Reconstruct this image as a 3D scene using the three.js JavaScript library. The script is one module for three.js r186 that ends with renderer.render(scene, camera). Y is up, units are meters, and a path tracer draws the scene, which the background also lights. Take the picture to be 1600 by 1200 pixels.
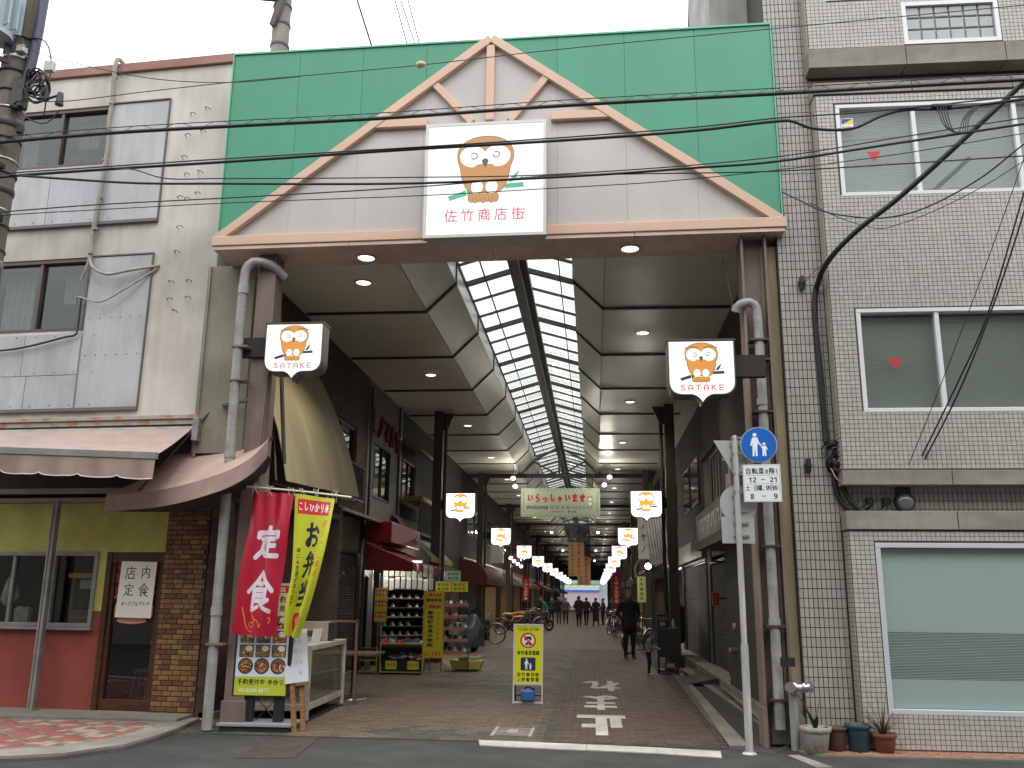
import * as THREE from 'three';
import { mergeGeometries, mergeVertices } from 'three/addons/utils/BufferGeometryUtils.js';
import { RoundedBoxGeometry } from 'three/addons/geometries/RoundedBoxGeometry.js';
import { RectAreaLightUniformsLib } from 'three/addons/lights/RectAreaLightUniformsLib.js';

// ---------- camera, sky, sun, exposure ----------
RectAreaLightUniformsLib.init();
const scene = new THREE.Scene();
const RAD = Math.PI / 180;
const camera = new THREE.PerspectiveCamera(46.397, 4 / 3, 0.1, 1500);
camera.rotation.order = 'YXZ';
camera.position.set(0, 1.6, 0);
camera.rotation.set(13.404 * RAD, 5.221 * RAD, 0.602 * RAD);
scene.add(camera);
const renderer = new THREE.WebGLRenderer({ antialias: true });
renderer.setSize(1024, 768);
renderer.toneMapping = THREE.LinearToneMapping;
renderer.toneMappingExposure = 1.3;
renderer.shadowMap.enabled = true;
{ // overcast sky: brighter towards the zenith, faintly cool
  const W = 128, H = 64, d = new Float32Array(W * H * 4);
  for (let j = 0; j < H; j++) for (let i = 0; i < W; i++) {
    const el = ((j + 0.5) / H - 0.5) * Math.PI, s = Math.max(0, Math.sin(el));
    const c = 1 + 0.05 * Math.sin(i / W * Math.PI * 6 + s * 4) * Math.cos(el);
    const l = 1.3 * (1 + 0.75 * s) * c, o = (j * W + i) * 4;
    d[o] = l * 0.985; d[o + 1] = l; d[o + 2] = l * 1.02; d[o + 3] = 1;
  }
  const t = new THREE.DataTexture(d, W, H, THREE.RGBAFormat, THREE.FloatType);
  t.mapping = THREE.EquirectangularReflectionMapping; t.magFilter = THREE.LinearFilter; t.needsUpdate = true;
  scene.background = t; scene.environment = t;
}
const sun = new THREE.DirectionalLight(new THREE.Color(1, 0.975, 0.94), 0.7);
sun.position.set(6, 40, 14); sun.target.position.set(-1, 0, -12);
sun.castShadow = true; sun.shadow.radius = 32; sun.shadow.mapSize.set(2048, 2048);
Object.assign(sun.shadow.camera, { left: -30, right: 30, top: 30, bottom: -30, near: 1, far: 120 });
sun.name = 'overcast_sun';
scene.add(sun, sun.target);

// ---------- helpers ----------
let seed = 20240611;
const rnd = () => { seed = (seed + 0x6d2b79f5) | 0; let t = Math.imul(seed ^ (seed >>> 15), 1 | seed); t = (t + Math.imul(t ^ (t >>> 7), 61 | t)) ^ t; return ((t ^ (t >>> 14)) >>> 0) / 4294967296; };
const rr = (a, b) => a + (b - a) * rnd();
const V = (x, y, z) => new THREE.Vector3(x, y, z);
const used = new Map();
function numbered(n) { const k = used.get(n) ?? 0; used.set(n, k + 1); return k ? n + '_' + String(k).padStart(3, '0') : n; }
function tag(o, label, category, group, kind) {
  if (label) o.userData.label = label;
  if (category) o.userData.category = category;
  if (group) o.userData.group = group;
  if (kind) o.userData.kind = kind;
  return o;
}
function thing(name, label, category, p = [0, 0, 0], turn = 0, group) {
  const o = new THREE.Group(); o.name = numbered(name); o.position.set(...p); o.rotation.y = turn * RAD; scene.add(o);
  return tag(o, label, category, group);
}
const ORD = ['first', 'second', 'third', 'fourth', 'fifth', 'sixth', 'seventh', 'eighth', 'ninth', 'tenth', 'eleventh', 'twelfth', 'thirteenth', 'fourteenth', 'fifteenth', 'sixteenth'];
const clean = (g) => {
  if (g.index) g = g.toNonIndexed();
  for (const k of Object.keys(g.attributes)) if (!['position', 'normal', 'uv'].includes(k)) g.deleteAttribute(k);
  if (!g.attributes.uv) g.setAttribute('uv', new THREE.BufferAttribute(new Float32Array(g.attributes.position.count * 2), 2));
  if (!g.attributes.normal) g.computeVertexNormals();
  return g;
};
const join = (gs) => { gs = [].concat(gs); return gs.length === 1 ? gs[0] : mergeGeometries(gs.map(clean)); };
function part(parent, name, geoms, m, label) {
  const o = new THREE.Mesh(join(geoms), m); o.name = name; o.castShadow = o.receiveShadow = true; parent.add(o);
  if (label) o.userData.label = label;
  return o;
}
function one(name, geoms, m, label, category, group, kind) { const o = part(scene, numbered(name), geoms, m); return tag(o, label, category, group, kind); }
function copyOf(src, p, turn, label) {
  const c = src.clone(); c.name = numbered(src.name.replace(/_\d{3}$/, '')); if (p) c.position.set(...p);
  if (turn !== undefined) c.rotation.y = turn * RAD; c.userData = { ...src.userData }; if (label) c.userData.label = label; scene.add(c); return c;
}
// box with uv in metres, given by its centre
function bx(w, h, d, x = 0, y = 0, z = 0, r = 0) {
  let g;
  if (r) { g = new RoundedBoxGeometry(w, h, d, 1, Math.min(r, w / 2.01, h / 2.01, d / 2.01)); }
  else g = new THREE.BoxGeometry(w, h, d);
  const p = g.attributes.position, n = g.attributes.normal, u = g.attributes.uv;
  for (let i = 0; i < p.count; i++) {
    const ax = Math.abs(n.getX(i)), ay = Math.abs(n.getY(i)), az = Math.abs(n.getZ(i));
    if (ax >= ay && ax >= az) u.setXY(i, p.getZ(i) + z + x, p.getY(i) + y); else if (ay >= az) u.setXY(i, p.getX(i) + x, p.getZ(i) + z); else u.setXY(i, p.getX(i) + x, p.getY(i) + y);
  }
  return g.translate(x, y, z);
}
// box by its corners
const bc = (x0, x1, y0, y1, z0, z1, r = 0) => bx(x1 - x0, y1 - y0, z1 - z0, (x0 + x1) / 2, (y0 + y1) / 2, (z0 + z1) / 2, r);
// bar of rectangular section between two points
function bar(a, b, w, h, up = [0, 1, 0]) {
  a = V(...a); b = V(...b); const L = a.distanceTo(b), g = bx(w, h, L);
  const z = b.clone().sub(a).normalize(), x = V(...up).cross(z).normalize(), y = z.clone().cross(x);
  return g.applyMatrix4(new THREE.Matrix4().makeBasis(x, y, z)).translate((a.x + b.x) / 2, (a.y + b.y) / 2, (a.z + b.z) / 2);
}
function tube(pts, r, seg, rad = 6, closed = false, tension) {
  const v = pts.map((p) => V(...p)), c = v.length === 2 ? new THREE.LineCurve3(v[0], v[1]) : new THREE.CatmullRomCurve3(v, closed, 'centripetal');
  const g = new THREE.TubeGeometry(c, seg ?? Math.max(2, v.length * 6), r, rad, closed), u = g.attributes.uv, L = c.getLength();
  for (let i = 0; i < u.count; i++) u.setXY(i, u.getX(i) * L, u.getY(i) * 6.283 * r);
  return g;
}
function cyl(r0, r1, h, x = 0, y = 0, z = 0, n = 16, open = false) { const g = new THREE.CylinderGeometry(r1, r0, h, n, 1, open), u = g.attributes.uv; for (let i = 0; i < u.count; i++) u.setXY(i, u.getX(i) * 6.283 * r0, u.getY(i) * h); return g.translate(x, y + h / 2, z); }
function extr(pts, depth, bevel = 0, holes = [], x = 0, y = 0, z = 0) { // polygon in xy extruded along +z
  const s = pts.getPoints ? pts : new THREE.Shape(pts.map((p) => new THREE.Vector2(...p)));
  for (const h of holes) s.holes.push(new THREE.Path(h.map((p) => new THREE.Vector2(...p))));
  const g = new THREE.ExtrudeGeometry(s, { depth: depth - 2 * bevel, bevelEnabled: bevel > 0, bevelThickness: bevel, bevelSize: bevel, bevelOffset: -bevel, bevelSegments: 1, curveSegments: 10 });
  return g.translate(x, y, z + bevel);
}
const rectPts = (x0, x1, y0, y1) => [[x0, y0], [x1, y0], [x1, y1], [x0, y1]];
// flat polygon on the ground (x, z) at height y, uv in metres, facing up
function flat(pts, y = 0) {
  const g = new THREE.ShapeGeometry(new THREE.Shape(pts.map(([x, z]) => new THREE.Vector2(x, -z))));
  return g.rotateX(-Math.PI / 2).translate(0, y, 0);
}
function slab(pts, y0, y1) { return extr(pts.map(([x, z]) => [x, -z]), y1 - y0).rotateX(-Math.PI / 2).translate(0, y0, 0); }
// sheet from a function (u, v) -> [x, y, z]
function sheet(nu, nv, f, uvf) {
  const P = [], U = [], I = [];
  for (let j = 0; j <= nv; j++) for (let i = 0; i <= nu; i++) { P.push(...f(i / nu, j / nv)); U.push(...(uvf ? uvf(i / nu, j / nv) : [i / nu, j / nv])); }
  for (let j = 0; j < nv; j++) for (let i = 0; i < nu; i++) { const a = j * (nu + 1) + i, b = a + 1, c = a + nu + 1, d = c + 1; I.push(a, b, d, a, d, c); }
  const g = new THREE.BufferGeometry(); g.setAttribute('position', new THREE.Float32BufferAttribute(P, 3)); g.setAttribute('uv', new THREE.Float32BufferAttribute(U, 2)); g.setIndex(I); g.computeVertexNormals(); return g;
}
// two-sided thick sheet
function thick(nu, nv, f, t, n = [0, 0, 1], uvf) {
  const a = sheet(nu, nv, f, uvf), b = sheet(nu, nv, (u, v) => { const p = f(1 - u, v); return [p[0] - n[0] * t, p[1] - n[1] * t, p[2] - n[2] * t]; }, uvf && ((u, v) => uvf(1 - u, v)));
  return mergeGeometries([clean(a), clean(b)]);
}
const at = (g, x = 0, y = 0, z = 0) => g.translate(x, y, z);

// ---------- textures ----------
const hash = (i, j, s) => { let h = Math.imul(i, 374761393) ^ Math.imul(j, 668265263) ^ Math.imul(s, 2147483647 ^ 0x9e37); h = Math.imul(h ^ (h >>> 13), 1274126177); return ((h ^ (h >>> 16)) >>> 0) / 4294967296; };
function vn(u, v, fx, fy, s) { // value noise, periodic over the unit square
  const x = u * fx, y = v * fy, i = Math.floor(x), j = Math.floor(y), a = x - i, b = y - j, p = a * a * (3 - 2 * a), q = b * b * (3 - 2 * b);
  const h = (m, n) => hash(((m % fx) + fx) % fx, ((n % fy) + fy) % fy, s);
  return (h(i, j) * (1 - p) + h(i + 1, j) * p) * (1 - q) + (h(i, j + 1) * (1 - p) + h(i + 1, j + 1) * p) * q;
}
const fbm = (u, v, fx, fy, s, oct = 4) => { let t = 0, a = 0.5, n = 0; for (let k = 0; k < oct; k++) { t += a * vn(u, v, fx << k, fy << k, s + k); n += a; a *= 0.55; } return t / n; };
const clamp = (x, a = 0, b = 1) => Math.min(b, Math.max(a, x));
function dtex(n, f, srgb = true, m = n) {
  const d = new Uint8Array(n * m * 4);
  for (let j = 0; j < m; j++) for (let i = 0; i < n; i++) {
    const c = f(i / n, j / m), o = (j * n + i) * 4;
    if (typeof c === 'number') d[o] = d[o + 1] = d[o + 2] = 255 * clamp(c); else { d[o] = 255 * clamp(c[0]); d[o + 1] = 255 * clamp(c[1]); d[o + 2] = 255 * clamp(c[2]); }
    d[o + 3] = 255;
  }
  const t = new THREE.DataTexture(d, n, m, THREE.RGBAFormat); t.wrapS = t.wrapT = THREE.RepeatWrapping; t.magFilter = THREE.LinearFilter; t.minFilter = THREE.LinearMipmapLinearFilter;
  if (srgb) t.colorSpace = THREE.SRGBColorSpace; t.needsUpdate = true; return t;
}
const rep = (t, mx, my = mx, ox = 0, oy = 0) => { const c = t.clone(); c.repeat.set(1 / mx, 1 / my); c.offset.set(ox, oy); c.needsUpdate = true; return c; };
const T = {
  mottle: dtex(512, (u, v) => 0.72 + 0.28 * fbm(u, v, 6, 6, 3, 6) + 0.1 * (vn(u, v, 256, 256, 9) - 0.5)),
  grime: dtex(512, (u, v) => { const st = 0.5 + 0.45 * (fbm(u, v, 28, 2, 21, 4) - 0.5), bl = fbm(u, v, 4, 4, 31, 5); return [0.62 + 0.3 * bl + 0.2 * (st - 0.5) + 0.06, 0.61 + 0.3 * bl + 0.21 * (st - 0.5) + 0.06, 0.58 + 0.32 * bl + 0.22 * (st - 0.5) + 0.06]; }),
  rough: dtex(512, (u, v) => 0.5 + 0.7 * (fbm(u, v, 40, 40, 5, 4) - 0.5), false),
  asphalt: dtex(512, (u, v) => { const s = vn(u, v, 256, 256, 71), b = fbm(u, v, 5, 5, 73, 5); const k = 0.55 + 0.3 * b + (s > 0.82 ? 0.22 : 0) - (s < 0.15 ? 0.14 : 0); return [k, k, k * 0.985]; }),
  wood: dtex(256, (u, v) => { const g = fbm(u, v, 3, 24, 41, 4), r = 0.5 + 0.5 * Math.sin(40 * v + 9 * g); return [0.66 + 0.2 * r * g + 0.1 * g, 0.58 + 0.22 * r * g + 0.1 * g, 0.46 + 0.22 * r * g + 0.08 * g]; }),
  streak: dtex(512, (u, v) => { const s = fbm(u, v, 48, 2, 51, 3), b = fbm(u, v, 5, 4, 57, 5); return 0.74 + 0.24 * b + 0.06 * (s - 0.5); }),
  fine: dtex(256, (u, v) => 0.9 + 0.09 * fbm(u, v, 5, 4, 19, 4) + 0.02 * (vn(u, v, 128, 128, 4) - 0.5)),
  rust: dtex(256, (u, v) => { const r = clamp((fbm(u, v, 8, 8, 61, 5) - 0.55) * 5); return [0.85 + 0.05 * r, 0.85 - 0.3 * r, 0.85 - 0.5 * r]; }),
  cloth: dtex(256, (u, v) => 0.86 + 0.08 * Math.sin(u * 804) * Math.sin(v * 804) + 0.1 * (fbm(u, v, 4, 4, 81, 4) - 0.5)),
};
const C = (r, g, b) => new THREE.Color().setRGB(r, g, b);
// mat(colour, roughness, { t: texture, s: metres per repeat, b: bump metres ... })
function mat(c, rough = 0.8, o = {}) {
  const p = { color: Array.isArray(c) ? C(...c) : new THREE.Color(c), roughness: rough, metalness: o.metal ?? 0 };
  if (o.t) p.map = rep(o.t, o.s ?? 1, o.sy ?? o.s ?? 1, o.ox ?? 0, o.oy ?? 0);
  if (o.b) { p.bumpMap = rep(o.bt ?? T.rough, o.bs ?? 0.4); p.bumpScale = o.b; }
  if (o.side) p.side = THREE.DoubleSide;
  const M = new THREE.MeshPhysicalMaterial(p);
  if (o.trans) { M.transmission = o.trans; M.thickness = 0; M.ior = o.ior ?? 1.5; }
  if (o.e) { M.emissive = C(...o.e); M.emissiveIntensity = o.ei ?? 1; }
  if (o.coat) { M.clearcoat = o.coat; M.clearcoatRoughness = 0.2; }
  if (o.sheen) { M.sheen = o.sheen; M.sheenColor = C(...c); }
  return M;
}
const glass = (rough = 0.02, c = [0.9, 0.94, 0.93]) => mat(c, rough, { trans: 1 });
function canvasTex(w, h, draw) {
  const c = document.createElement('canvas'); c.width = w; c.height = h; const x = c.getContext('2d'); x.lineJoin = 'round'; draw(x, w, h);
  const t = new THREE.CanvasTexture(c); t.colorSpace = THREE.SRGBColorSpace; t.anisotropy = 8; return t;
}
const print = (t, rough = 0.55, o = {}) => { const m = new THREE.MeshPhysicalMaterial({ map: t, roughness: rough, ...o }); return m; };
const glow = (t, k) => new THREE.MeshPhysicalMaterial({ color: C(0.03, 0.03, 0.03), roughness: 0.35, emissive: C(1, 1, 1), emissiveMap: t, emissiveIntensity: k });
// upright print (uv 0..1) of w x h centred at x, y, z, facing +z
const panel = (w, h, x = 0, y = 0, z = 0) => new THREE.PlaneGeometry(w, h).translate(x, y, z);

// ---------- brush strokes of the characters used on the signs (grid 0..100, y down) ----------
const G = {
  佐: '28,5 18,35 5,55;18,35 18,98;36,25 98,25;62,5 58,30 45,70 30,98;50,58 94,58;72,58 72,95;40,95 100,95',
  竹: '20,4 6,40;16,27 46,27;31,27 31,96;64,4 52,40;60,27 96,27;78,27 78,94 66,88',
  商: '50,2 50,16;6,18 94,18;34,22 40,34;66,22 60,34;12,38 12,98;12,38 88,38 88,96 78,92;42,40 36,54 24,60;58,40 58,52 76,56;32,66 32,88;32,66 68,66 68,88;32,86 68,86',
  店: '50,2 50,14;12,16 94,16;12,16 12,60 2,96;52,26 52,56;52,40 88,40;30,58 30,96;30,58 82,58 82,96;30,92 82,92',
  街: '22,4 4,28;26,24 4,52;16,44 16,96;30,18 66,18;48,4 48,42;28,42 68,42;32,62 64,62;48,48 48,90;26,92 70,92;72,18 96,18;70,44 100,44;86,44 86,94 76,88',
  品: '30,8 30,40;30,8 70,8 70,40;30,38 70,38;8,52 8,94;8,52 42,52 42,94;8,92 42,92;58,52 58,94;58,52 92,52 92,94;58,92 92,92',
  定: '50,2 50,14;8,32 8,18 92,18 92,32;24,38 76,38;50,38 50,84;52,60 80,60;30,52 26,76 6,98;26,76 44,92 98,94',
  食: '50,2 30,26 4,46;50,2 70,24 98,44;42,28 58,28;26,42 26,94;26,42 74,42 74,68;26,55 74,55;26,68 74,68;26,94 46,84;86,66 62,78;50,68 70,86 96,96',
  内: '14,26 14,98;14,26 86,26 86,94 74,90;50,4 50,40 26,74;50,44 74,70',
  お: '14,28 58,26;36,6 36,84 20,92 10,76 24,60 56,48 84,58 88,78 70,94 58,90;70,18 90,36',
  弁: '46,2 24,28 70,26;60,14 80,36;8,56 92,56;34,40 34,70 12,98;66,40 66,98',
  当: '50,4 50,38;20,12 30,32;80,12 70,32;16,42 82,42 82,94;20,66 82,66;14,92 82,92',
  こ: '22,18 74,16 66,24;20,62 20,78 40,88 82,84', し: '30,8 30,70 44,90 64,84 82,62', ひ: '10,24 40,20 22,50 26,80 48,92 68,74 70,22 82,44 94,56',
  か: '10,34 60,32 56,80 42,94 32,86;38,6 30,54 10,94;74,22 90,50', り: '28,10 26,50 34,56;70,8 72,50 62,78 42,96',
  米: '50,4 50,98;6,48 94,48;24,14 36,38;78,12 64,38;46,50 8,88;54,50 94,88',
  ボ: '8,32 90,32;48,8 48,96 36,88;28,48 10,78;66,48 86,78;74,4 80,16;88,2 94,14', リ: '26,8 26,58;74,6 74,50 66,78 40,96', ュ: '26,44 70,44 66,84;12,84 88,84',
  '|': '50,6 50,94', ー: '10,50 90,50', ム: '46,6 16,84 84,80;64,52 92,94',
  満: '12,8 24,20;4,36 18,46;6,94 26,60;34,20 96,20;50,6 50,34;76,6 76,34;36,40 36,98;36,40 94,40 94,96;64,34 64,90;44,90 84,90;50,56 50,90;80,56 80,90',
  点: '50,4 50,40;50,22 84,22;24,42 24,68;24,42 76,42 76,68;24,66 76,66;12,78 6,96;36,78 38,94;60,78 64,94;84,76 96,94',
  味: '8,24 8,72;8,24 36,24 36,72;8,68 36,68;46,24 92,24;40,48 98,48;68,4 68,98;66,50 40,88;70,50 98,86',
  に: '16,10 14,60 20,92;46,24 88,22;42,66 52,84 92,82', も: '44,4 38,70 50,92 76,88 82,62;14,34 70,32;12,58 68,56',
  自: '48,2 40,16;20,16 20,98;20,16 80,16 80,98;20,42 80,42;20,68 80,68;20,94 80,94',
  信: '26,4 4,50;18,34 18,98;64,4 70,14;36,18 98,18;44,34 90,34;44,48 90,48;42,64 42,96;42,64 92,64 92,96;42,92 92,92',
  が: '10,34 60,32 56,80 42,94 32,86;38,6 30,54 10,94;74,26 88,50;76,6 82,18;90,4 96,16', あ: '14,22 86,20;42,4 40,70 48,92;72,36 56,74 24,92 14,74 40,52 74,52 90,72 66,94',
  ま: '18,22 84,22;20,44 80,44;50,4 50,84 30,94 18,80 40,70 84,88', す: '8,22 94,22;58,4 58,62 40,64 36,46 52,38 60,60 52,84 34,98',
  予: '18,8 78,8 52,30;30,26 56,42;6,48 92,48 78,66;52,48 52,94 38,90',
  約: '28,2 10,22 34,40;44,14 6,50;8,52 42,48;26,52 26,96;10,66 4,88;40,62 46,80;62,4 50,34;58,22 94,22 90,92 76,90;66,42 78,58',
  受: '78,4 16,12;20,18 28,32;46,16 50,30;80,14 68,32;8,52 8,38 92,38 92,52;22,56 76,56 50,84 8,98;30,60 58,86 96,98',
  付: '30,4 6,50;20,34 20,98;40,30 98,30;76,4 76,92 60,88;50,48 62,66', 中: '14,26 14,64;14,26 86,26 86,64;14,60 86,60;50,2 50,98',
  手: '80,6 18,16;14,36 86,36;6,58 96,58;50,12 50,92 34,90', 作: '28,4 6,50;20,34 20,98;54,4 34,46;50,24 98,24;60,24 60,98;60,48 92,48;60,72 92,72',
  オ: '8,30 92,30;62,4 62,92 48,86;60,32 14,82', ド: '36,4 36,96;36,40 74,58;66,8 74,22;82,4 90,18', ブ: '14,22 82,20 70,64 30,96;80,2 86,14;92,0 98,12',
  ル: '34,12 30,64 8,92;62,8 62,88 94,58', ラ: '18,10 82,10;10,36 88,36 76,74 30,98', ン: '14,16 36,34;12,90 60,72 90,28', チ: '78,6 20,18;8,44 94,44;52,16 50,64 22,98',
  転: '6,16 48,16;10,30 10,64;10,30 44,30 44,64;10,46 44,46;10,62 44,62;2,80 52,80;27,2 27,98;58,18 94,18;54,44 98,44;74,44 58,88 90,84;82,66 96,96',
  車: '12,12 88,12;22,28 22,72;22,28 78,28 78,72;22,50 78,50;22,72 78,72;4,86 96,86;50,2 50,98', を: '14,18 78,16;46,4 20,52 50,42 54,74;84,36 34,66 32,88 84,94',
  除: '10,6 10,98;10,8 34,8 22,38 36,56 18,64;66,2 36,38;66,2 98,38;52,38 82,38;42,56 94,56;68,38 68,94 58,90;52,68 42,88;82,66 94,86', く: '68,8 28,48 70,94',
  土: '14,40 86,40;50,6 50,92;4,92 96,92', 日: '22,8 22,96;22,8 78,8 78,96;22,50 78,50;22,92 78,92',
  曜: '6,14 6,86;6,14 32,14 32,86;6,50 32,50;6,82 32,82;40,10 62,10 62,28;42,20 62,20;40,32 64,28;72,10 96,10 96,28;74,20 96,20;72,32 98,28;58,40 42,64;50,54 50,98;50,52 96,52;50,66 92,66;50,80 92,80;50,95 98,95;72,40 72,95',
  休: '28,4 6,50;20,34 20,98;36,30 98,30;66,4 66,98;64,32 34,80;68,32 98,78', '・': '46,48 54,52', '、': '30,76 44,92',
  歩: '50,2 50,44;50,22 80,22;24,16 24,44;4,46 96,46;50,46 50,72;32,54 14,74;68,52 90,70;84,68 50,90 14,98',
  行: '26,4 6,28;30,26 4,56;18,46 18,98;46,16 92,16;40,42 98,42;74,42 74,92 58,88',
  者: '20,18 76,18;46,2 46,38;4,38 96,38;84,8 8,70;34,58 34,98;34,58 80,58 80,98;34,76 80,76;34,94 80,94',
  用: '18,8 18,66 6,98;18,8 84,8 84,94 72,92;18,34 84,34;18,60 84,60;50,8 50,96',
  道: '8,8 18,22;4,36 20,36 18,74;4,94 20,76 40,92 98,94;46,2 52,14;80,2 72,14;32,18 96,18;46,30 46,80;46,30 86,30 86,80;46,46 86,46;46,62 86,62;46,78 86,78',
  路: '8,10 8,36;8,10 40,10 40,36;8,36 40,36;24,36 24,88;24,60 42,60;8,56 8,90;2,92 44,84;62,2 46,34;58,16 90,16 72,44 44,64;62,28 98,62;56,66 56,98;56,66 90,66 90,98;56,94 90,94',
  上: '46,4 46,90;46,40 84,40;6,92 94,92',
  野: '8,8 8,50;8,8 46,8 46,50;8,28 46,28;8,48 46,48;27,8 27,88;6,68 48,68;2,92 50,84;58,8 92,8 76,28;62,24 84,40;54,46 98,46 86,62;76,46 76,94 62,90',
  警: '6,10 48,10;18,2 18,18;36,2 36,18;12,24 44,24 42,46;14,32 14,44;14,32 30,32 30,44 14,44;60,2 52,22;58,14 94,14;88,16 54,48;62,22 96,46;8,56 92,56;24,66 76,66;24,76 76,76;28,84 28,98;28,84 72,84 72,98;28,97 72,97',
  察: '50,0 50,8;6,20 6,10 94,10 94,20;30,18 8,44;26,24 44,24 12,60;52,22 90,22 56,56;58,24 94,56;30,52 72,52;12,66 90,66;50,66 50,94 40,92;30,74 16,92;68,74 86,90',
  署: '10,4 90,4;10,4 10,22;90,4 90,22;10,22 90,22;36,4 36,22;62,4 62,22;22,36 74,36;48,26 48,50;4,50 96,50;82,30 8,78;34,64 34,98;34,64 78,64 78,98;34,80 78,80;34,96 78,96',
  い: '18,18 18,60 32,84 40,70;74,24 86,44 88,64', ら: '44,4 64,16;34,30 28,62 56,46 80,58 78,82 40,96', っ: '16,60 56,48 84,60 80,80 46,94', ゃ: '20,60 64,48 82,58 70,74 58,72;52,36 60,48;34,46 52,98', せ: '6,40 94,36;70,8 70,58 58,66;30,14 30,80 44,90 80,88',
  欢: '6,22 40,22 8,88;12,36 42,82;58,4 46,40;56,24 94,24 86,40;72,30 68,66 44,98;70,58 98,96', 迎: '10,8 20,22;4,40 20,40 18,76;4,94 20,78 40,92 98,94;50,10 38,20 38,72 54,62;64,18 64,84;64,18 90,18 90,64 80,62',
  光: '50,4 50,42;20,12 32,34;80,10 68,34;4,44 96,44;36,44 34,72 8,96;62,44 62,88 92,92 94,74', 临: '8,20 8,80;24,4 24,98;52,4 38,38;48,20 96,20;62,30 74,44;40,54 40,94;40,54 94,54 94,94;40,92 94,92;66,54 66,92',
  어: '28,30 12,50 28,70 46,50 28,30;84,6 84,96;60,50 84,50', 서: '30,20 8,80;30,30 50,78;84,6 84,96;60,46 84,46', 오: '50,10 28,32 50,54 72,32 50,10;50,58 50,84;8,86 92,86',
  십: '34,8 12,48;34,18 54,46;80,4 80,54;24,62 24,96;76,62 76,96;24,78 76,78;24,96 76,96', 시: '34,20 10,82;34,32 56,80;82,4 82,96',
  ヒ: '24,8 24,80 40,90 88,86;82,28 26,48', ノ: '76,10 60,56 18,92', マ: '8,18 92,18 54,68;36,52 66,88', ヤ: '10,40 90,28 70,56;36,10 58,96',
  止: '50,6 50,92;50,46 84,46;22,40 22,92;4,92 96,92', れ: '26,6 26,96;8,34 36,30 6,80;8,80 56,28 72,34 66,76 76,90 96,76',
  御: '22,4 4,28;24,26 4,54;16,46 16,98;44,6 32,28;36,24 64,24;30,46 66,46;48,24 48,88;48,66 64,66;36,60 36,90;30,94 66,84;74,16 74,98;74,16 94,16 94,72 84,70',
  徒: '22,4 4,28;24,26 4,54;16,46 16,98;40,20 90,20;64,4 64,40;34,40 98,40;66,40 66,92;66,64 92,64;48,54 46,76 30,98;46,78 66,94 98,96',
  町: '8,16 8,84;8,16 48,16 48,84;8,50 48,50;8,82 48,82;28,16 28,82;56,22 98,22;78,22 78,92 64,88', 台: '42,4 18,38 80,34;64,18 88,46;22,54 22,96;22,54 78,54 78,96;22,92 78,92',
  東: '10,18 90,18;24,32 24,64;24,32 76,32 76,64;24,48 76,48;24,64 76,64;50,2 50,98;48,64 8,94;52,64 92,94', 小: '50,6 50,92 38,88;26,34 8,70;74,34 94,68',
  学: '18,6 26,22;46,2 50,18;80,4 68,22;8,40 8,26 92,26 92,40;26,44 72,44 52,58;52,58 52,92 38,92;6,68 94,68', 校: '4,30 46,30;26,4 26,98;24,34 4,72;28,40 44,60;70,4 70,18;48,20 98,20;60,28 48,46;82,28 96,46;84,44 70,76 44,98;56,46 72,78 98,98',
  S: '82,20 66,8 30,8 14,22 18,42 78,54 86,76 70,92 28,92 12,80', A: '8,94 8,40 30,8 70,8 92,40 92,94;8,60 92,60', T: '6,8 94,8;50,8 50,94', K: '12,6 12,94;88,6 14,52;34,44 90,94', E: '88,8 12,8 12,92 88,92;12,50 80,50',
};
const curvy = (ch) => /[ぁ-んS]/.test(ch);
const strokesOf = (ch) => (G[ch] ?? '').split(';').filter(Boolean).map((s) => s.split(' ').map((p) => p.split(',').map(Number)));
// draws one character in the box x, y, w, h
function glyph(c, ch, x, y, w, h, lw, col) {
  if (col) c.strokeStyle = col; c.lineWidth = lw; c.lineJoin = 'round'; c.lineCap = c.lineCap === 'butt' ? 'round' : c.lineCap;
  if (!G[ch]) { if (ch !== ' ') { c.fillStyle = c.strokeStyle; c.font = 'bold ' + h * 1.18 + 'px sans-serif'; c.textAlign = 'center'; c.textBaseline = 'alphabetic'; c.fillText(ch, x + w / 2, y + h * 0.93, w * 1.2); } return; }
  for (const s of strokesOf(ch)) {
    c.beginPath(); const q = s.map(([a, b]) => [x + a / 100 * w, y + b / 100 * h]); c.moveTo(...q[0]);
    if (curvy(ch) && q.length > 2) { for (let i = 1; i < q.length - 1; i++) { const e = i === q.length - 2 ? q[i + 1] : [(q[i][0] + q[i + 1][0]) / 2, (q[i][1] + q[i + 1][1]) / 2]; c.quadraticCurveTo(q[i][0], q[i][1], e[0], e[1]); } } else for (let i = 1; i < q.length; i++) c.lineTo(...q[i]);
    c.stroke();
  }
}
function row(c, s, x, y, w, h, gap, lw, col) { for (const ch of s) { glyph(c, ch, x, y, w, h, lw, col); x += w + gap; } }
function column(c, s, x, y, w, h, gap, lw, col) { for (const ch of s) { glyph(c, ch, x, y, w, h, lw, col); y += h + gap; } }

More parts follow.
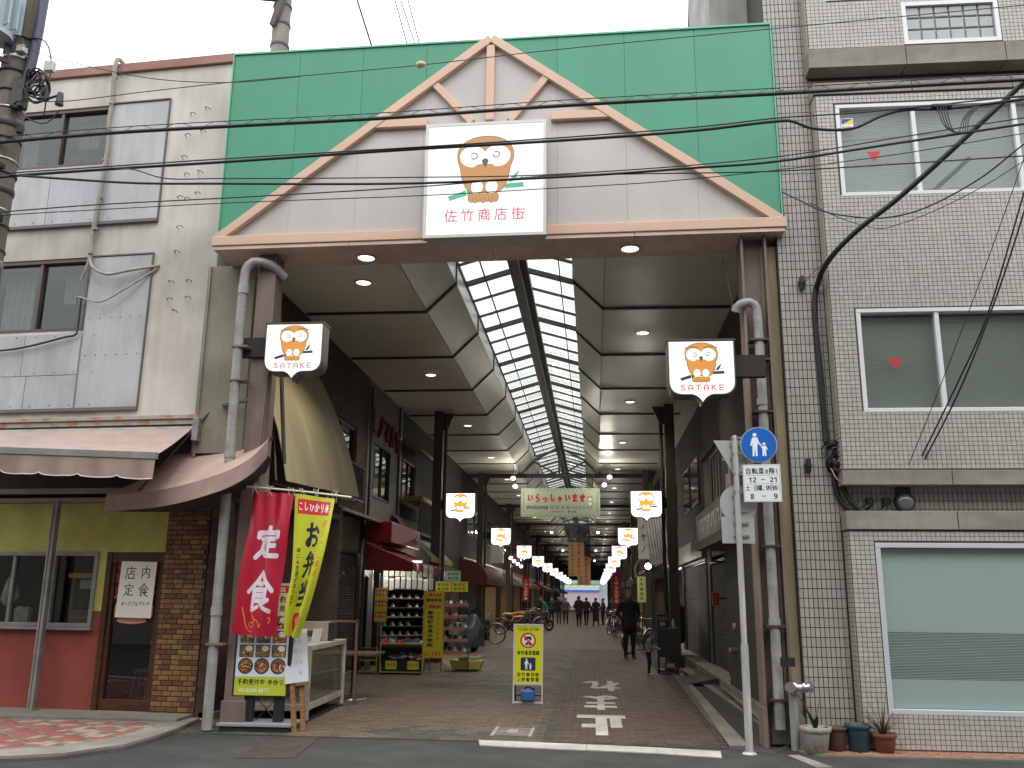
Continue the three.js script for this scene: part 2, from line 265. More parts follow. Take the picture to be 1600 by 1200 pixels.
// ---------- materials shared by the place ----------
const M = {
  asphalt: mat([0.085, 0.085, 0.084], 0.9, { t: T.asphalt, s: 1.7, b: 0.004, bs: 0.25 }),
  patch: mat([0.11, 0.085, 0.07], 0.9, { t: T.asphalt, s: 0.8, b: 0.006, bs: 0.2 }),
  concrete: mat([0.3, 0.29, 0.265], 0.88, { t: T.grime, s: 2.1, b: 0.003, bs: 0.5 }),
  kerb: mat([0.36, 0.345, 0.315], 0.85, { t: T.grime, s: 1.3, b: 0.003, bs: 0.3 }),
  joint: mat([0.075, 0.065, 0.055], 0.95, { t: T.mottle, s: 0.7 }),
  whitePaint: mat([0.72, 0.72, 0.68], 0.7, { t: T.grime, s: 1.4 }),
  stucco: mat([0.8, 0.765, 0.73], 0.92, { t: T.grime, s: 3.1, sy: 4.2, b: 0.005, bs: 0.22 }),
  sheetA: mat([0.57, 0.575, 0.59], 0.45, { t: T.streak, s: 2.3, sy: 3.3, b: 0.004, bs: 1.6, bt: T.mottle }),
  sheetB: mat([0.55, 0.555, 0.575], 0.45, { t: T.streak, s: 1.9, sy: 2.7, ox: 0.4, b: 0.004, bs: 1.4, bt: T.mottle }),
  coping: mat([0.38, 0.18, 0.145], 0.6, { t: T.mottle, s: 2 }),
  brownAlu: mat([0.1, 0.072, 0.058], 0.4, { metal: 0.3 }),
  silverAlu: mat([0.5, 0.51, 0.54], 0.35, { metal: 0.5 }),
  greyAlu: mat([0.36, 0.36, 0.34], 0.45, { metal: 0.3, t: T.mottle, s: 1 }),
  darkSteel: mat([0.055, 0.049, 0.043], 0.5, { metal: 0.2 }),
  black: mat([0.018, 0.018, 0.019], 0.45),
  rubber: mat([0.015, 0.015, 0.016], 0.7),
  cable: mat([0.012, 0.012, 0.014], 0.5),
  dark: mat([0.03, 0.026, 0.022], 0.9),
  room: mat([0.12, 0.1, 0.085], 0.9, { t: T.mottle, s: 2 }),
  pane: glass(0.015, [0.8, 0.84, 0.84]),
  salmon: mat([0.68, 0.46, 0.34], 0.55, { t: T.fine, s: 3.3, sy: 1.6 }),
  mauve: mat([0.53, 0.495, 0.465], 0.5, { t: T.fine, s: 2.9, sy: 3.7 }),
  green: mat([0.05, 0.29, 0.165], 0.45, { t: T.fine, s: 2.6, sy: 3.9 }),
  greenB: mat([0.0503, 0.289, 0.165], 0.45, { t: T.fine, s: 2.6, sy: 3.9, ox: 0.37 }),
  soffit: mat([0.82, 0.62, 0.51], 0.55, { t: T.streak, s: 2.2, sy: 1.1 }),
  column: mat([0.27, 0.2, 0.18], 0.55, { t: T.grime, s: 1.4, sy: 2.4 }),
  pvc: mat([0.4, 0.415, 0.41], 0.5, { t: T.grime, s: 0.8, sy: 2 }),
  ceil: mat([0.78, 0.775, 0.68], 0.28, { t: T.fine, s: 1.7, sy: 2.4 }),
  ceilB: mat([0.76, 0.755, 0.665], 0.32, { t: T.fine, s: 1.9, sy: 2.1, ox: 0.3 }),
  ceilDark: mat([0.022, 0.02, 0.018], 0.5),
  olive: mat([0.36, 0.345, 0.28], 0.85, { t: T.grime, s: 2.2, sy: 3 }),
  cream: mat([0.44, 0.385, 0.24], 0.7, { t: T.streak, s: 1.4, sy: 5 }),
  chrome: mat([0.75, 0.75, 0.78], 0.14, { metal: 1 }),
  steel: mat([0.5, 0.5, 0.5], 0.3, { metal: 1 }),
  signWhite: mat([0.7, 0.71, 0.7], 0.4, { t: T.mottle, s: 0.9 }),
  wood: mat([0.4, 0.24, 0.12], 0.65, { t: T.wood, s: 0.6 }),
  darkWood: mat([0.12, 0.05, 0.026], 0.45, { t: T.wood, s: 0.8 }),
  awning: mat([0.62, 0.44, 0.365], 0.9, { t: T.cloth, s: 0.6, side: 1, trans: 0.3 }),
};
// a window: the frame is the part, its panes are the sub-parts
function windowUnit(parent, x0, x1, y0, y1, z, n, fm, pm, o = {}) {
  const fw = o.fw ?? 0.05, d = o.d ?? 0.09, g = [bc(x0, x1, y0, y0 + fw, z - d, z, 0.006), bc(x0, x1, y1 - fw, y1, z - d, z, 0.006), bc(x0, x0 + fw, y0 + fw, y1 - fw, z - d, z - 0.002), bc(x1 - fw, x1, y0 + fw, y1 - fw, z - d, z - 0.002)];
  const W = (x1 - x0 - 2 * fw) / n; for (let i = 1; i < n; i++) g.push(bx(fw * 0.8, y1 - y0 - 2 * fw, d * 0.7, x0 + fw + i * W, (y0 + y1) / 2, z - d * 0.45));
  if (o.sill) g.push(bc(x0 - 0.03, x1 + 0.03, y0 - 0.035, y0 - 0.002, z - d, z + 0.05, 0.006));
  const f = part(parent, 'window', g, fm, o.label);
  for (let i = 0; i < n; i++) part(f, 'pane', bx(W - fw * 0.8, y1 - y0 - 2 * fw, 0.006, x0 + fw + (i + 0.5) * W, (y0 + y1) / 2, z - d * 0.5 - (i % 2) * 0.012), pm);
  return f;
}

// ---------- the ground ----------
one('road', flat([[-160, 60], [160, 60], [160, -260], [-160, -260]], 0), M.asphalt, 'dark grey asphalt road in front of the covered street', 'road', null, 'structure');
one('asphalt_patch', slab([[-3.62, -9.34], [-3.72, -10.74], [-3.18, -10.8], [-3.02, -9.43]], 0, 0.006), M.patch, 'brown gravelly patch in the asphalt before the menu stand', 'road patch', null, 'structure');
{ // paving of the arcade: joint bed, bricks, and beyond them the same pattern as a texture
  const floor = one('arcade_floor', flat([[-5.4, -10.86], [1.5, -10.72], [1.55, -30], [-5.4, -30]], 0.005), M.joint, 'brown brick paving of the covered street with greenish patches', 'paving', null, 'structure');
  const B = new RoundedBoxGeometry(0.192, 0.03, 0.092, 1, 0.004), list = [];
  for (let j = 0; j < 192; j++) for (let i = 0; i < 35; i++) {
    const z = -10.84 - j * 0.1 - 0.05, x = -5.3 + i * 0.2 + (j % 2) * 0.1; if (x > 1.42) continue;
    if (z > -10.95 - (1.5 - x) * -0.0) { /* first row follows the road edge */ }
    list.push([x, z]);
  }
  const bricks = new THREE.InstancedMesh(clean(B), mat([1, 1, 1], 0.62, { t: T.mottle, s: 1, b: 0.002, bs: 0.3 }), list.length), m4 = new THREE.Matrix4(), e = new THREE.Euler();
  list.forEach(([x, z], k) => {
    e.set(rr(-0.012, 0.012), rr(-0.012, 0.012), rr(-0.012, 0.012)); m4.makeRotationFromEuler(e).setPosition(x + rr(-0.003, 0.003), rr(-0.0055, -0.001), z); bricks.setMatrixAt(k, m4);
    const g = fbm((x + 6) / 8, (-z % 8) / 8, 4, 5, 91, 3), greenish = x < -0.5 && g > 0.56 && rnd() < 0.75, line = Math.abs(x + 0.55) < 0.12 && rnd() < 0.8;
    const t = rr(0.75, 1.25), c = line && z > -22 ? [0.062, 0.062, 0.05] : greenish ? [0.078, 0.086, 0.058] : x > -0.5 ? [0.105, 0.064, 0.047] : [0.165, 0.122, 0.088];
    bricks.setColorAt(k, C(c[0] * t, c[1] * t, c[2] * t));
  });
  bricks.name = 'paving_bricks'; bricks.userData.kind = 'stuff'; bricks.receiveShadow = true; floor.add(bricks);
  const bt = dtex(512, (u, v) => { const j = Math.floor(v * 20), x = u * 10 + (j % 2) * 0.5, i = Math.floor(x), fx = x - i, fy = v * 20 - j, e = fx < 0.03 || fx > 0.97 || fy < 0.05 || fy > 0.95, h = 0.8 + 0.35 * (hash(i % 10, j, 5) - 0.5) + 0.3 * (fbm(u, v, 5, 5, 17, 4) - 0.5); return e ? [0.28, 0.25, 0.23] : [0.46 * h, 0.38 * h, 0.335 * h]; });
  const far = mat([1, 1, 1], 0.6); far.map = rep(bt, 2);
  part(floor, 'far_paving', flat([[-5.4, -30.02], [1.55, -30.02], [1.55, -139], [-5.4, -139]], 0.012), far);
  // the painted stop marking, to be read by those who leave the arcade
  const word = [], box = [[0.08, -11.3, -13.3, '止'], [0.09, -13.85, -16.0, 'ま'], [0.13, -16.6, -18.7, 'れ']];
  for (const [cx, z0, z1, ch] of box) for (const s of strokesOf(ch)) for (let i = 0; i + 1 < s.length; i++) {
    const P = ([a, b]) => [cx + 0.34 * (50 - a) / 50, z0 + (z1 - z0) * b / 100], a = P(s[i]), b = P(s[i + 1]), dx = b[0] - a[0], dz = b[1] - a[1], L = Math.hypot(dx, dz);
    const wx = ch === '止' ? 0.075 : 0.055, wz = ch === '止' ? 0.16 : 0.12, nx = -dz / L, nz = dx / L, w = Math.hypot(nx * wx, nz * wz), ex = dx / L * 0.02, ez = dz / L * 0.02;
    word.push(slab([[a[0] - ex + nx * w, a[1] - ez + nz * w], [b[0] + ex + nx * w, b[1] + ez + nz * w], [b[0] + ex - nx * w, b[1] + ez - nz * w], [a[0] - ex - nx * w, a[1] - ez - nz * w]], 0.01, 0.0165 + word.length * 0.00012));
  }
  part(floor, 'road_marking', word, M.whitePaint, 'white painted stop word on the bricks, upside down');
  part(floor, 'manhole_cover', [slab([[-1.2, -11.88], [-0.79, -11.86], [-0.79, -11.2], [-1.2, -11.2]], 0.008, 0.0168)], mat([0.26, 0.22, 0.19], 0.7, { t: T.grime, s: 0.6, b: 0.003, bs: 0.2 }));
  part(floor, 'manhole_frame', [bc(-1.24, -1.2, 0.008, 0.019, -11.92, -11.16), bc(-0.79, -0.75, 0.008, 0.019, -11.9, -11.16), bc(-1.14, -0.86, 0.017, 0.022, -11.56, -11.52), bc(-1.06, -0.94, 0.017, 0.022, -11.7, -11.4)], mat([0.33, 0.31, 0.28], 0.6));
}
one('stop_line', [slab([[-1.33, -10.83], [-0.1, -10.69], [-0.1, -10.32], [-1.27, -10.46]], 0.003, 0.016), slab([[-0.095, -10.69], [0.66, -10.6], [0.66, -10.24], [-0.095, -10.32]], 0.003, 0.0155), slab([[0.665, -10.6], [1.34, -10.46], [1.3, -10.06], [0.665, -10.24]], 0.003, 0.015)], M.whitePaint, 'white painted line across the entrance of the arcade', 'road marking', null, 'structure');
// the right edge: gutter, concrete strip, raised floor before the shops
one('gutter', slab([[1.5, -10.7], [1.68, -10.7], [1.92, -24], [1.75, -24], [1.5, -13]], 0, 0.02), mat([0.13, 0.125, 0.115], 0.85, { t: T.grime, s: 1 }), 'dark gutter channel along the right edge of the brick paving', 'gutter', null, 'structure');
{
  const k = one('side_walk', slab([[1.47, -10.72], [1.9, -10.45], [2.15, -10.9], [2.15, -12.6], [2.6, -60], [3.4, -60], [3.4, -10.9], [2.2, -10.9], [2.15, -12.4], [1.96, -24], [1.69, -10.75]], 0.001, 0.035), M.concrete, 'grey concrete strip beside the right hand shops', 'pavement', null, 'structure');
  part(k, 'raised_step', bc(2.35, 3.4, 0.03, 0.16, -60, -12.2, 0.01), M.kerb); part(k, 'ramp', extr([[-0.62, 0.036], [0, 0.036], [0, 0.15]], 1.5).translate(2.345, 0, -19.6), M.darkSteel, 'dark steel ramp up to the raised step');
}
{
  const k = one('corner_pavement', slab([[2.2, -10.55], [2.35, -10.35], [9, -10.32], [9, -10.98], [2.2, -10.98]], 0.0, 0.02), M.concrete, 'narrow pavement of reddish blocks along the right hand building', 'pavement', null, 'structure');
  const pv = [mat([0.42, 0.2, 0.13], 0.75, { t: T.mottle, s: 0.5 }), mat([0.38, 0.17, 0.115], 0.75, { t: T.mottle, s: 0.5 }), mat([0.45, 0.34, 0.25], 0.75, { t: T.mottle, s: 0.5 })], pg = bx(0.192, 0.03, 0.095, 0, 0, 0, 0.005);
  for (let j = 0; j < 5; j++) for (let i = 0; i < 16; i++) { const o = part(k, 'paver', pg, pv[rnd() < 0.14 ? 2 : rnd() < 0.5 ? 1 : 0]); o.position.set(2.42 + i * 0.2 + (j % 2) * 0.1, 0.012 + rr(-0.001, 0.002), -10.42 - j * 0.1 + (i < 2 ? -0.03 : 0)); }
  one('kerb_stripe', slab([[2.02, -10.32], [2.14, -10.36], [2.32, -9.7], [2.16, -9.66]], 0.002, 0.012), M.kerb, 'pale concrete stripe in the road by the potted plants', 'kerb', null, 'structure');
}
{ // rounded corner of the pavement before the lunch shop
  const edge = [[-12, -7.1], [-7.6, -8.05], [-5.75, -8.75], [-5.24, -9.02], [-4.93, -9.62], [-4.89, -10.3], [-4.93, -10.9], [-5.04, -11.75]], inner = [[-12, -7.4], [-7.6, -8.38], [-6.0, -9.13], [-5.5, -9.42], [-5.29, -10.05], [-5.23, -10.75], [-5.19, -11.3]];
  const k = one('shop_pavement', slab([...edge, [-5.1, -12.6], [-12, -12.6]], 0, 0.035), M.concrete, 'raised corner pavement of pink and white blocks outside the lunch shop', 'pavement', null, 'structure');
  part(k, 'kerb', slab([...edge, ...inner.slice().reverse()], 0.001, 0.062), M.kerb);
  const inside = (x, z) => { const P = [...inner, [-5.6, -11.32], [-12, -11.6]]; let c = false; for (let i = 0, j = P.length - 1; i < P.length; j = i++) if ((P[i][1] > z) !== (P[j][1] > z) && x < (P[j][0] - P[i][0]) * (z - P[i][1]) / (P[j][1] - P[i][1]) + P[i][0]) c = !c; return c; };
  const pv = [mat([0.4, 0.15, 0.115], 0.8, { t: T.mottle, s: 0.5, b: 0.002 }), mat([0.36, 0.125, 0.095], 0.8, { t: T.mottle, s: 0.5 }), mat([0.5, 0.43, 0.36], 0.8, { t: T.grime, s: 0.5 })], pg = bx(0.215, 0.034, 0.106, 0, 0, 0, 0.005), pl = bx(0.106, 0.034, 0.215, 0, 0, 0, 0.005), more = [];
  // herringbone: pairs of one lengthwise and one crosswise block stepping diagonally
  const put = []; const s = 0.11;
  for (let i = -40; i < 60; i++) for (let j = -14; j < 14; j++) { const bxx = -8 + i * s + j * 4 * s, bz = -10.4 + i * s; put.push([bxx + s, bz + s / 2, pg]); put.push([bxx + 2.5 * s, bz + s, pl]); }
  put.sort((p, q) => (p[1] < q[1] ? 1 : -1));
  let n = 0;
  for (const [x, z, g] of put) { if (!inside(x, z) || x < -9.4) continue; const mm = pv[rnd() < 0.26 ? 2 : rnd() < 0.5 ? 1 : 0]; if (n < 290 && x > -8) { const o = part(k, 'paver', g, mm); o.position.set(x, 0.026 + rr(-0.001, 0.002), z); n++; } else more.push([g.clone().translate(x, 0.026, z)]); }
  if (more.length) tag(part(k, 'far_pavers', more.flat(), pv[0]), null, null, null, 'stuff');
  part(k, 'entrance_step', bc(-9.5, -5.25, 0.03, 0.075, -12.4, -11.55, 0.012).rotateY(0), M.concrete);
}

// ---------- the left hand building with its lunch shop ----------
const LB = thing('shop_building', 'pale pink rendered two storey building with white metal sheets, at the left', 'building', [-4.9, 0, -11.6], -4.5);
{
  part(LB, 'wall', [extr(rectPts(-9, -0.42, 3.95, 9.41), 0.25, 0, [rectPts(-5.6, -2.4, 7.9, 8.89), rectPts(-5.6, -2.4, 5.28, 6.41)]).translate(0, 0, -0.25), bc(-0.66, -0.42, 2.9, 9.41, -1.3, -0.255), bc(-0.9, -0.67, 6.6, 9.41, -6, -1.3), bc(-9, -0.7, 9.2, 9.38, -6, -0.3), bc(-9, -0.66, 4.0, 4.2, -6, -0.26), bc(-9, -0.67, 6.75, 6.9, -6, -0.26)], M.stucco);
  part(LB, 'room_lining', [bc(-9, -0.68, 4.25, 9.15, -2.1, -2), bc(-9, -8.8, 4.25, 9.15, -1.99, -0.3)], M.room);
  part(LB, 'coping', bc(-9, -0.40, 9.415, 9.57, -0.35, 0.05, 0.015), M.coping);
  // white metal sheets screwed over the wall, a little uneven
  const sh = (x0, x1, y0, y1, k) => part(LB, 'metal_sheet', [bx(x1 - x0 - 0.006, y1 - y0 - 0.006, 0.014, 0, 0, 0, 0.004).rotateX(rr(-0.003, 0.003)).translate((x0 + x1) / 2, (y0 + y1) / 2, 0.014 + rr(0, 0.004))], k ? M.sheetB : M.sheetA);
  sh(-2.36, -1.42, 6.95, 8.88, 0); sh(-3.25, -2.39, 6.95, 7.86, 1); sh(-4.15, -3.25, 6.95, 7.86, 0); sh(-5.1, -4.15, 6.95, 7.86, 1);
  sh(-2.37, -1.42, 4.13, 6.39, 1); sh(-3.3, -2.4, 4.62, 5.24, 0); sh(-4.3, -3.3, 4.62, 5.24, 1); sh(-3.2, -2.4, 4.13, 4.62, 1); sh(-4.3, -3.2, 4.13, 4.62, 0); sh(-5.3, -4.3, 4.13, 5.24, 1);
  part(LB, 'flashing', [bc(-5.2, -1.4, 6.9, 6.945, 0.002, 0.06), bc(-5.2, -1.4, 4.085, 4.125, 0.002, 0.05), bc(-1.418, -1.4, 6.95, 8.9, 0.002, 0.035), bc(-2.37, -1.4, 8.885, 8.905, 0.002, 0.04), bc(-1.418, -1.4, 4.13, 6.41, 0.002, 0.035), bc(-2.37, -1.4, 6.395, 6.415, 0.002, 0.04)], mat([0.13, 0.12, 0.115], 0.6));
  const rv = []; for (let i = 0; i < 9; i++) for (const y of [7.0, 4.18, 4.66, 5.2]) rv.push(bx(0.012, 0.012, 0.01, -2.2 - i * 0.31 + (y < 5 ? 0.05 : 0), y, 0.026)); for (let i = 0; i < 6; i++) for (const y of [5.45, 4.9]) rv.push(bx(0.012, 0.012, 0.01, -1.5 - i * 0.16, y, 0.026));
  tag(part(LB, 'rivets', rv, M.darkSteel), null, null, null, 'stuff');
  windowUnit(LB, -5.6, -2.4, 7.9, 8.89, -0.02, 4, M.brownAlu, M.pane, { fw: 0.06, d: 0.12, label: 'upper brown framed window' });
  windowUnit(LB, -5.6, -2.4, 5.28, 6.41, -0.02, 4, M.brownAlu, M.pane, { fw: 0.06, d: 0.12, label: 'lower brown framed window' });
  const cur = mat([0.42, 0.4, 0.36], 0.9, { t: T.cloth, s: 0.5, trans: 0.3 });
  for (const [x0, x1, y0, y1] of [[-4.05, -3.8, 7.96, 8.82], [-3.1, -2.75, 8.35, 8.82], [-4.0, -3.5, 5.34, 6.35], [-3.0, -2.6, 5.8, 6.3]]) part(LB, 'curtain', thick(30, 1, (u, v) => [x0 + (x1 - x0) * u, y0 + (y1 - y0) * v, -0.3 + 0.02 * Math.sin(u * 28)], 0.004), cur);
  part(LB, 'ledge', [bc(-9, -0.4, 3.93, 3.99, -0.1, 0.1, 0.008), bc(-9, -0.41, 3.86, 3.925, -0.1, 0.07)], mat([0.52, 0.49, 0.44], 0.7, { t: T.rust, s: 1.1 }));
  // iron hooks left in the wall
  const hooks = []; for (const [x, y] of [[-1.05, 8.6], [-0.82, 8.68], [-1.1, 8.25], [-0.86, 8.3], [-1.12, 7.9], [-1.05, 7.62], [-0.84, 7.65], [-1.12, 7.25], [-1.0, 7.22], [-0.85, 7.3], [-1.08, 6.78], [-1.08, 6.4], [-1.12, 5.95], [-0.85, 5.95], [-1.12, 5.68], [-0.84, 5.7], [-1.02, 5.52]]) { const a = rr(-0.5, 0.1); hooks.push(tube([[x, y, -0.01], [x + 0.02, y, 0.07], [x + 0.1, y + 0.1 * a, 0.08], [x + 0.11, y - 0.02 + 0.1 * a, 0.06]], 0.006, 8, 5)); }
  tag(part(LB, 'wall_hooks', hooks, M.darkSteel), null, null, null, 'stuff');
  const con = [tube([[-2.34, 9.62, -0.2], [-2.34, 9.64, 0.06], [-2.34, 9.5, 0.11], [-2.345, 8.9, 0.07], [-2.35, 8.55, 0.08], [-2.325, 8.2, 0.07], [-2.33, 7.75, 0.08], [-2.37, 7.0, 0.08], [-2.4, 6.6, 0.06], [-2.38, 6.42, 0.08]], 0.034, 70, 8), tube([[-2.4, 6.46, 0.06], [-2.33, 6.24, 0.1], [-2.05, 6.08, 0.13], [-1.7, 6.12, 0.12], [-1.3, 6.21, 0.02]], 0.022, 40, 7), tube([[-2.52, 5.68, 0.05], [-2.5, 5.76, 0.09], [-2.42, 5.75, 0.1], [-2.1, 5.66, 0.13], [-1.75, 5.84, 0.11], [-1.32, 6.17, 0.02]], 0.013, 40, 6), tube([[-2.4, 6.44, 0.06], [-2.43, 6.2, 0.07], [-2.5, 6.05, 0.05]], 0.018, 14, 6)];
  part(LB, 'wrapped_conduit', con, mat([0.52, 0.49, 0.42], 0.8, { t: T.grime, s: 0.4 }));
  for (const y of [9.3, 8.85, 8.4, 7.9, 7.3, 6.8]) part(LB, 'conduit_clip', cyl(0.042, 0.042, 0.03, -2.345, y, 0.075, 10), M.greyAlu);
  part(LB, 'black_cable', tube([[-2.46, 5.75, 0.05], [-2.46, 5.3, 0.05], [-2.46, 5.2, 0.07], [-2.6, 5.17, 0.08], [-3.4, 5.02, 0.08], [-4.4, 5.0, 0.08], [-5.4, 5.05, 0.07]], 0.016, 60, 6), M.cable);
}
{ // the shop below
  const z = -0.4, yel = mat([0.72, 0.72, 0.2], 0.8, { t: T.mottle, s: 2.4 }), ter = mat([0.36, 0.08, 0.055], 0.8, { t: T.grime, s: 2.2, sy: 2.8 });
  part(LB, 'yellow_wall', [bc(-9, -1.0, 2.16, 2.84, z - 0.15, z), bc(-2.0, -1.88, 1.36, 2.16, z - 0.15, z), bc(-9, -4.6, 1.36, 2.16, z - 0.15, z)], yel);
  part(LB, 'red_wall', [bc(-9, -1.88, 0.05, 1.14, z - 0.15, z), bc(-2.0, -1.88, 1.14, 1.358, z - 0.15, z), bc(-9, -4.6, 1.14, 1.358, z - 0.15, z)], ter);
  part(LB, 'lintel', [bc(-9, -0.36, 2.845, 2.9, z - 0.2, z + 0.2, 0.006), bc(-9, -0.38, 2.95, 3.02, z, z + 0.3, 0.006)], M.greyAlu);
  part(LB, 'dark_fascia', [bc(-9, -0.5, 2.9, 3.86, z - 0.12, z - 0.02), bc(-9, -0.5, 3.87, 3.92, z - 0.12, -0.1)], mat([0.07, 0.035, 0.025], 0.7, { t: T.mottle, s: 1 }));
  part(LB, 'shop_room', [bc(-9, 0.3, 0.0, 0.06, -3.6, z - 0.16), bc(-9, 0.3, 0, 3.1, -3.7, -3.6), bc(-9, 0.3, 2.86, 2.95, -3.6, z - 0.16), bc(-0.34, -0.2, 0, 3.1, -3.6, -1.2), bc(-6, -5.9, 0, 3, -3.6, -0.6)], mat([0.16, 0.115, 0.08], 0.85, { t: T.mottle, s: 2 }));
  windowUnit(LB, -4.6, -2.0, 1.14, 2.16, z + 0.03, 4, M.greyAlu, M.pane, { fw: 0.055, d: 0.1, sill: 1, label: 'sliding shop window in a grey frame' });
  const dr = part(LB, 'door', [bc(-1.88, -1.8, 0.06, 2.16, z - 0.12, z + 0.01, 0.006), bc(-1.04, -0.99, 0.06, 2.16, z - 0.12, z + 0.01, 0.006), bc(-1.8, -1.04, 2.03, 2.16, z - 0.12, z), bc(-1.8, -1.04, 0.08, 0.22, z - 0.1, z - 0.02, 0.006), bc(-1.8, -1.74, 0.22, 2.03, z - 0.1, z - 0.02), bc(-1.1, -1.04, 0.22, 2.03, z - 0.1, z - 0.02)], M.darkWood);
  part(dr, 'pane', bc(-1.74, -1.1, 0.22, 2.03, z - 0.065, z - 0.059), M.pane); part(dr, 'handle', bar([-1.7, 0.9, z], [-1.7, 1.15, z], 0.02, 0.03), M.steel);
  // brick pier
  const pier = part(LB, 'brick_pier', bc(-1.0, -0.37, 0, 2.9, -1.15, z + 0.02), M.joint), cols = [[0.29, 0.135, 0.035], [0.37, 0.18, 0.048], [0.21, 0.09, 0.032], [0.31, 0.19, 0.065], [0.16, 0.07, 0.03]].map((c) => mat(c, 0.55, { t: T.mottle, s: 0.4, b: 0.002, bs: 0.1 })), side = [];
  const bg = [0.148, 0.07, 0.11].map((w) => bx(w, 0.056, 0.05, 0, 0, 0, 0.006));
  for (let j = 0; j < 43; j++) { let x = -1.0 + (j % 2 ? 0 : 0.006); let k = j % 2 ? 1 : 0; const y = 0.05 + j * 0.066; while (x < -0.42) { const i = k === 1 ? 1 : rnd() < 0.3 ? 2 : 0, w = [0.148, 0.07, 0.11][i]; k = 0; const ww = Math.min(w, -0.37 - x); if (ww < 0.05) break; const o = part(pier, 'brick', bg[i], cols[Math.floor(rnd() * 5)]); o.position.set(x + ww / 2, y, z + 0.002 + rr(0, 0.006)); o.scale.x = ww / w; x += ww + 0.009; } for (let d = 0; d < 5; d++) side.push(bx(0.05, 0.056, 0.135, -0.39, y, z - 0.06 - d * 0.145 - (j % 2) * 0.06, 0.006)); }
  tag(part(pier, 'side_bricks', side, cols[2]), null, null, null, 'stuff');
  part(LB, 'awning_post', [bc(-2.66, -2.63, 0.07, 2.86, z + 0.16, z + 0.23, 0.004), bc(-2.62, -2.575, 0.07, 2.86, z + 0.15, z + 0.23, 0.004), bx(0.14, 0.02, 0.14, -2.62, 0.08, z + 0.19)], M.greyAlu);
  part(LB, 'side_post', bc(-0.33, -0.22, 0, 3.3, -1.0, -0.75), M.dark);
}
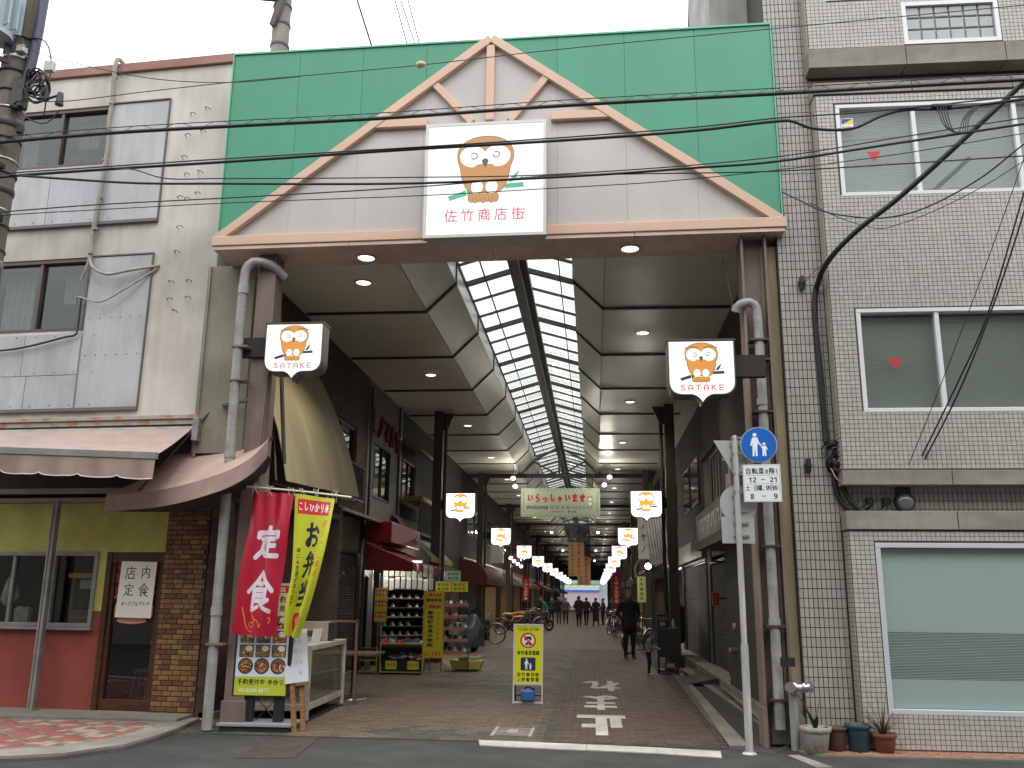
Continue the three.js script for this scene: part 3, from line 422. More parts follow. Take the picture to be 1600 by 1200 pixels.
{ // posters and things inside the shop
  const W = (x, y, zz) => { const a = -4.5 * RAD; return [-4.9 + x * Math.cos(a) + zz * Math.sin(a), y, -11.6 - x * Math.sin(a) + zz * Math.cos(a)]; };
  const pt = canvasTex(384, 560, (c, w, h) => {
    c.fillStyle = '#ece9e2'; c.fillRect(0, 0, w, h); c.lineCap = 'round';
    glyph(c, '店', 60, 50, 110, 130, 9, '#1a1a1c'); glyph(c, '内', 225, 40, 105, 130, 9, '#1a1a1c'); glyph(c, '定', 60, 225, 105, 120, 9, '#1a1a1c'); glyph(c, '食', 215, 215, 110, 135, 9, '#1a1a1c');
    row(c, 'オードブル', 48, 405, 34, 42, 3, 4.5, '#1a1a1c'); row(c, 'チランチ', 240, 400, 28, 38, 2, 4, '#1a1a1c');
  });
  const p = thing('poster', 'white handwritten poster taped to the shop door', 'poster', W(-1.38, 1.655, -0.385), -4.5); p.rotation.z = -0.02;
  part(p, 'sheet', bx(0.53, 0.75, 0.003), mat([0.75, 0.74, 0.7], 0.8)); part(p, 'writing', panel(0.53, 0.75, 0, 0, 0.004), print(pt, 0.85));
  const ft = canvasTex(256, 512, (c, w, h) => { c.fillStyle = '#2a0d0c'; c.fillRect(0, 0, w, h); for (let i = 0; i < 160; i++) { const x = rnd() * w, y = rnd() * h * 0.6; c.fillStyle = ['#b03050', '#c84468', '#8a1f38', '#5e1526'][Math.floor(rnd() * 4)]; c.beginPath(); c.ellipse(x, y, rr(6, 26), rr(5, 16), rr(0, 3), 0, 7); c.fill(); } c.strokeStyle = '#d8c21c'; c.lineWidth = 16; c.strokeRect(20, 350, 46, 90); c.strokeRect(196, 350, 40, 80); c.beginPath(); c.moveTo(20, 395); c.lineTo(66, 395); c.moveTo(196, 390); c.lineTo(236, 390); c.stroke(); c.fillStyle = '#c89a80'; c.beginPath(); c.ellipse(120, 470, 90, 26, 0, 0, 7); c.fill(); });
  const f = thing('menu_poster', 'dark red poster with pink flowers behind the white one on the door', 'poster', W(-1.42, 1.6, -0.445), -4.5); part(f, 'sheet', bx(0.63, 0.86, 0.003), M.dark); part(f, 'picture', panel(0.63, 0.86, 0, 0, 0.003), print(ft, 0.4));
  const cab = thing('display_cabinet', 'yellow topped wooden cabinet inside the lunch shop window', 'cabinet', W(-2.42, 0.06, -1.0), -4.5);
  part(cab, 'body', [bc(-0.24, 0.24, 0, 1.3, -0.2, 0.2, 0.008), bc(-0.24, -0.2, 1.3, 1.75, -0.2, 0.2), bc(0.2, 0.24, 1.3, 1.75, -0.2, 0.2)], mat([0.42, 0.33, 0.2], 0.7, { t: T.wood, s: 0.7 })); part(cab, 'top', bc(-0.28, 0.28, 1.75, 1.82, -0.24, 0.24, 0.006), mat([0.62, 0.48, 0.06], 0.6)); part(cab, 'door', bc(-0.19, 0.19, 1.32, 1.72, 0.15, 0.17), M.dark); part(cab, 'note', bc(-0.12, 0.06, 1.6, 1.72, 0.175, 0.178), M.signWhite);
  const bag = thing('paper_bag', 'cream paper bag standing inside the shop window', 'bag', W(-3.28, 1.17, -0.72), -4.5); part(bag, 'bag', extr([[-0.11, 0], [0.11, 0], [0.12, 0.2], [0.06, 0.235], [0.02, 0.21], [-0.06, 0.24], [-0.12, 0.2]], 0.09, 0.01), mat([0.55, 0.5, 0.36], 0.85, { t: T.mottle, s: 0.3 }));
  const pb = thing('plastic_bag', 'crumpled white plastic bag hanging inside the shop window', 'bag', W(-3.55, 1.62, -0.7), -4.5); const sg = new THREE.IcosahedronGeometry(0.14, 4), sp = sg.attributes.position; for (let i = 0; i < sp.count; i++) { const x = sp.getX(i), y = sp.getY(i), k = 1 + 0.28 * Math.sin(x * 40 + y * 17) * Math.cos(sp.getZ(i) * 31 + y * 22); sp.setXYZ(i, x * k * (0.7 - y * 2), y * 1.6, sp.getZ(i) * k * 0.6); } sg.computeVertexNormals(); part(pb, 'bag', sg, mat([0.6, 0.64, 0.58], 0.5, { trans: 0.3 })); part(pb, 'handle', tube([[-0.03, 0.2, 0], [0, 0.34, 0], [0.03, 0.2, 0]], 0.006, 12), mat([0.6, 0.64, 0.58], 0.5));
  one('shop_counter', [bx(2.2, 1.08, 0.5, -3.45 + -4.9, 0.6, -12.9)], mat([0.2, 0.1, 0.06], 0.6, { t: T.wood, s: 1 }), 'brown counter behind the lunch shop window', 'counter');
  const fr = thing('fridge', 'white low refrigerator seen through the glass shop door', 'fridge', W(-1.22, 0.06, -1.15), -4.5); part(fr, 'body', bc(-0.17, 0.17, 0.03, 0.86, -0.25, 0.25, 0.02), mat([0.66, 0.66, 0.62], 0.4)); part(fr, 'handle', bc(-0.15, -0.13, 0.45, 0.75, 0.25, 0.28), M.steel); part(fr, 'top', bc(-0.18, 0.18, 0.86, 0.89, -0.26, 0.26), M.steel);
  const st = thing('stool', 'round stool with steel legs inside the shop door', 'stool', W(-1.58, 0.06, -1.1), -4.5); part(st, 'seat', cyl(0.16, 0.16, 0.045, 0, 0.46, 0, 20), mat([0.16, 0.12, 0.09], 0.6)); for (let i = 0; i < 4; i++) { const a = i * 1.571 + 0.7; part(st, 'leg', tube([[0.1 * Math.cos(a), 0.46, 0.1 * Math.sin(a)], [0.17 * Math.cos(a), 0, 0.17 * Math.sin(a)]], 0.011, 2), M.steel); }
  const tb = thing('small_table', 'dark table top glimpsed inside the shop door', 'table', W(-1.5, 0.06, -1.9), -4.5); part(tb, 'top', bx(0.8, 0.03, 0.6, 0, 0.72, 0), M.wood); for (const [x, y] of [[-0.35, -0.25], [0.35, -0.25], [-0.35, 0.25], [0.35, 0.25]]) part(tb, 'leg', bx(0.04, 0.71, 0.04, x, 0.355, y), M.darkSteel);
}
{ // retractable awning over the shop
  const a = thing('retractable_awning', 'salmon cloth awning with a scalloped valance over the lunch shop', 'awning');
  const B = (u) => [-9.5 + u * 4.1, 3.8 + 0.0 * u, -11.83 + u * 0.29], F = (u) => [-9.5 + u * 4.15, 3.475 - u * 0.215, -10.92 + u * 0.42];
  part(a, 'canopy', thick(40, 8, (u, v) => { const b = B(u), f = F(u), s = 0.03 * Math.sin(v * Math.PI) * (1 + 0.3 * Math.sin(u * 17)); return [b[0] + (f[0] - b[0]) * v, b[1] + (f[1] - b[1]) * v - s, b[2] + (f[2] - b[2]) * v]; }, 0.004, [0, 1, 0], (u, v) => [u * 4, v * 1.2]), M.awning);
  part(a, 'valance', thick(160, 6, (u, v) => { const f = F(u), s = (u * 7.55 + 0.35) % 1, sc = 0.215 + 0.035 * (1 - Math.pow(Math.abs(2 * s - 1), 6)); return [f[0], f[1] - 0.05 - v * sc, f[2] + 0.012 + 0.02 * v * Math.sin(u * 44 + 1) + 0.012 * v * Math.sin(u * 91)]; }, 0.004, [0, 0, 1], (u, v) => [u * 4, v * 0.3]), M.awning);
  part(a, 'valance_trim', tube(Array.from({ length: 320 }, (_, i) => { const u = i / 319, f = F(u), s = (u * 7.55 + 0.35) % 1, sc = 0.215 + 0.035 * (1 - Math.pow(Math.abs(2 * s - 1), 6)); return [f[0], f[1] - 0.05 - sc, f[2] + 0.012 + 0.02 * Math.sin(u * 44 + 1) + 0.012 * Math.sin(u * 91)]; }), 0.007, 640, 5), mat([0.72, 0.68, 0.62], 0.8));
  const f0 = F(0), f1 = F(1.004);
  part(a, 'front_bar', [bar([f0[0], f0[1] - 0.02, f0[2]], [f1[0], f1[1] - 0.02, f1[2]], 0.05, 0.055), bar([f0[0], f0[1] + 0.02, f0[2]], [f1[0], f1[1] + 0.02, f1[2]], 0.03, 0.03)], M.greyAlu);
  part(a, 'roller', [tube([[-9.5, 3.78, -11.86], [-5.33, 3.78, -11.56]], 0.05, 2, 10), bc(-5.36, -5.27, 3.6, 3.92, -11.7, -11.42, 0.01)], M.greyAlu);
  for (const x of [-5.75, -7.6]) part(a, 'arm', [bar([x, 3.62, -11.6], [x - 0.42, 3.38, -11.1], 0.035, 0.05), bar([x - 0.42, 3.38, -11.1], [x + 0.02, 3.16 + (-5.5 - x) * 0.05, -10.62], 0.03, 0.04)], M.darkSteel);
}
{ // curved canopy over the corner
  const a = thing('corner_canopy', 'curved salmon canopy on a rod at the corner beside the arcade column', 'canopy');
  const edge = new THREE.CatmullRomCurve3([V(-6.66, 2.9, -11.78), V(-6.3, 2.885, -11.48), V(-5.89, 2.88, -11.2), V(-5.48, 2.885, -10.95), V(-5.05, 2.92, -10.7), V(-4.7, 2.99, -10.58), V(-4.38, 3.09, -10.52), V(-4.17, 3.25, -10.6), V(-4.09, 3.5, -10.88)]);
  const back = (u) => { const p = [[-6.64, 2.92, -11.82], [-6.2, 3.12, -11.78], [-5.72, 3.47, -11.76], [-5.2, 3.5, -11.72], [-4.75, 3.52, -11.66], [-4.4, 3.56, -11.5], [-4.1, 3.58, -11.1]], t = u * 6, i = Math.min(5, Math.floor(t)), k = t - i; return p[i].map((x, j) => x + (p[i + 1][j] - x) * k); };
  const m2 = mat([0.56, 0.39, 0.33], 0.75, { t: T.streak, s: 2.4, sy: 1.6, side: 1 });
  part(a, 'top', thick(40, 8, (u, v) => { const e = edge.getPoint(u), b = back(u), s = Math.sin(v * Math.PI) * 0.03; return [b[0] + (e.x - b[0]) * v, b[1] + (e.y - b[1]) * v + s, b[2] + (e.z - b[2]) * v]; }, 0.02, [0, 1, 0], (u, v) => [u * 3, v]), m2);
  part(a, 'fascia', thick(50, 1, (u, v) => { const e = edge.getPoint(u); return [e.x, e.y - v * 0.215, e.z + 0.004]; }, 0.02, [0, 0, 1], (u, v) => [u * 3, v * 0.2]), mat([0.5, 0.34, 0.285], 0.7, { t: T.streak, s: 2.4, sy: 0.8, side: 1 }));
  part(a, 'rod', tube([[-5.12, 4.12, -11.58], [-5.89, 2.9, -11.19]], 0.014, 2), M.darkSteel); part(a, 'soffit', thick(30, 2, (u, v) => { const e = edge.getPoint(u), b = back(u); return [b[0] + (e.x - b[0]) * v, e.y - 0.19, b[2] + (e.z - b[2]) * v]; }, 0.01, [0, 1, 0]), M.dark);
}

// ---------- the gate at the head of the covered street ----------
const GATE = [-4.5, 0, -11.0], GT = -1.2;
const GW = (x, y, z) => { const a = GT * RAD; return [GATE[0] + x * Math.cos(a) + z * Math.sin(a), y, GATE[2] - x * Math.sin(a) + z * Math.cos(a)]; };
const gate = thing('arcade_gate', 'gabled entrance gate of the covered street, green panels with salmon timbers', 'gate', GATE, GT);
{
  part(gate, 'body', [bc(-0.52, 6.91, 6.17, 9.1, -0.7, -0.03)], M.greyAlu);
  const gx = [-0.54, 0.43, 1.35, 2.26, 3.17, 4.08, 4.99, 5.93, 6.93];
  for (let i = 0; i < 8; i++) part(gate, 'green_panel', bc(gx[i] + 0.0015, gx[i + 1] - 0.0015, 6.2, 9.12, -0.03, 0, 0.002), i % 2 ? M.green : M.greenB);
  part(gate, 'top_trim', [bc(-0.56, 6.95, 9.122, 9.15, -0.72, 0.02), bc(-0.56, -0.542, 6.2, 9.12, -0.7, 0.02), bc(6.932, 6.95, 6.2, 9.12, -0.7, 0.02)], mat([0.12, 0.4, 0.25], 0.45));
  const roofY = (x) => x < 3.17 ? 6.28 + (x + 0.5) / 3.67 * 2.83 : 6.28 + (6.88 - x) / 3.71 * 2.83;
  const cx = [-0.44, 0.43, 1.35, 2.26, 3.17, 4.08, 4.99, 5.9, 6.82];
  for (let i = 0; i < 8; i++) part(gate, 'gable_panel', extr([[cx[i] + 0.0012, 6.26], [cx[i + 1] - 0.0012, 6.26], [cx[i + 1] - 0.0012, roofY(cx[i + 1])], [cx[i] + 0.0012, roofY(cx[i])]], 0.025, 0, [], 0, 0, 0.002), M.mauve);
  const bm = (a, b, w, d = 0.075, z = 0.03) => { const dx = b[0] - a[0], dy = b[1] - a[1], L = Math.hypot(dx, dy), nx = -dy / L * w / 2, ny = dx / L * w / 2; return extr([[a[0] + nx, a[1] + ny], [a[0] - nx, a[1] - ny], [b[0] - nx, b[1] - ny], [b[0] + nx, b[1] + ny]], d, 0.006, [], 0, 0, z); };
  part(gate, 'rafter', bm([-0.52, 6.27], [3.17, 9.1], 0.12, 0.085), M.salmon); part(gate, 'rafter', bm([6.9, 6.27], [3.18, 9.1], 0.12, 0.083), M.salmon);
  part(gate, 'collar_beam', bm([1.6, 7.87], [2.32, 7.87], 0.115), M.salmon); part(gate, 'collar_beam', bm([4.0, 7.87], [4.76, 7.87], 0.115), M.salmon);
  part(gate, 'king_post', bm([3.17, 7.86], [3.17, 9.0], 0.115, 0.07), M.salmon);
  part(gate, 'strut', bm([2.39, 8.46], [2.93, 7.84], 0.1, 0.066), M.salmon); part(gate, 'strut', bm([3.93, 8.46], [3.44, 7.84], 0.1, 0.066), M.salmon);
  part(gate, 'bottom_beam', [bc(-0.58, 6.97, 6.165, 6.3, -0.02, 0.12, 0.01)], M.salmon);
  for (let i = 0; i < 4; i++) part(gate, 'soffit_panel', bc(-0.56 + i * 1.877 + 0.003, -0.56 + (i + 1) * 1.877 - 0.003, 6.11, 6.16, -0.62, 0.1, 0.003), M.soffit);
  // columns of rolled steel
  const H = (x0, x1, z0, z1, y1) => [bc(x0, x0 + 0.03, 0, y1, z0, z1), bc(x1 - 0.03, x1, 0, y1, z0, z1), bc(x0 + 0.03, x1 - 0.03, 0, y1, (z0 + z1) / 2 - 0.02, (z0 + z1) / 2 + 0.02)];
  part(gate, 'column', [bc(0.0, 0.26, 0, 6.11, -0.42, -0.12, 0.02), bc(-0.02, 0.28, 0, 0.35, -0.44, -0.1, 0.01)], M.column);
  part(gate, 'column', [...H(6.4, 6.72, -0.36, 0.0, 6.11), bc(6.38, 6.43, 0, 0.42, -0.38, 0.015), bc(6.69, 6.74, 0, 0.42, -0.38, 0.015)], M.column);
  part(gate, 'lattice_post', [bc(6.78, 6.81, 0.4, 6.0, -0.5, -0.45), bc(6.98, 7.01, 0.4, 6.0, -0.5, -0.45), bc(6.74, 7.1, 3.75, 3.8, -0.5, -0.3), ...Array.from({ length: 46 }, (_, i) => bc(6.81, 6.98, 0.55 + i * 0.12, 0.6 + i * 0.12, -0.49, -0.46))], M.column);
  part(gate, 'lattice_backing', bc(6.8, 7.0, 0.4, 6.0, -0.56, -0.53), M.olive);
  const clip = (x, ys, z) => ys.map((y) => bc(x - 0.08, x + 0.14, y, y + 0.025, z - 0.12, z + 0.07));
  const pl = part(gate, 'downpipe', [tube([[-0.115, 0.03, 0.02], [-0.115, 3, 0.02], [-0.115, 5.72, 0.02], [-0.1, 5.86, 0.02], [-0.03, 5.95, 0.01], [0.12, 5.96, -0.04], [0.26, 5.9, -0.12], [0.36, 5.8, -0.22]], 0.062, 90, 12), cyl(0.072, 0.072, 0.12, -0.115, 5.5, 0.02), cyl(0.072, 0.072, 0.1, -0.115, 1.35, 0.02), cyl(0.07, 0.07, 0.08, -0.115, 3.3, 0.02)], M.pvc);
  part(pl, 'pipe_clip', clip(-0.115, [1.0, 4.3, 4.75], 0.02), M.column);
  const pr = part(gate, 'downpipe', [tube([[6.56, 0.2, 0.02], [6.56, 2.5, 0.02], [6.56, 5.02, 0.02], [6.55, 5.13, 0.02], [6.5, 5.2, 0.02], [6.4, 5.2, 0.02], [6.32, 5.16, 0.0], [6.3, 5.1, -0.02]], 0.058, 90, 12), cyl(0.068, 0.068, 0.1, 6.56, 1.3, 0.02), cyl(0.066, 0.066, 0.08, 6.56, 3.9, 0.02)], M.pvc);
  part(pr, 'pipe_clip', clip(6.53, [0.5, 1.3, 2.2, 3.8, 4.45, 4.7], 0.02), M.darkSteel);
  part(gate, 'side_panel', [bc(-0.9, -0.2, 3.45, 6.12, -0.62, -0.52), bc(-0.86, -0.84, 3.4, 6.1, -0.52, -0.49)], M.olive);
  part(gate, 'tie_rod', bar([-0.5, 4.1, -0.5], [0.05, 4.1, -0.15], 0.04, 0.04), M.darkSteel); part(gate, 'tie_rod', bar([6.6, 3.85, -0.3], [7.2, 3.85, -0.3], 0.05, 0.06), M.darkSteel);
  part(gate, 'hanging_wire', [tube([[0.33, 5.7, 0.0], [0.29, 3.3, 0.02]], 0.006, 2, 4), tube([[6.2, 5.9, -0.2], [6.3, 5.1, -0.1]], 0.008, 2, 4), tube([[0.42, 3.3, -0.5], [0.2, 5.4, -0.5]], 0.03, 2, 5)], M.darkSteel);
}
// ---------- owl emblem shared by the lit signs ----------
function owl(c, X, Y, k, branch, line, fur = '#d28c2e') { // X, Y: top left corner, k: scale of a 560 x 560 drawing
  c.save(); c.translate(X, Y); c.scale(k, k); c.translate(-320, -245); c.lineJoin = 'round'; c.lineCap = 'round';
  c.fillStyle = branch;
  const poly = (p) => { c.beginPath(); p.forEach((q, i) => (i ? c.lineTo(...q) : c.moveTo(...q))); c.closePath(); c.fill(); };
  poly([[332, 722], [430, 690], [480, 672], [512, 690], [508, 716], [440, 728], [346, 758]]); poly([[694, 640], [780, 636], [886, 630], [890, 668], [780, 672], [700, 680]]); poly([[776, 626], [800, 585], [858, 532], [836, 590], [800, 624]]); poly([[590, 650], [614, 650], [614, 690], [590, 690]]);
  c.strokeStyle = '#fff'; c.lineWidth = 6; c.beginPath(); c.moveTo(468, 676); c.lineTo(474, 720); c.moveTo(744, 636); c.lineTo(746, 678); c.stroke();
  c.strokeStyle = branch; c.lineWidth = 5; c.beginPath(); c.moveTo(800, 620); c.lineTo(880, 588); c.stroke();
  c.fillStyle = fur; c.strokeStyle = line; c.lineWidth = 7;
  c.beginPath(); c.moveTo(400, 420); c.bezierCurveTo(385, 330, 470, 256, 610, 256); c.bezierCurveTo(750, 256, 818, 330, 813, 420); c.bezierCurveTo(810, 470, 788, 490, 785, 520); c.bezierCurveTo(780, 590, 765, 645, 715, 692); c.lineTo(490, 692); c.bezierCurveTo(440, 640, 426, 560, 420, 500); c.bezierCurveTo(405, 470, 403, 450, 400, 420); c.closePath(); c.fill(); c.stroke();
  c.fillStyle = '#fff'; for (const [x, y, a, b] of [[512, 415, 96, 84], [692, 415, 98, 84]]) { c.beginPath(); c.ellipse(x, y, a, b, 0, 0, 7); c.fill(); }
  c.fillStyle = fur; c.beginPath(); c.moveTo(560, 330); c.lineTo(646, 330); c.lineTo(604, 374); c.closePath(); c.fill(); c.beginPath(); c.moveTo(540, 480); c.quadraticCurveTo(604, 470, 660, 480); c.lineTo(700, 520); c.lineTo(500, 520); c.closePath(); c.fill();
  c.strokeStyle = line; c.lineWidth = 10; c.beginPath(); c.moveTo(398, 332); c.quadraticCurveTo(490, 286, 572, 330); c.moveTo(648, 322); c.quadraticCurveTo(730, 284, 814, 328); c.stroke();
  c.lineWidth = 9; c.beginPath(); c.arc(522, 412, 23, 3.6, 8.8); c.stroke(); c.beginPath(); c.arc(686, 404, 23, 4.2, 9.4); c.stroke();
  c.fillStyle = '#4a4238'; c.beginPath(); c.moveTo(577, 452); c.quadraticCurveTo(604, 412, 630, 452); c.lineTo(604, 506); c.closePath(); c.fill();
  c.fillStyle = '#fff'; for (const x of [546, 654]) { c.beginPath(); c.ellipse(x, 656, 44, 52, 0, 0, 7); c.fill(); }
  c.fillStyle = fur; c.lineWidth = 5; c.strokeStyle = line; for (let i = 0; i < 7; i++) { c.beginPath(); c.ellipse(504 + i * 30, 738 + (i % 2) * 6, 22, 36, 0, 0, 7); c.fill(); c.stroke(); } c.fillRect(500, 706, 196, 34);
  c.restore();
}
const bigTex = canvasTex(1024, 1024, (c, w, h) => {
  c.fillStyle = '#fbfdff'; c.fillRect(0, 0, w, h); owl(c, 170, 95, 1.2, '#3fae80', '#8a6a50', '#c08440');
  c.save(); c.translate(0, 0); row(c, '佐竹商店街', 158, 788, 112, 114, 36, 10, '#cf545c'); c.restore();
});
{
  const s = thing('lit_sign', 'large square lit sign with an owl and red characters on the gable', 'sign', GW(3.17, 6.845, 0.12), GT);
  s.scale.setScalar(0.965);
  part(s, 'case', [bc(-0.8, 0.8, -0.81, 0.81, 0, 0.28, 0.01), bc(-0.82, 0.82, -0.83, -0.79, 0.2, 0.305), bc(-0.82, 0.82, 0.79, 0.83, 0.2, 0.305), bc(-0.82, -0.78, -0.79, 0.79, 0.2, 0.305), bc(0.78, 0.82, -0.79, 0.79, 0.2, 0.305)], mat([0.48, 0.48, 0.45], 0.4, { metal: 0.4 }));
  part(s, 'face', panel(1.56, 1.58, 0, 0, 0.288), glow(bigTex, 0.84));
  const l = new THREE.RectAreaLight(new THREE.Color(1, 0.98, 0.93), 1.1, 1.5, 1.5); l.name = 'sign_light'; l.position.set(0, 0, 0.31); l.lookAt(0, 0, 2); s.add(l); l.rotation.set(0, Math.PI, 0);
}
const shieldTex = canvasTex(512, 512, (c, w, h) => { c.fillStyle = '#fbfeff'; c.fillRect(0, 0, w, h); owl(c, 85, 10, 0.6, '#23211f', '#4d3a28'); row(c, 'SATAKE', 92, 348, 38, 46, 20, 8, '#d0503c'); });
const shieldShape = (k, b) => { const s = new THREE.Shape(), w = 0.39 * k, h = 0.66 * k; s.moveTo(-w, 0); s.lineTo(-w, -h + 0.16); s.quadraticCurveTo(-w, -h + 0.0, -w + 0.16, -h); s.lineTo(-0.13, -h); s.quadraticCurveTo(-0.05, -h - 0.01, 0, -h - 0.1 * k); s.quadraticCurveTo(0.05, -h - 0.01, 0.13, -h); s.lineTo(w - 0.16, -h); s.quadraticCurveTo(w, -h, w, -h + 0.16); s.lineTo(w, 0); s.closePath(); return s; };
const shieldFace = new THREE.ShapeGeometry(shieldShape(0.955), 10); { const p = shieldFace.attributes.position, u = shieldFace.attributes.uv; for (let i = 0; i < p.count; i++) u.setXY(i, p.getX(i) / 0.78 + 0.5, 1 + (p.getY(i) - 0.01) / 0.78); }
const shieldBody = extr(shieldShape(1), 0.26, 0.008).translate(0, 0, -0.26), shieldGlow = glow(shieldTex, 0.9), shieldFar = glow(shieldTex, 1.5), shieldCase = mat([0.09, 0.075, 0.065], 0.4, { metal: 0.3 });
function owlSign(x, y, z, side, label, group, lit = 1) {
  const s = thing('owl_sign', label, 'sign', [x, y, z], 0, group);
  part(s, 'case', [shieldBody.clone(), bc(-0.4, 0.4, 0, 0.02, -0.265, 0.005)], shieldCase); part(s, 'face', shieldFace.clone().translate(0, -0.012, 0.004), z < -20 ? shieldFar : shieldGlow); part(s, 'bracket', bc(side < 0 ? -0.75 : 0.39, side < 0 ? -0.39 : 0.75, -0.42, -0.16, -0.18, -0.08), M.dark);
  part(s, 'back_face', shieldFace.clone().rotateY(Math.PI).translate(0, -0.012, -0.264), z < -20 ? shieldFar : shieldGlow);
  const l = new THREE.RectAreaLight(new THREE.Color(1, 0.97, 0.9), lit, 0.7, 0.6); l.name = 'owl_sign_light'; l.position.set(0, -0.34, 0.03); l.rotation.y = Math.PI; s.add(l);
  return s;
}
owlSign(-3.875, 5.075, -10.98, -1, 'lit shield owl sign hanging off the left gate column above the flags', null, 1.2);
owlSign(1.28, 4.56, -10.28, 1, 'lit shield owl sign hanging off the right gate column, nearest and largest', null, 1.2);
const ordL = ['second lit owl shield along the left columns, above the shoe racks', 'third lit owl shield along the left columns, left of the welcome banner', 'fourth lit owl shield along the left columns, above the fruit shop'], ordR = ['second lit owl shield along the right columns, right of the welcome banner', 'third lit owl shield along the right columns, below the larger one', 'fourth lit owl shield along the right columns, over the red banner'];
for (let i = 0; i < 10; i++) {
  owlSign(-3.42 - (i > 0 ? 0.16 : 0), 4.23, -23.1 - 12 * i, -1, ordL[i] ?? ORD[i + 1] + ' lit owl shield from the gate along the left columns, small and distant', i > 2 ? 'far owl shields on the left' : null, 1.2);
  owlSign(1.31, 4.2, -22.35 - 12 * i, 1, ordR[i] ?? ORD[i + 1] + ' lit owl shield from the gate along the right columns, small and distant', i > 2 ? 'far owl shields on the right' : null, 1.2);
}

// ---------- the roof of the arcade ----------
const CX = -1.31, roof = thing('arcade_roof', 'long arcade ceiling of brown panels with a central glass ridge skylight', 'roof', [CX, 0, 0]);
{
  const z0 = -11.58, N = 42, pitch = 3, y = 6.4, edge = 3.64, bend = 1.525, top = 1.02, yt = 6.9, yc = 7.28, zEnd = -72;
  const fl = (w) => bx(w, 0.03, 0.985, 0, 0, 0, 0.003), gF = fl(edge - bend - 0.01), sl = Math.hypot(bend - top, yt - y), ang = Math.atan2(yt - y, bend - top);
  const gS = bx(sl - 0.008, 0.03, 2.9, 0, 0, 0, 0.003), gC = bx(0.03, yc - yt, 2.95, 0, 0, 0);
  const jb = (s) => [bx(edge - bend, 0.05, 0.07, s * (edge + bend) / 2, y - 0.008, 0), bx(sl + 0.02, 0.05, 0.07).rotateZ(s * -ang).translate(s * (bend + top) / 2, (y + yt) / 2 - 0.008, 0), bx(0.05, yc - yt, 0.06, s * (top + 0.005), (yt + yc) / 2, 0)];
  const gJ = mergeGeometries([...jb(1), ...jb(-1)].map(clean));
  for (let k = 0; k < N; k++) {
    const zc = z0 - k * pitch - pitch / 2;
    for (const s of [-1, 1]) {
      for (let j = 0; j < 3; j++) { const o = part(roof, 'ceiling_panel', gF, (k + j) % 2 ? M.ceil : M.ceilB); o.position.set(s * (edge + bend) / 2, y + 0.015 + rr(-0.002, 0.002), zc + (j - 1) * 0.985); }
      const o = part(roof, 'sloped_panel', gS, k % 2 ? M.ceil : M.ceilB); o.position.set(s * (bend + top) / 2, (y + yt) / 2 + 0.015, zc); o.rotation.z = s * -ang;
      const c = part(roof, 'kerb_panel', gC, M.ceil); c.position.set(s * (top + 0.015), (yt + yc) / 2, zc);
    }
    const jn = part(roof, 'joint_bar', gJ, M.ceilDark); jn.position.z = z0 - k * pitch;
  }
  part(roof, 'eave_board', [bc(-edge - 0.3, -edge - 0.002, 6.405, 6.44, zEnd - 66, z0 - 0.2), bc(edge + 0.002, edge + 0.5, 6.405, 6.44, zEnd - 66, z0 - 0.2)], M.ceilB);
  part(roof, 'top_deck', [bc(-edge - 0.1, -top - 0.05, 7.3, 7.36, zEnd - 66, z0 - 0.2), bc(top + 0.05, edge + 0.4, 7.3, 7.36, zEnd - 66, z0 - 0.2), bc(-edge - 0.1, -edge, 6.46, 7.3, zEnd - 66, z0 - 0.2), bc(edge, edge + 0.1, 6.46, 7.3, zEnd - 66, z0 - 0.2), bc(-edge, -top - 0.05, 6.5, 7.3, z0 - 0.04, z0), bc(top + 0.05, edge, 6.5, 7.3, z0 - 0.04, z0), bc(-top - 0.05, top + 0.05, 7.3, 7.4, zEnd - 66, zEnd)], M.ceilDark);
  part(roof, 'ridge_beam', [bc(-0.17, 0.17, 7.44, 7.54, zEnd, z0 + 0.3), bc(-0.05, 0.05, 7.3, 7.44, zEnd, z0 + 0.3)], M.darkSteel);
  part(roof, 'edge_gutter', [bc(-top - 0.05, -top + 0.02, yc, yc + 0.07, zEnd, z0 + 0.3), bc(top - 0.02, top + 0.05, yc, yc + 0.07, zEnd, z0 + 0.3)], M.darkSteel);
  const rise = 0.3, L = Math.hypot(top, rise), ra = Math.atan2(rise, top), raf = (w, h) => mergeGeometries([-1, 1].map((s) => clean(bx(L, h, w).rotateZ(s * -ra).translate(s * top / 2, yc + 0.03 + rise / 2, 0)))), gBig = raf(0.085, 0.09), gSm = raf(0.042, 0.045);
  const gP = (a, b) => (s) => { const x0 = a * top, x1 = b * top, l = (x1 - x0) / Math.cos(ra); return bx(l - 0.02, 0.008, 0.94).rotateZ(s * -ra).translate(s * (x0 + x1) / 2, yc + 0.09 + rise * (1 - (a + b) / 2), 0); };
  const milk = mat([0.9, 0.92, 0.9], 0.25, { trans: 0.93 }), geos = [gP(0.1, 0.64)(-1), gP(0.66, 0.99)(-1), gP(0.1, 0.72)(1), gP(0.74, 0.99)(1)], milkB = mat([0.86, 0.88, 0.84], 0.3, { trans: 0.9 });
  const extra = [];
  for (let i = 0; i * 1 < 60; i++) {
    const z = -11.8 - i; const r = part(roof, 'glazing_bar', i % 3 === 1 ? gBig : gSm, M.darkSteel); r.position.z = z;
    geos.forEach((g) => { const p = part(roof, 'pane', g, rnd() < 0.12 ? milkB : milk); p.position.z = z - 0.5; });
  }
  part(roof, 'purlin', [-0.65, 0.73].map((k) => bc(k * top - 0.012, k * top + 0.012, yc + 0.05 + rise * (1 - Math.abs(k)), yc + 0.085 + rise * (1 - Math.abs(k)), zEnd, z0)), M.darkSteel);
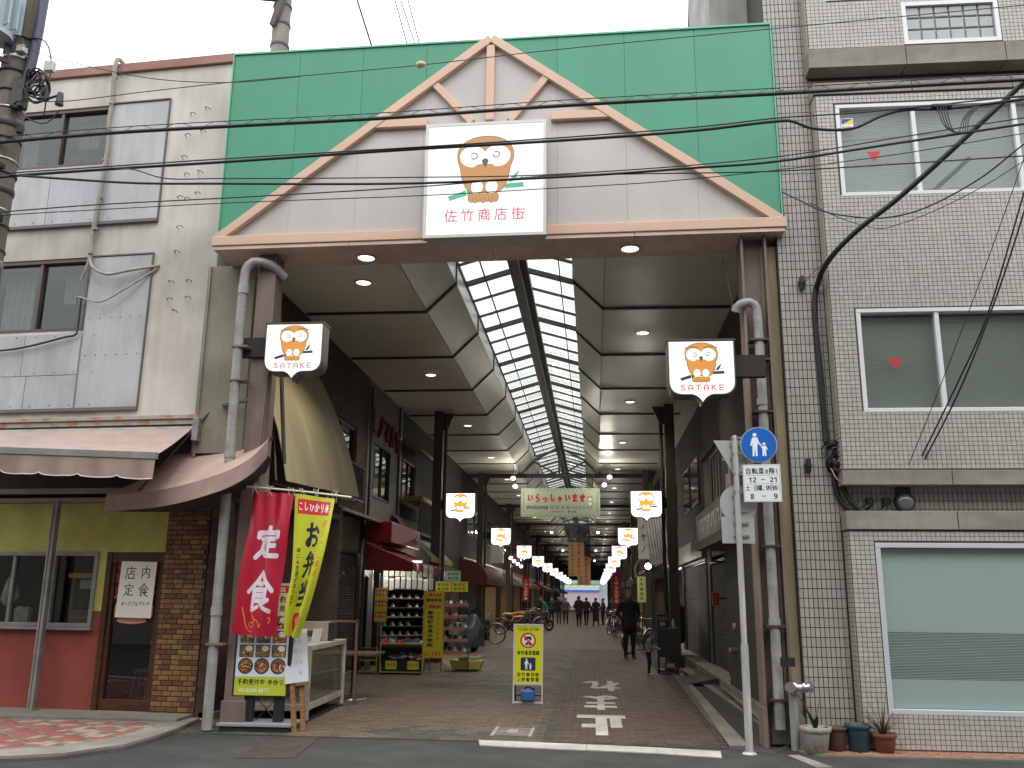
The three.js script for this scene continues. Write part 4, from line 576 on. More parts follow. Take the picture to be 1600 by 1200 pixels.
  for (let k = 0; k < 8; k++) { const z = -35.2 - k * 12; part(roof, 'truss', [bc(-edge, edge, 6.2, 6.36, z - 0.07, z + 0.07), bar([-top, 6.88, z], [0, 7.42, z], 0.08, 0.08, [0, 0, 1]), bar([top, 6.88, z], [0, 7.42, z], 0.08, 0.08, [0, 0, 1]), bar([-top, 6.85, z], [-0.1, 6.34, z], 0.06, 0.06, [0, 0, 1]), bar([top, 6.85, z], [0.1, 6.34, z], 0.06, 0.06, [0, 0, 1]), bc(-0.04, 0.04, 6.36, 7.44, z - 0.035, z + 0.035), bar([-bend - 0.1, 6.36, z], [-top, 6.86, z], 0.08, 0.08, [0, 0, 1]), bar([bend + 0.1, 6.36, z], [top, 6.86, z], 0.08, 0.08, [0, 0, 1])], M.darkSteel); }
}
{ // steel columns of the arcade
  M.postBrown = mat([0.1, 0.085, 0.07], 0.5, { t: T.grime, s: 1.5, sy: 3 });
  const mk = (label, group) => { const c = thing('arcade_column', label, 'column', [0, 0, 0], 0, group); part(c, 'post', [bc(-0.12, 0.12, 0, 6.4, -0.12, 0.12, 0.01)], M.postBrown); part(c, 'rain_pipe', tube([[0.2, 0.05, 0.08], [0.2, 6.3, 0.08]], 0.045, 2, 8), M.darkSteel); part(c, 'foot', bc(-0.19, 0.19, 0, 0.3, -0.18, 0.18, 0.01), M.darkSteel); part(c, 'head_bracket', extr([[0, 6.35], [0.3, 6.35], [0.1, 5.9], [0, 5.9]], 0.1, 0, [], 0.115, 0, -0.05), M.darkSteel); return c; };
  const l = mk('second dark steel column on the left, beside the second owl sign', null); l.position.set(-4.05, 0, -23.2);
  const r = mk('second dark steel column on the right, with a rain pipe', null); r.position.set(1.93, 0, -22.5); r.rotation.y = Math.PI;
  for (let i = 1; i < 10; i++) { const a = copyOf(l, [-4.4, 0, -23.2 - 12 * i], 0, i === 1 ? 'third dark steel column on the left, behind the parked bicycles' : ORD[i + 1] + ' dark steel column from the gate along the left side'); if (i > 1) a.userData.group = 'far columns on the left'; const b = copyOf(r, [2.02, 0, -22.5 - 12 * i], 180, i === 1 ? 'third dark steel column on the right, behind the standing person' : ORD[i + 1] + ' dark steel column from the gate along the right side'); if (i > 1) b.userData.group = 'far columns on the right'; }
}
{ // round ceiling lamps
  const ring = new THREE.TorusGeometry(0.125, 0.014, 6, 28).rotateX(Math.PI / 2), disc = new THREE.SphereGeometry(0.118, 24, 8, 0, 6.2832, Math.PI * 0.62, Math.PI * 0.38).scale(1, 0.28, 1).translate(0, 0.012, 0), face = new THREE.MeshPhysicalMaterial({ color: C(0.1, 0.1, 0.1), emissive: C(1, 0.93, 0.74), emissiveIntensity: 2.6, roughness: 0.4 });
  const lamp = (p, label, group, k = 1) => {
    const t = thing('ceiling_lamp', label, 'lamp', p, 0, group); part(t, 'rim', ring, M.signWhite); part(t, 'lamp_glass', disc, face);
    const s = new THREE.SpotLight(new THREE.Color(1, 0.9, 0.7), 15 * k, 0, 0.98, 1); s.name = 'ceiling_lamp_light'; s.shadow.radius = 5; s.position.set(0, -0.06, 0); s.target.position.set(0, -3, 0); s.castShadow = true; t.add(s, s.target);
  };
  lamp(GW(1.44, 6.1, -0.33), 'round lit lamp in the gate soffit, left one', null); lamp(GW(5.02, 6.1, -0.3), 'round lit lamp in the gate soffit, right one', null);
  const nl = ['first', 'second', 'third', 'fourth'];
  for (let i = 0; i < 16; i++) {
    lamp([-3.55, 6.385, -13.05 - 6 * i], ORD[i] + ' round lamp from the gate along the left ceiling panels', nl[i] ? null : 'far ceiling lamps on the left', i > 6 ? 1.5 : 1);
    lamp([0.95, 6.385, -16.05 - 6 * i], ORD[i] + ' round lamp from the gate along the right ceiling panels', nl[i] ? null : 'far ceiling lamps on the right', i > 6 ? 1.5 : 1);
  }
}

// ---------- the tiled building at the right ----------
const RB = thing('tiled_building', 'beige tiled office building with white framed windows, at the right', 'building', [2.3, 0, -10.7]);
{
  const back = -0.24, tiles = [], tall = [], sidet = [];
  const grout = mat([0.14, 0.125, 0.1], 0.9, { t: T.mottle, s: 0.8 }), groutB = mat([0.05, 0.046, 0.04], 0.9);
  // tile fields: small square ones on the bays, upright ones on the pilaster; hole list keeps windows free
  const field = (arr, x0, x1, y0, y1, z, w, h, j, holes = []) => { const nx = Math.round((x1 - x0) / (w + j)), ny = Math.round((y1 - y0) / (h + j)), sx = (x1 - x0) / nx, sy = (y1 - y0) / ny; for (let b = 0; b < ny; b++) for (let a = 0; a < nx; a++) { const x = x0 + (a + 0.5) * sx, y = y0 + (b + 0.5) * sy; if (holes.some((q) => x > q[0] && x < q[1] && y > q[2] && y < q[3])) continue; arr.push([x, y, z, sx - j, sy - j]); } };
  const W1 = [0.85, 4.4, 6.53, 7.8], W2 = [0.9, 4.4, 3.77, 5.05], W3 = [0.9, 4.6, 0.4, 2.25], GB = [1.79, 3.0, 8.63, 9.25], TW = [0.83, 1.55, 9.33, 10.2];
  const R = 6.5, body = (x0, y0, y1, holes, z = 0) => extr(rectPts(x0, R, y0, y1), 0.24, 0, holes.map((q) => rectPts(q[0], q[1], q[2], q[3]))).translate(0, 0, z - 0.24);
  part(RB, 'wall', [body(0.58, 8.34, 12.2, [GB, TW]), body(0.61, 2.92, 8.1, [W1, W2]), body(0.62, 0.02, 2.6, [W3])], grout);
  part(RB, 'recessed_wall', [bc(0.06, 0.66, 0, 12.2, -0.7, back), bc(0.66, R, 8.0, 8.5, -0.5, back + 0.0), bc(0.66, R, 2.5, 3.0, -0.5, back), bc(R - 0.2, R, 0, 12, -6, -0.25), bc(0.06, 0.2, 0, 12.2, -6, -0.7), bc(0.2, R, 11.9, 12.1, -6, -0.5)], groutB);
  part(RB, 'room_lining', [bc(0.66, R, 0, 12, -1.6, -1.5), bc(0.66, R, 5.4, 5.6, -1.5, -0.26), bc(0.66, R, 2.62, 2.9, -1.5, -0.51), bc(0.66, R, 8.15, 8.3, -1.5, -0.51)], mat([0.2, 0.2, 0.19], 0.9));
  const col = [[0.41, 0.395, 0.355], [0.395, 0.38, 0.34], [0.425, 0.41, 0.37]];
  field(tiles, 0.585, R, 8.62, 12.1, 0, 0.047, 0.047, 0.006, [GB, TW]);
  field(tiles, 0.615, R, 3.1, 7.93, 0, 0.047, 0.047, 0.006, [W1, W2]);
  field(tiles, 0.625, R, 0.04, 2.38, 0, 0.047, 0.047, 0.006, [W3]);
  field(tall, 0.07, 0.6, 0.1, 12.1, back, 0.046, 0.1, 0.009); field(tall, 0.6, R, 8.02, 8.3, back, 0.047, 0.1, 0.007); field(tall, 0.6, R, 2.56, 2.94, back, 0.047, 0.1, 0.007);
  const inst = (arr, name, m, d) => { const g = new RoundedBoxGeometry(1, 1, 0.012, 1, 0.003), I = new THREE.InstancedMesh(clean(new THREE.BoxGeometry(1, 1, 0.012)), m, arr.length), q = new THREE.Matrix4(), e = new THREE.Euler(); arr.forEach(([x, y, z, w, h], i) => { e.set(rr(-0.012, 0.012), rr(-0.012, 0.012), 0); q.makeRotationFromEuler(e).scale(V(w, h, 1)).setPosition(x, y, z + d + rr(0, 0.0012)); I.setMatrixAt(i, q); const c = col[Math.floor(rnd() * 3)], k = rr(0.95, 1.05) * (0.92 + 0.16 * fbm((x + 8) / 16 % 1, y / 14, 6, 6, 77, 3)); I.setColorAt(i, C(c[0] * k, c[1] * k, c[2] * k)); }); I.name = name; I.userData.kind = 'stuff'; I.receiveShadow = I.castShadow = true; RB.add(I); };
  const glaze = mat([1, 1, 1], 0.3), glazeB = mat([0.86, 0.85, 0.84], 0.28);
  inst(tiles, 'square_tiles', glaze, 0.002); inst(tall, 'upright_tiles', glazeB, 0.002);
  // tiles on the narrow return faces of the bays
  const ret = []; for (const [x, y0, y1] of [[0.58, 8.62, 12.1], [0.61, 3.1, 7.93], [0.62, 0.04, 2.38]]) for (let y = y0 + 0.027; y < y1; y += 0.0532) for (let k = 0; k < 4; k++) ret.push(bx(0.01, 0.046, 0.046, x - 0.003, y, -0.03 - k * 0.054));
  tag(part(RB, 'edge_tiles', ret, mat([0.4, 0.37, 0.3], 0.35)), null, null, null, 'stuff');
  const band = (x0, y0, y1, z1) => { for (let i = 0; i < 5; i++) part(RB, 'concrete_band', bc(x0 + i * 1.23 + (i ? 0.004 : 0), x0 + (i + 1) * 1.23 - 0.004, y0, y1, -0.22, z1, 0.006), M.bandC); };
  M.bandC = mat([0.37, 0.35, 0.31], 0.85, { t: T.grime, s: 2.3, sy: 0.9, b: 0.002 });
  band(0.56, 8.33, 8.6, 0.035); band(0.59, 7.95, 8.11, 0.03); band(0.59, 2.91, 3.08, 0.03); band(0.6, 2.4, 2.61, 0.035);
  const wf = mat([0.66, 0.66, 0.68], 0.4), blindM = mat([0.66, 0.67, 0.64], 0.6), frost = mat([0.6, 0.65, 0.655], 0.35), gl = glass(0.02, [0.86, 0.9, 0.88]);
  const win = (q, ns, label) => { const w = windowUnit(RB, q[0], q[1], q[2], q[3], 0.012, 1, wf, gl, { fw: 0.05, d: 0.13, label }); for (const x of ns) part(w, 'mullion', bc(x - 0.025, x + 0.025, q[2] + 0.05, q[3] - 0.05, -0.085, -0.003), wf); return w; };
  const blind = (w, x0, x1, y0, y1, z) => { const s = []; for (let y = y0; y < y1; y += 0.021) s.push(bx(x1 - x0, 0.0015, 0.024, (x0 + x1) / 2, y, z).rotateX(0)); const g = []; for (const b of s) g.push(b); const o = part(w, 'blind_slats', g.map((b) => b), blindM); tag(o, null, null, null, 'stuff'); part(w, 'blind_cloth', bc(x0, x1, y0, y1, z - 0.03, z - 0.022), blindM); };
  const w1 = win(W1, [1.81, 3.04], 'upper wide window with closed blinds'); blind(w1, 0.9, 4.35, 6.58, 7.72, -0.16);
  const w2 = win(W2, [1.84, 2.95], 'middle wide window with closed blinds'); blind(w2, 0.95, 4.35, 3.82, 4.99, -0.16);
  const w3 = windowUnit(RB, W3[0], W3[1], W3[2], W3[3], 0.012, 1, mat([0.5, 0.52, 0.56], 0.4), gl, { fw: 0.055, d: 0.13, label: 'large ground floor window with pale green frosted film' });
  part(w3, 'frosted_film', [bc(0.955, 4.545, 1.275, 2.19, -0.078, -0.074), bc(0.955, 4.545, 0.46, 0.765, -0.078, -0.074)], frost); { const s = []; for (let y = 0.775; y < 1.275; y += 0.0165) s.push(bx(3.58, 0.009, 0.004, 2.75, y, -0.0765)); tag(part(w3, 'film_stripes', s, frost), null, null, null, 'stuff'); part(w3, 'inner_blind', bc(0.955, 4.545, 0.76, 1.28, -0.2, -0.19), mat([0.13, 0.17, 0.15], 0.8)); }
  const gb = part(RB, 'window', [bc(1.79, 1.845, 8.63, 9.25, -0.12, 0.02), bc(2.945, 3.0, 8.63, 9.25, -0.12, 0.02), bc(1.845, 2.945, 8.63, 8.685, -0.12, 0.018), bc(1.845, 2.945, 9.195, 9.25, -0.12, 0.018)], wf, 'white framed window of glass blocks');
  const gbm = mat([0.3, 0.34, 0.32], 0.12, { coat: 1, b: 0.004, bs: 0.13 }), gg = new RoundedBoxGeometry(0.172, 0.16, 0.08, 2, 0.02); part(gb, 'mortar', bc(1.845, 2.945, 8.685, 9.195, -0.1, -0.045), M.whitePaint);
  for (let i = 0; i < 6; i++) for (let j = 0; j < 3; j++) { const o = part(gb, 'glass_block', gg, gbm); o.position.set(1.937 + i * 0.1833, 8.77 + j * 0.17, -0.055); }
  const tw = windowUnit(RB, TW[0], TW[1], TW[2], TW[3], 0.012, 1, wf, gl, { fw: 0.05, label: 'window cut off by the top edge' }); part(tw, 'blind_cloth', bc(0.88, 1.5, 9.4, 10.15, -0.2, -0.19), blindM);
  const red = mat([0.5, 0.02, 0.025], 0.5); const tri = (w, x, y) => part(w, 'red_triangle', extr([[x - 0.085, y + 0.07], [x, y - 0.075], [x + 0.085, y + 0.07]], 0.003, 0, [], 0, 0, -0.05), red);
  tri(w1, 1.3, 7.09); tri(w2, 1.325, 4.37);
  const st = canvasTex(128, 128, (c) => { c.fillStyle = '#e9edf0'; c.fillRect(0, 0, 128, 128); c.fillStyle = '#2b4a9a'; c.fillRect(6, 6, 116, 70); c.fillStyle = '#e8c81a'; c.beginPath(); c.moveTo(6, 76); c.lineTo(122, 10); c.lineTo(122, 76); c.fill(); c.fillStyle = '#30343c'; c.font = 'bold 30px sans-serif'; c.fillText('ALSOK', 10, 112); });
  part(w1, 'security_sticker', panel(0.15, 0.15, 1.0, 7.56, -0.048), print(st));
  // things fixed to the wall
  part(RB, 'wall_spotlight', [cyl(0.03, 0.045, 0.1, 0.33, 5.38, -0.19, 10), bx(0.05, 0.1, 0.09, 0.335, 5.5, -0.19, 0.01)], M.black); part(RB, 'wall_spotlight', [cyl(0.03, 0.045, 0.1, 0.26, 3.08, -0.19, 10), bx(0.05, 0.1, 0.09, 0.265, 3.2, -0.19, 0.01)], M.black);
  part(RB, 'electric_meter', [cyl(0.11, 0.11, 0.09, 0, 0, 0, 24).rotateX(Math.PI / 2).translate(1.33, 2.73, -0.22), bc(1.25, 1.4, 2.68, 2.73, -0.14, -0.12), bx(0.16, 0.09, 0.06, 1.33, 2.86, -0.19, 0.01)], M.black); part(RB, 'meter_glass', new THREE.SphereGeometry(0.095, 20, 10, 0, 6.2832, 0, 1.3).rotateX(Math.PI / 2).scale(1, 1, 0.5).translate(1.33, 2.73, -0.14), mat([0.12, 0.13, 0.12], 0.08, { coat: 1 }));
}
{ // cable that comes down the corner
  const t = thing('wall_cable', 'thick black cable down the tiled corner ending in a tangled coil', 'cable');
  part(t, 'cable', [tube([[2.81, 5.42, -10.9], [2.79, 5.3, -10.91], [2.77, 5.0, -10.91], [2.78, 4.3, -10.91], [2.79, 3.6, -10.91], [2.79, 3.45, -10.9]], 0.034, 40, 8), tube([[2.77, 5.0, -10.87], [2.8, 4.3, -10.88], [2.81, 3.6, -10.88], [2.84, 3.3, -10.86]], 0.016, 40, 6)], M.cable);
  const loops = []; for (let i = 0; i < 9; i++) { const r = rr(0.09, 0.17), a = rr(0, 6), cx = 2.9 + rr(-0.05, 0.04), cy = 3.24 + rr(-0.08, 0.08), P = []; for (let k = 0; k < 12; k++) { const q = k / 12 * 6.283; P.push([cx + r * Math.cos(q) * rr(0.8, 1.05), cy + r * 1.15 * Math.sin(q + 0.3 * Math.sin(a)), -10.84 + 0.05 * Math.sin(q * 2 + a) + rr(-0.01, 0.01)]); } loops.push(tube(P, rr(0.008, 0.018), 48, 6, true)); }
  part(t, 'coil', loops, M.cable); part(t, 'copper_wire', [tube([[2.8, 3.12, -10.8], [2.86, 2.98, -10.76], [2.98, 2.94, -10.76], [3.07, 3.0, -10.78]], 0.008, 20, 5), tube([[2.88, 3.2, -10.77], [3.0, 3.24, -10.74], [3.04, 3.34, -10.76]], 0.007, 20, 5)], mat([0.45, 0.24, 0.15], 0.5));
  part(t, 'conduit', [tube([[2.85, 3.1, -10.88], [2.86, 2.9, -10.89], [2.92, 2.72, -10.88], [3.05, 2.62, -10.86], [3.2, 2.68, -10.86], [3.24, 2.73, -10.9]], 0.032, 40, 8), tube([[2.92, 3.1, -10.87], [2.94, 2.9, -10.86], [3.02, 2.72, -10.84], [3.18, 2.6, -10.83], [3.36, 2.62, -10.83], [3.42, 2.72, -10.9]], 0.032, 40, 8)], M.cable); part(t, 'bushing', [cyl(0.045, 0.045, 0.08, 3.24, 2.7, -10.9, 12), cyl(0.045, 0.045, 0.08, 3.43, 2.7, -10.9, 12)], M.black);
}
{ // narrow rendered strip between gate and tiles
  part(RB, 'rear_block', [bc(-0.5, 0.055, 6.6, 13, -3.6, -1.2)], mat([0.42, 0.42, 0.42], 0.8, { t: T.grime, s: 2 }));
  part(RB, 'corner_pilaster', [bc(-0.14, 0.055, 0, 6.0, -0.9, -0.3)], mat([0.4, 0.335, 0.215], 0.8, { t: T.grime, s: 1.2, sy: 3 }));
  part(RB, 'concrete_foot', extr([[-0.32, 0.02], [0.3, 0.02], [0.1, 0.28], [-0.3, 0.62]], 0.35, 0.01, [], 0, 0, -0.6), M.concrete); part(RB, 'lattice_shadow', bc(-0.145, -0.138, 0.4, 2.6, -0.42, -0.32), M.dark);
}
// the houses over the road, which the windows mirror
one('opposite_building', [bc(-60, 60, 0, 10.5, 3.2, 9)], mat([0.3, 0.28, 0.26], 0.9, { t: T.grime, s: 5 }), 'plain grey row of buildings across the road', 'building');

// ---------- the shops along the covered street ----------
// left wall: local x runs into the street, local z out of the wall; right wall: local x runs towards the road
const LX = -5.0, RX = 2.7;
function shutter(parent, x0, x1, y0, y1, z, m, name = 'roller_shutter') {
  const s = part(parent, name, [bc(x0 - 0.05, x0, y0, y1 + 0.06, z - 0.05, z + 0.05), bc(x1, x1 + 0.05, y0, y1 + 0.06, z - 0.05, z + 0.05), bc(x0, x1, y1, y1 + 0.06, z - 0.05, z + 0.05)], M.darkSteel);
  const g = extr([[0, 0], [0.012, 0.012], [0.014, 0.032], [0, 0.046], [-0.006, 0.046], [-0.006, 0]], x1 - x0).rotateY(Math.PI / 2).rotateY(Math.PI).translate(x1, 0, 0);
  g.rotateY(0); const n = Math.floor((y1 - y0) / 0.048), sl = extr([[0, 0], [0.014, 0.01], [0.016, 0.03], [0.002, 0.045], [-0.008, 0.045], [-0.008, 0]], x1 - x0).rotateY(-Math.PI / 2).translate(x1, 0, 0);
  for (let i = 0; i < n; i++) { const o = part(s, 'slat', sl, m); o.position.set(0, y0 + i * 0.048, z); }
  return s;
}
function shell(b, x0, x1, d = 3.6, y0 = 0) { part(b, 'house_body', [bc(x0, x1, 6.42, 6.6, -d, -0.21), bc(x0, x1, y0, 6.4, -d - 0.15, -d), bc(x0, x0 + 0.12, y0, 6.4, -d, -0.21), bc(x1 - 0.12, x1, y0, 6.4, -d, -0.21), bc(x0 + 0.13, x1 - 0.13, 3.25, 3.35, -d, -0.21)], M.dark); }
const shutM = mat([0.075, 0.065, 0.054], 0.7, { t: T.grime, s: 1.7 }), shutR = mat([0.07, 0.062, 0.05], 0.75, { t: T.grime, s: 1.7 });
const brickT = dtex(512, (u, v) => { const j = Math.floor(v * 16), x = u * 4 + (j % 2) * 0.5, i = Math.floor(x), fx = x - i, fy = v * 16 - j, e = fx < 0.03 || fx > 0.97 || fy < 0.12 || fy > 0.92; const h = 0.85 + 0.35 * (hash(i % 4, j, 8) - 0.5); return e ? [0.62, 0.6, 0.56] : [0.85 * h, 0.8 * h, 0.76 * h]; });
const brownBrick = mat([0.12, 0.07, 0.05], 0.8, { t: brickT, s: 0.9, sy: 1.1 });
{
  const b = thing('brown_brick_house', 'brown brick upper wall with a barred window and closed shutter, first on the left', 'building', [LX, 0, -11.95], 90);
  part(b, 'wall', [extr(rectPts(0, 7.45, 3.2, 6.5), 0.2, 0, [rectPts(4.35, 6.55, 3.75, 5.08)]).translate(0, 0, -0.2), bc(0, 1.15, 0, 3.2, -0.2, 0), bc(7.25, 7.45, 0, 3.2, -0.2, 0.02)], brownBrick);
  shell(b, 1.4, 7.44, 1.2, 3.25);
  part(b, 'lintel', [bc(1.15, 7.25, 2.52, 3.18, -0.15, -0.02)], mat([0.28, 0.26, 0.215], 0.7, { t: T.grime, s: 1.6 }));
  part(b, 'eave', [extr([[0, 3.24], [0.42, 3.14], [0.42, 3.2], [0, 3.3]], 3.6).rotateY(-Math.PI / 2).translate(7.6, 0, 0)], M.darkWood);
  windowUnit(b, 4.35, 6.55, 3.75, 5.08, -0.03, 2, M.darkSteel, M.pane, { fw: 0.06 }); part(b, 'room_lining', bc(4, 6.9, 3.4, 5.4, -0.9, -0.8), M.room);
  const g = []; for (let i = 0; i < 20; i++) g.push(bc(4.45 + i * 0.105, 4.465 + i * 0.105, 3.5, 4.2, 0.2, 0.215)); part(b, 'window_railing', [bc(4.43, 6.5, 3.48, 3.52, 0.18, 0.235), bc(4.43, 6.5, 4.18, 4.21, 0.18, 0.235), bc(4.43, 4.46, 3.5, 4.2, 0, 0.2), bc(6.46, 6.49, 3.5, 4.2, 0, 0.2)], M.darkSteel); tag(part(b, 'railing_bars', g, M.darkSteel), null, null, null, 'stuff');
  shutter(b, 1.25, 4.1, 0.1, 2.46, -0.04, shutM); shutter(b, 4.22, 7.15, 0.1, 2.46, -0.04, shutM); part(b, 'plinth', bc(0, 7.45, 0, 0.1, -0.15, 0.04), M.concrete);
  part(b, 'service_pipe', tube([[7.35, 0.1, 0.08], [7.35, 2.4, 0.08], [7.4, 3.2, 0.1], [7.4, 6.2, 0.08]], 0.03, 20, 7), M.darkSteel);
  const h = thing('sloping_hood', 'cream sloping canvas hood leaning out from the first left wall above the flags', 'hood', [LX, 0, -11.7], 90);
  const top = (u) => [0.5 + 3.25 * u, 5.05 + 0.5 * u, 0.02], bot = (u) => [0.2 + 3.9 * u, 3.12 + 0.2 * u, 0.66];
  part(h, 'canvas', thick(16, 20, (u, v) => { const a = top(u), c = bot(u), s = Math.sin(v * Math.PI * 0.62) * 0.3; return [a[0] + (c[0] - a[0]) * v, a[1] + (c[1] - a[1]) * v + 0.1 * Math.sin(v * Math.PI), a[2] + (c[2] - a[2]) * v + s * 0.6]; }, 0.01, [0, 0, 1], (u, v) => [u * 3, v * 2]), M.cream);
  part(h, 'frame_bar', [tube([top(0), [0.62, 4.4, 0.33], bot(0)].map((p) => [p[0] - 0.02, p[1], p[2] + 0.03]), 0.02, 16, 6), bar([0.3, 3.1, 0.62], [4.45, 3.29, 0.66], 0.03, 0.03)], M.darkSteel);
}
const corrT = dtex(256, (u, v) => 0.85 + 0.15 * fbm(u, v, 6, 3, 12, 4));
{
  const b = thing('white_corrugated_house', 'house clad in pale corrugated metal with red raised letters, over the shoe shop', 'building', [LX, 0, -19.45], 90);
  const corr = mat([0.24, 0.24, 0.225], 0.5, { t: corrT, s: 1.4, sy: 2.6 });
  const cg = (x0, x1, y0, y1) => sheet(Math.round((x1 - x0) / 0.018), 1, (u, v) => [x0 + (x1 - x0) * u, y0 + (y1 - y0) * v, 0.008 * Math.sin((x0 + (x1 - x0) * u) * 84)], (u, v) => [x0 + (x1 - x0) * u, y0 + (y1 - y0) * v]);
  part(b, 'cladding', [cg(0, 0.55, 3.1, 6.5), cg(2.25, 3.1, 3.1, 6.5), cg(0.55, 2.25, 3.1, 3.8), cg(0.55, 2.25, 5.08, 6.5), bc(0, 3.1, 2.55, 6.5, -0.2, -0.13)], corr);
  shell(b, 0.01, 3.29);
  windowUnit(b, 0.55, 2.25, 3.8, 5.08, 0.02, 2, M.darkSteel, M.pane, { fw: 0.05, d: 0.1 }); part(b, 'corner_post', bc(3.1, 3.3, 0, 6.5, -0.2, 0.06), mat([0.07, 0.075, 0.085], 0.5));
  const red = mat([0.2, 0.015, 0.015], 0.6), L = ['ヒ', 'ノ', 'マ', 'ル', 'ヤ'];
  L.forEach((ch, k) => { const g = []; for (const s of strokesOf(ch)) for (let i = 0; i + 1 < s.length; i++) { const x0 = 0.12 + k * 0.6, y0 = 5.82 - k * 0.02, P = ([a, c]) => [x0 + a * 0.0048, y0 - c * 0.0062, 0.045]; g.push(bar(P(s[i]), P(s[i + 1]), 0.05 + 0.002 * i + 0.001 * g.length, 0.075, [0, 0, 1])); } part(b, 'raised_letter', g, red); });
  // shop front below
  part(b, 'shop_interior', [bc(0, 3.1, 0, 2.7, -3.3, -3.2), bc(0, 3.1, 2.5, 2.56, -3.2, -0.14), bc(3.1, 3.2, 0, 2.6, -3.3, -0.2)], mat([0.1, 0.085, 0.07], 0.9)); part(b, 'door_frame', [bc(0.02, 0.1, 0, 2.5, -0.1, 0), bc(1.02, 1.1, 0, 2.5, -0.1, 0), bc(0.1, 1.02, 2.4, 2.5, -0.1, 0)], M.greyAlu);
  part(b, 'lace_curtain', thick(40, 6, (u, v) => [0.1 + 0.92 * u, 2.38 - v * (0.34 + 0.05 * Math.sin(u * 25)), -0.05 + 0.02 * Math.sin(u * 40)], 0.003), mat([0.42, 0.44, 0.44], 0.9, { trans: 0.3 }));
  const bx0 = part(b, 'sign_box', bc(0.0, 3.3, 2.74, 3.2, 0.06, 0.62, 0.02), mat([0.3, 0.015, 0.02], 0.35, { coat: 0.5 })); part(bx0, 'gold_swash', tube([[2.6, 2.85, 0.625], [2.8, 2.95, 0.63], [3.05, 3.1, 0.63]], 0.012, 10, 5), mat([0.5, 0.42, 0.3], 0.5));
  const aw = thing('red_awning', 'red cloth awning with scalloped edge under the red sign box', 'awning', [LX, 0, -19.45], 90), rc = mat([0.33, 0.03, 0.03], 0.7, { t: T.cloth, s: 0.5, side: 1 }), af = (u, v) => [-0.15 + 3.6 * u, 2.72 - 0.42 * v + 0.02 * Math.sin(u * 30), 0.1 + 1.05 * v];
  part(aw, 'canopy', thick(30, 6, af, 0.004, [0, 1, 0], (u, v) => [u * 3, v]), rc); part(aw, 'valance', thick(80, 2, (u, v) => { const p = af(u, 1), s = (u * 9) % 1; return [p[0], p[1] - v * (0.15 + 0.05 * Math.sin(s * Math.PI)), p[2] + 0.005]; }, 0.004, [0, 0, 1]), rc); part(aw, 'side_valance', extr([[0.1, 2.72], [1.15, 2.3], [1.15, 2.12], [0.1, 2.14]], 0.006).rotateY(-Math.PI / 2).translate(-0.15, 0, 0), rc); part(aw, 'frame_bar', bar([-0.15, 2.3, 1.14], [3.45, 2.3, 1.14], 0.025, 0.025), M.steel);
}
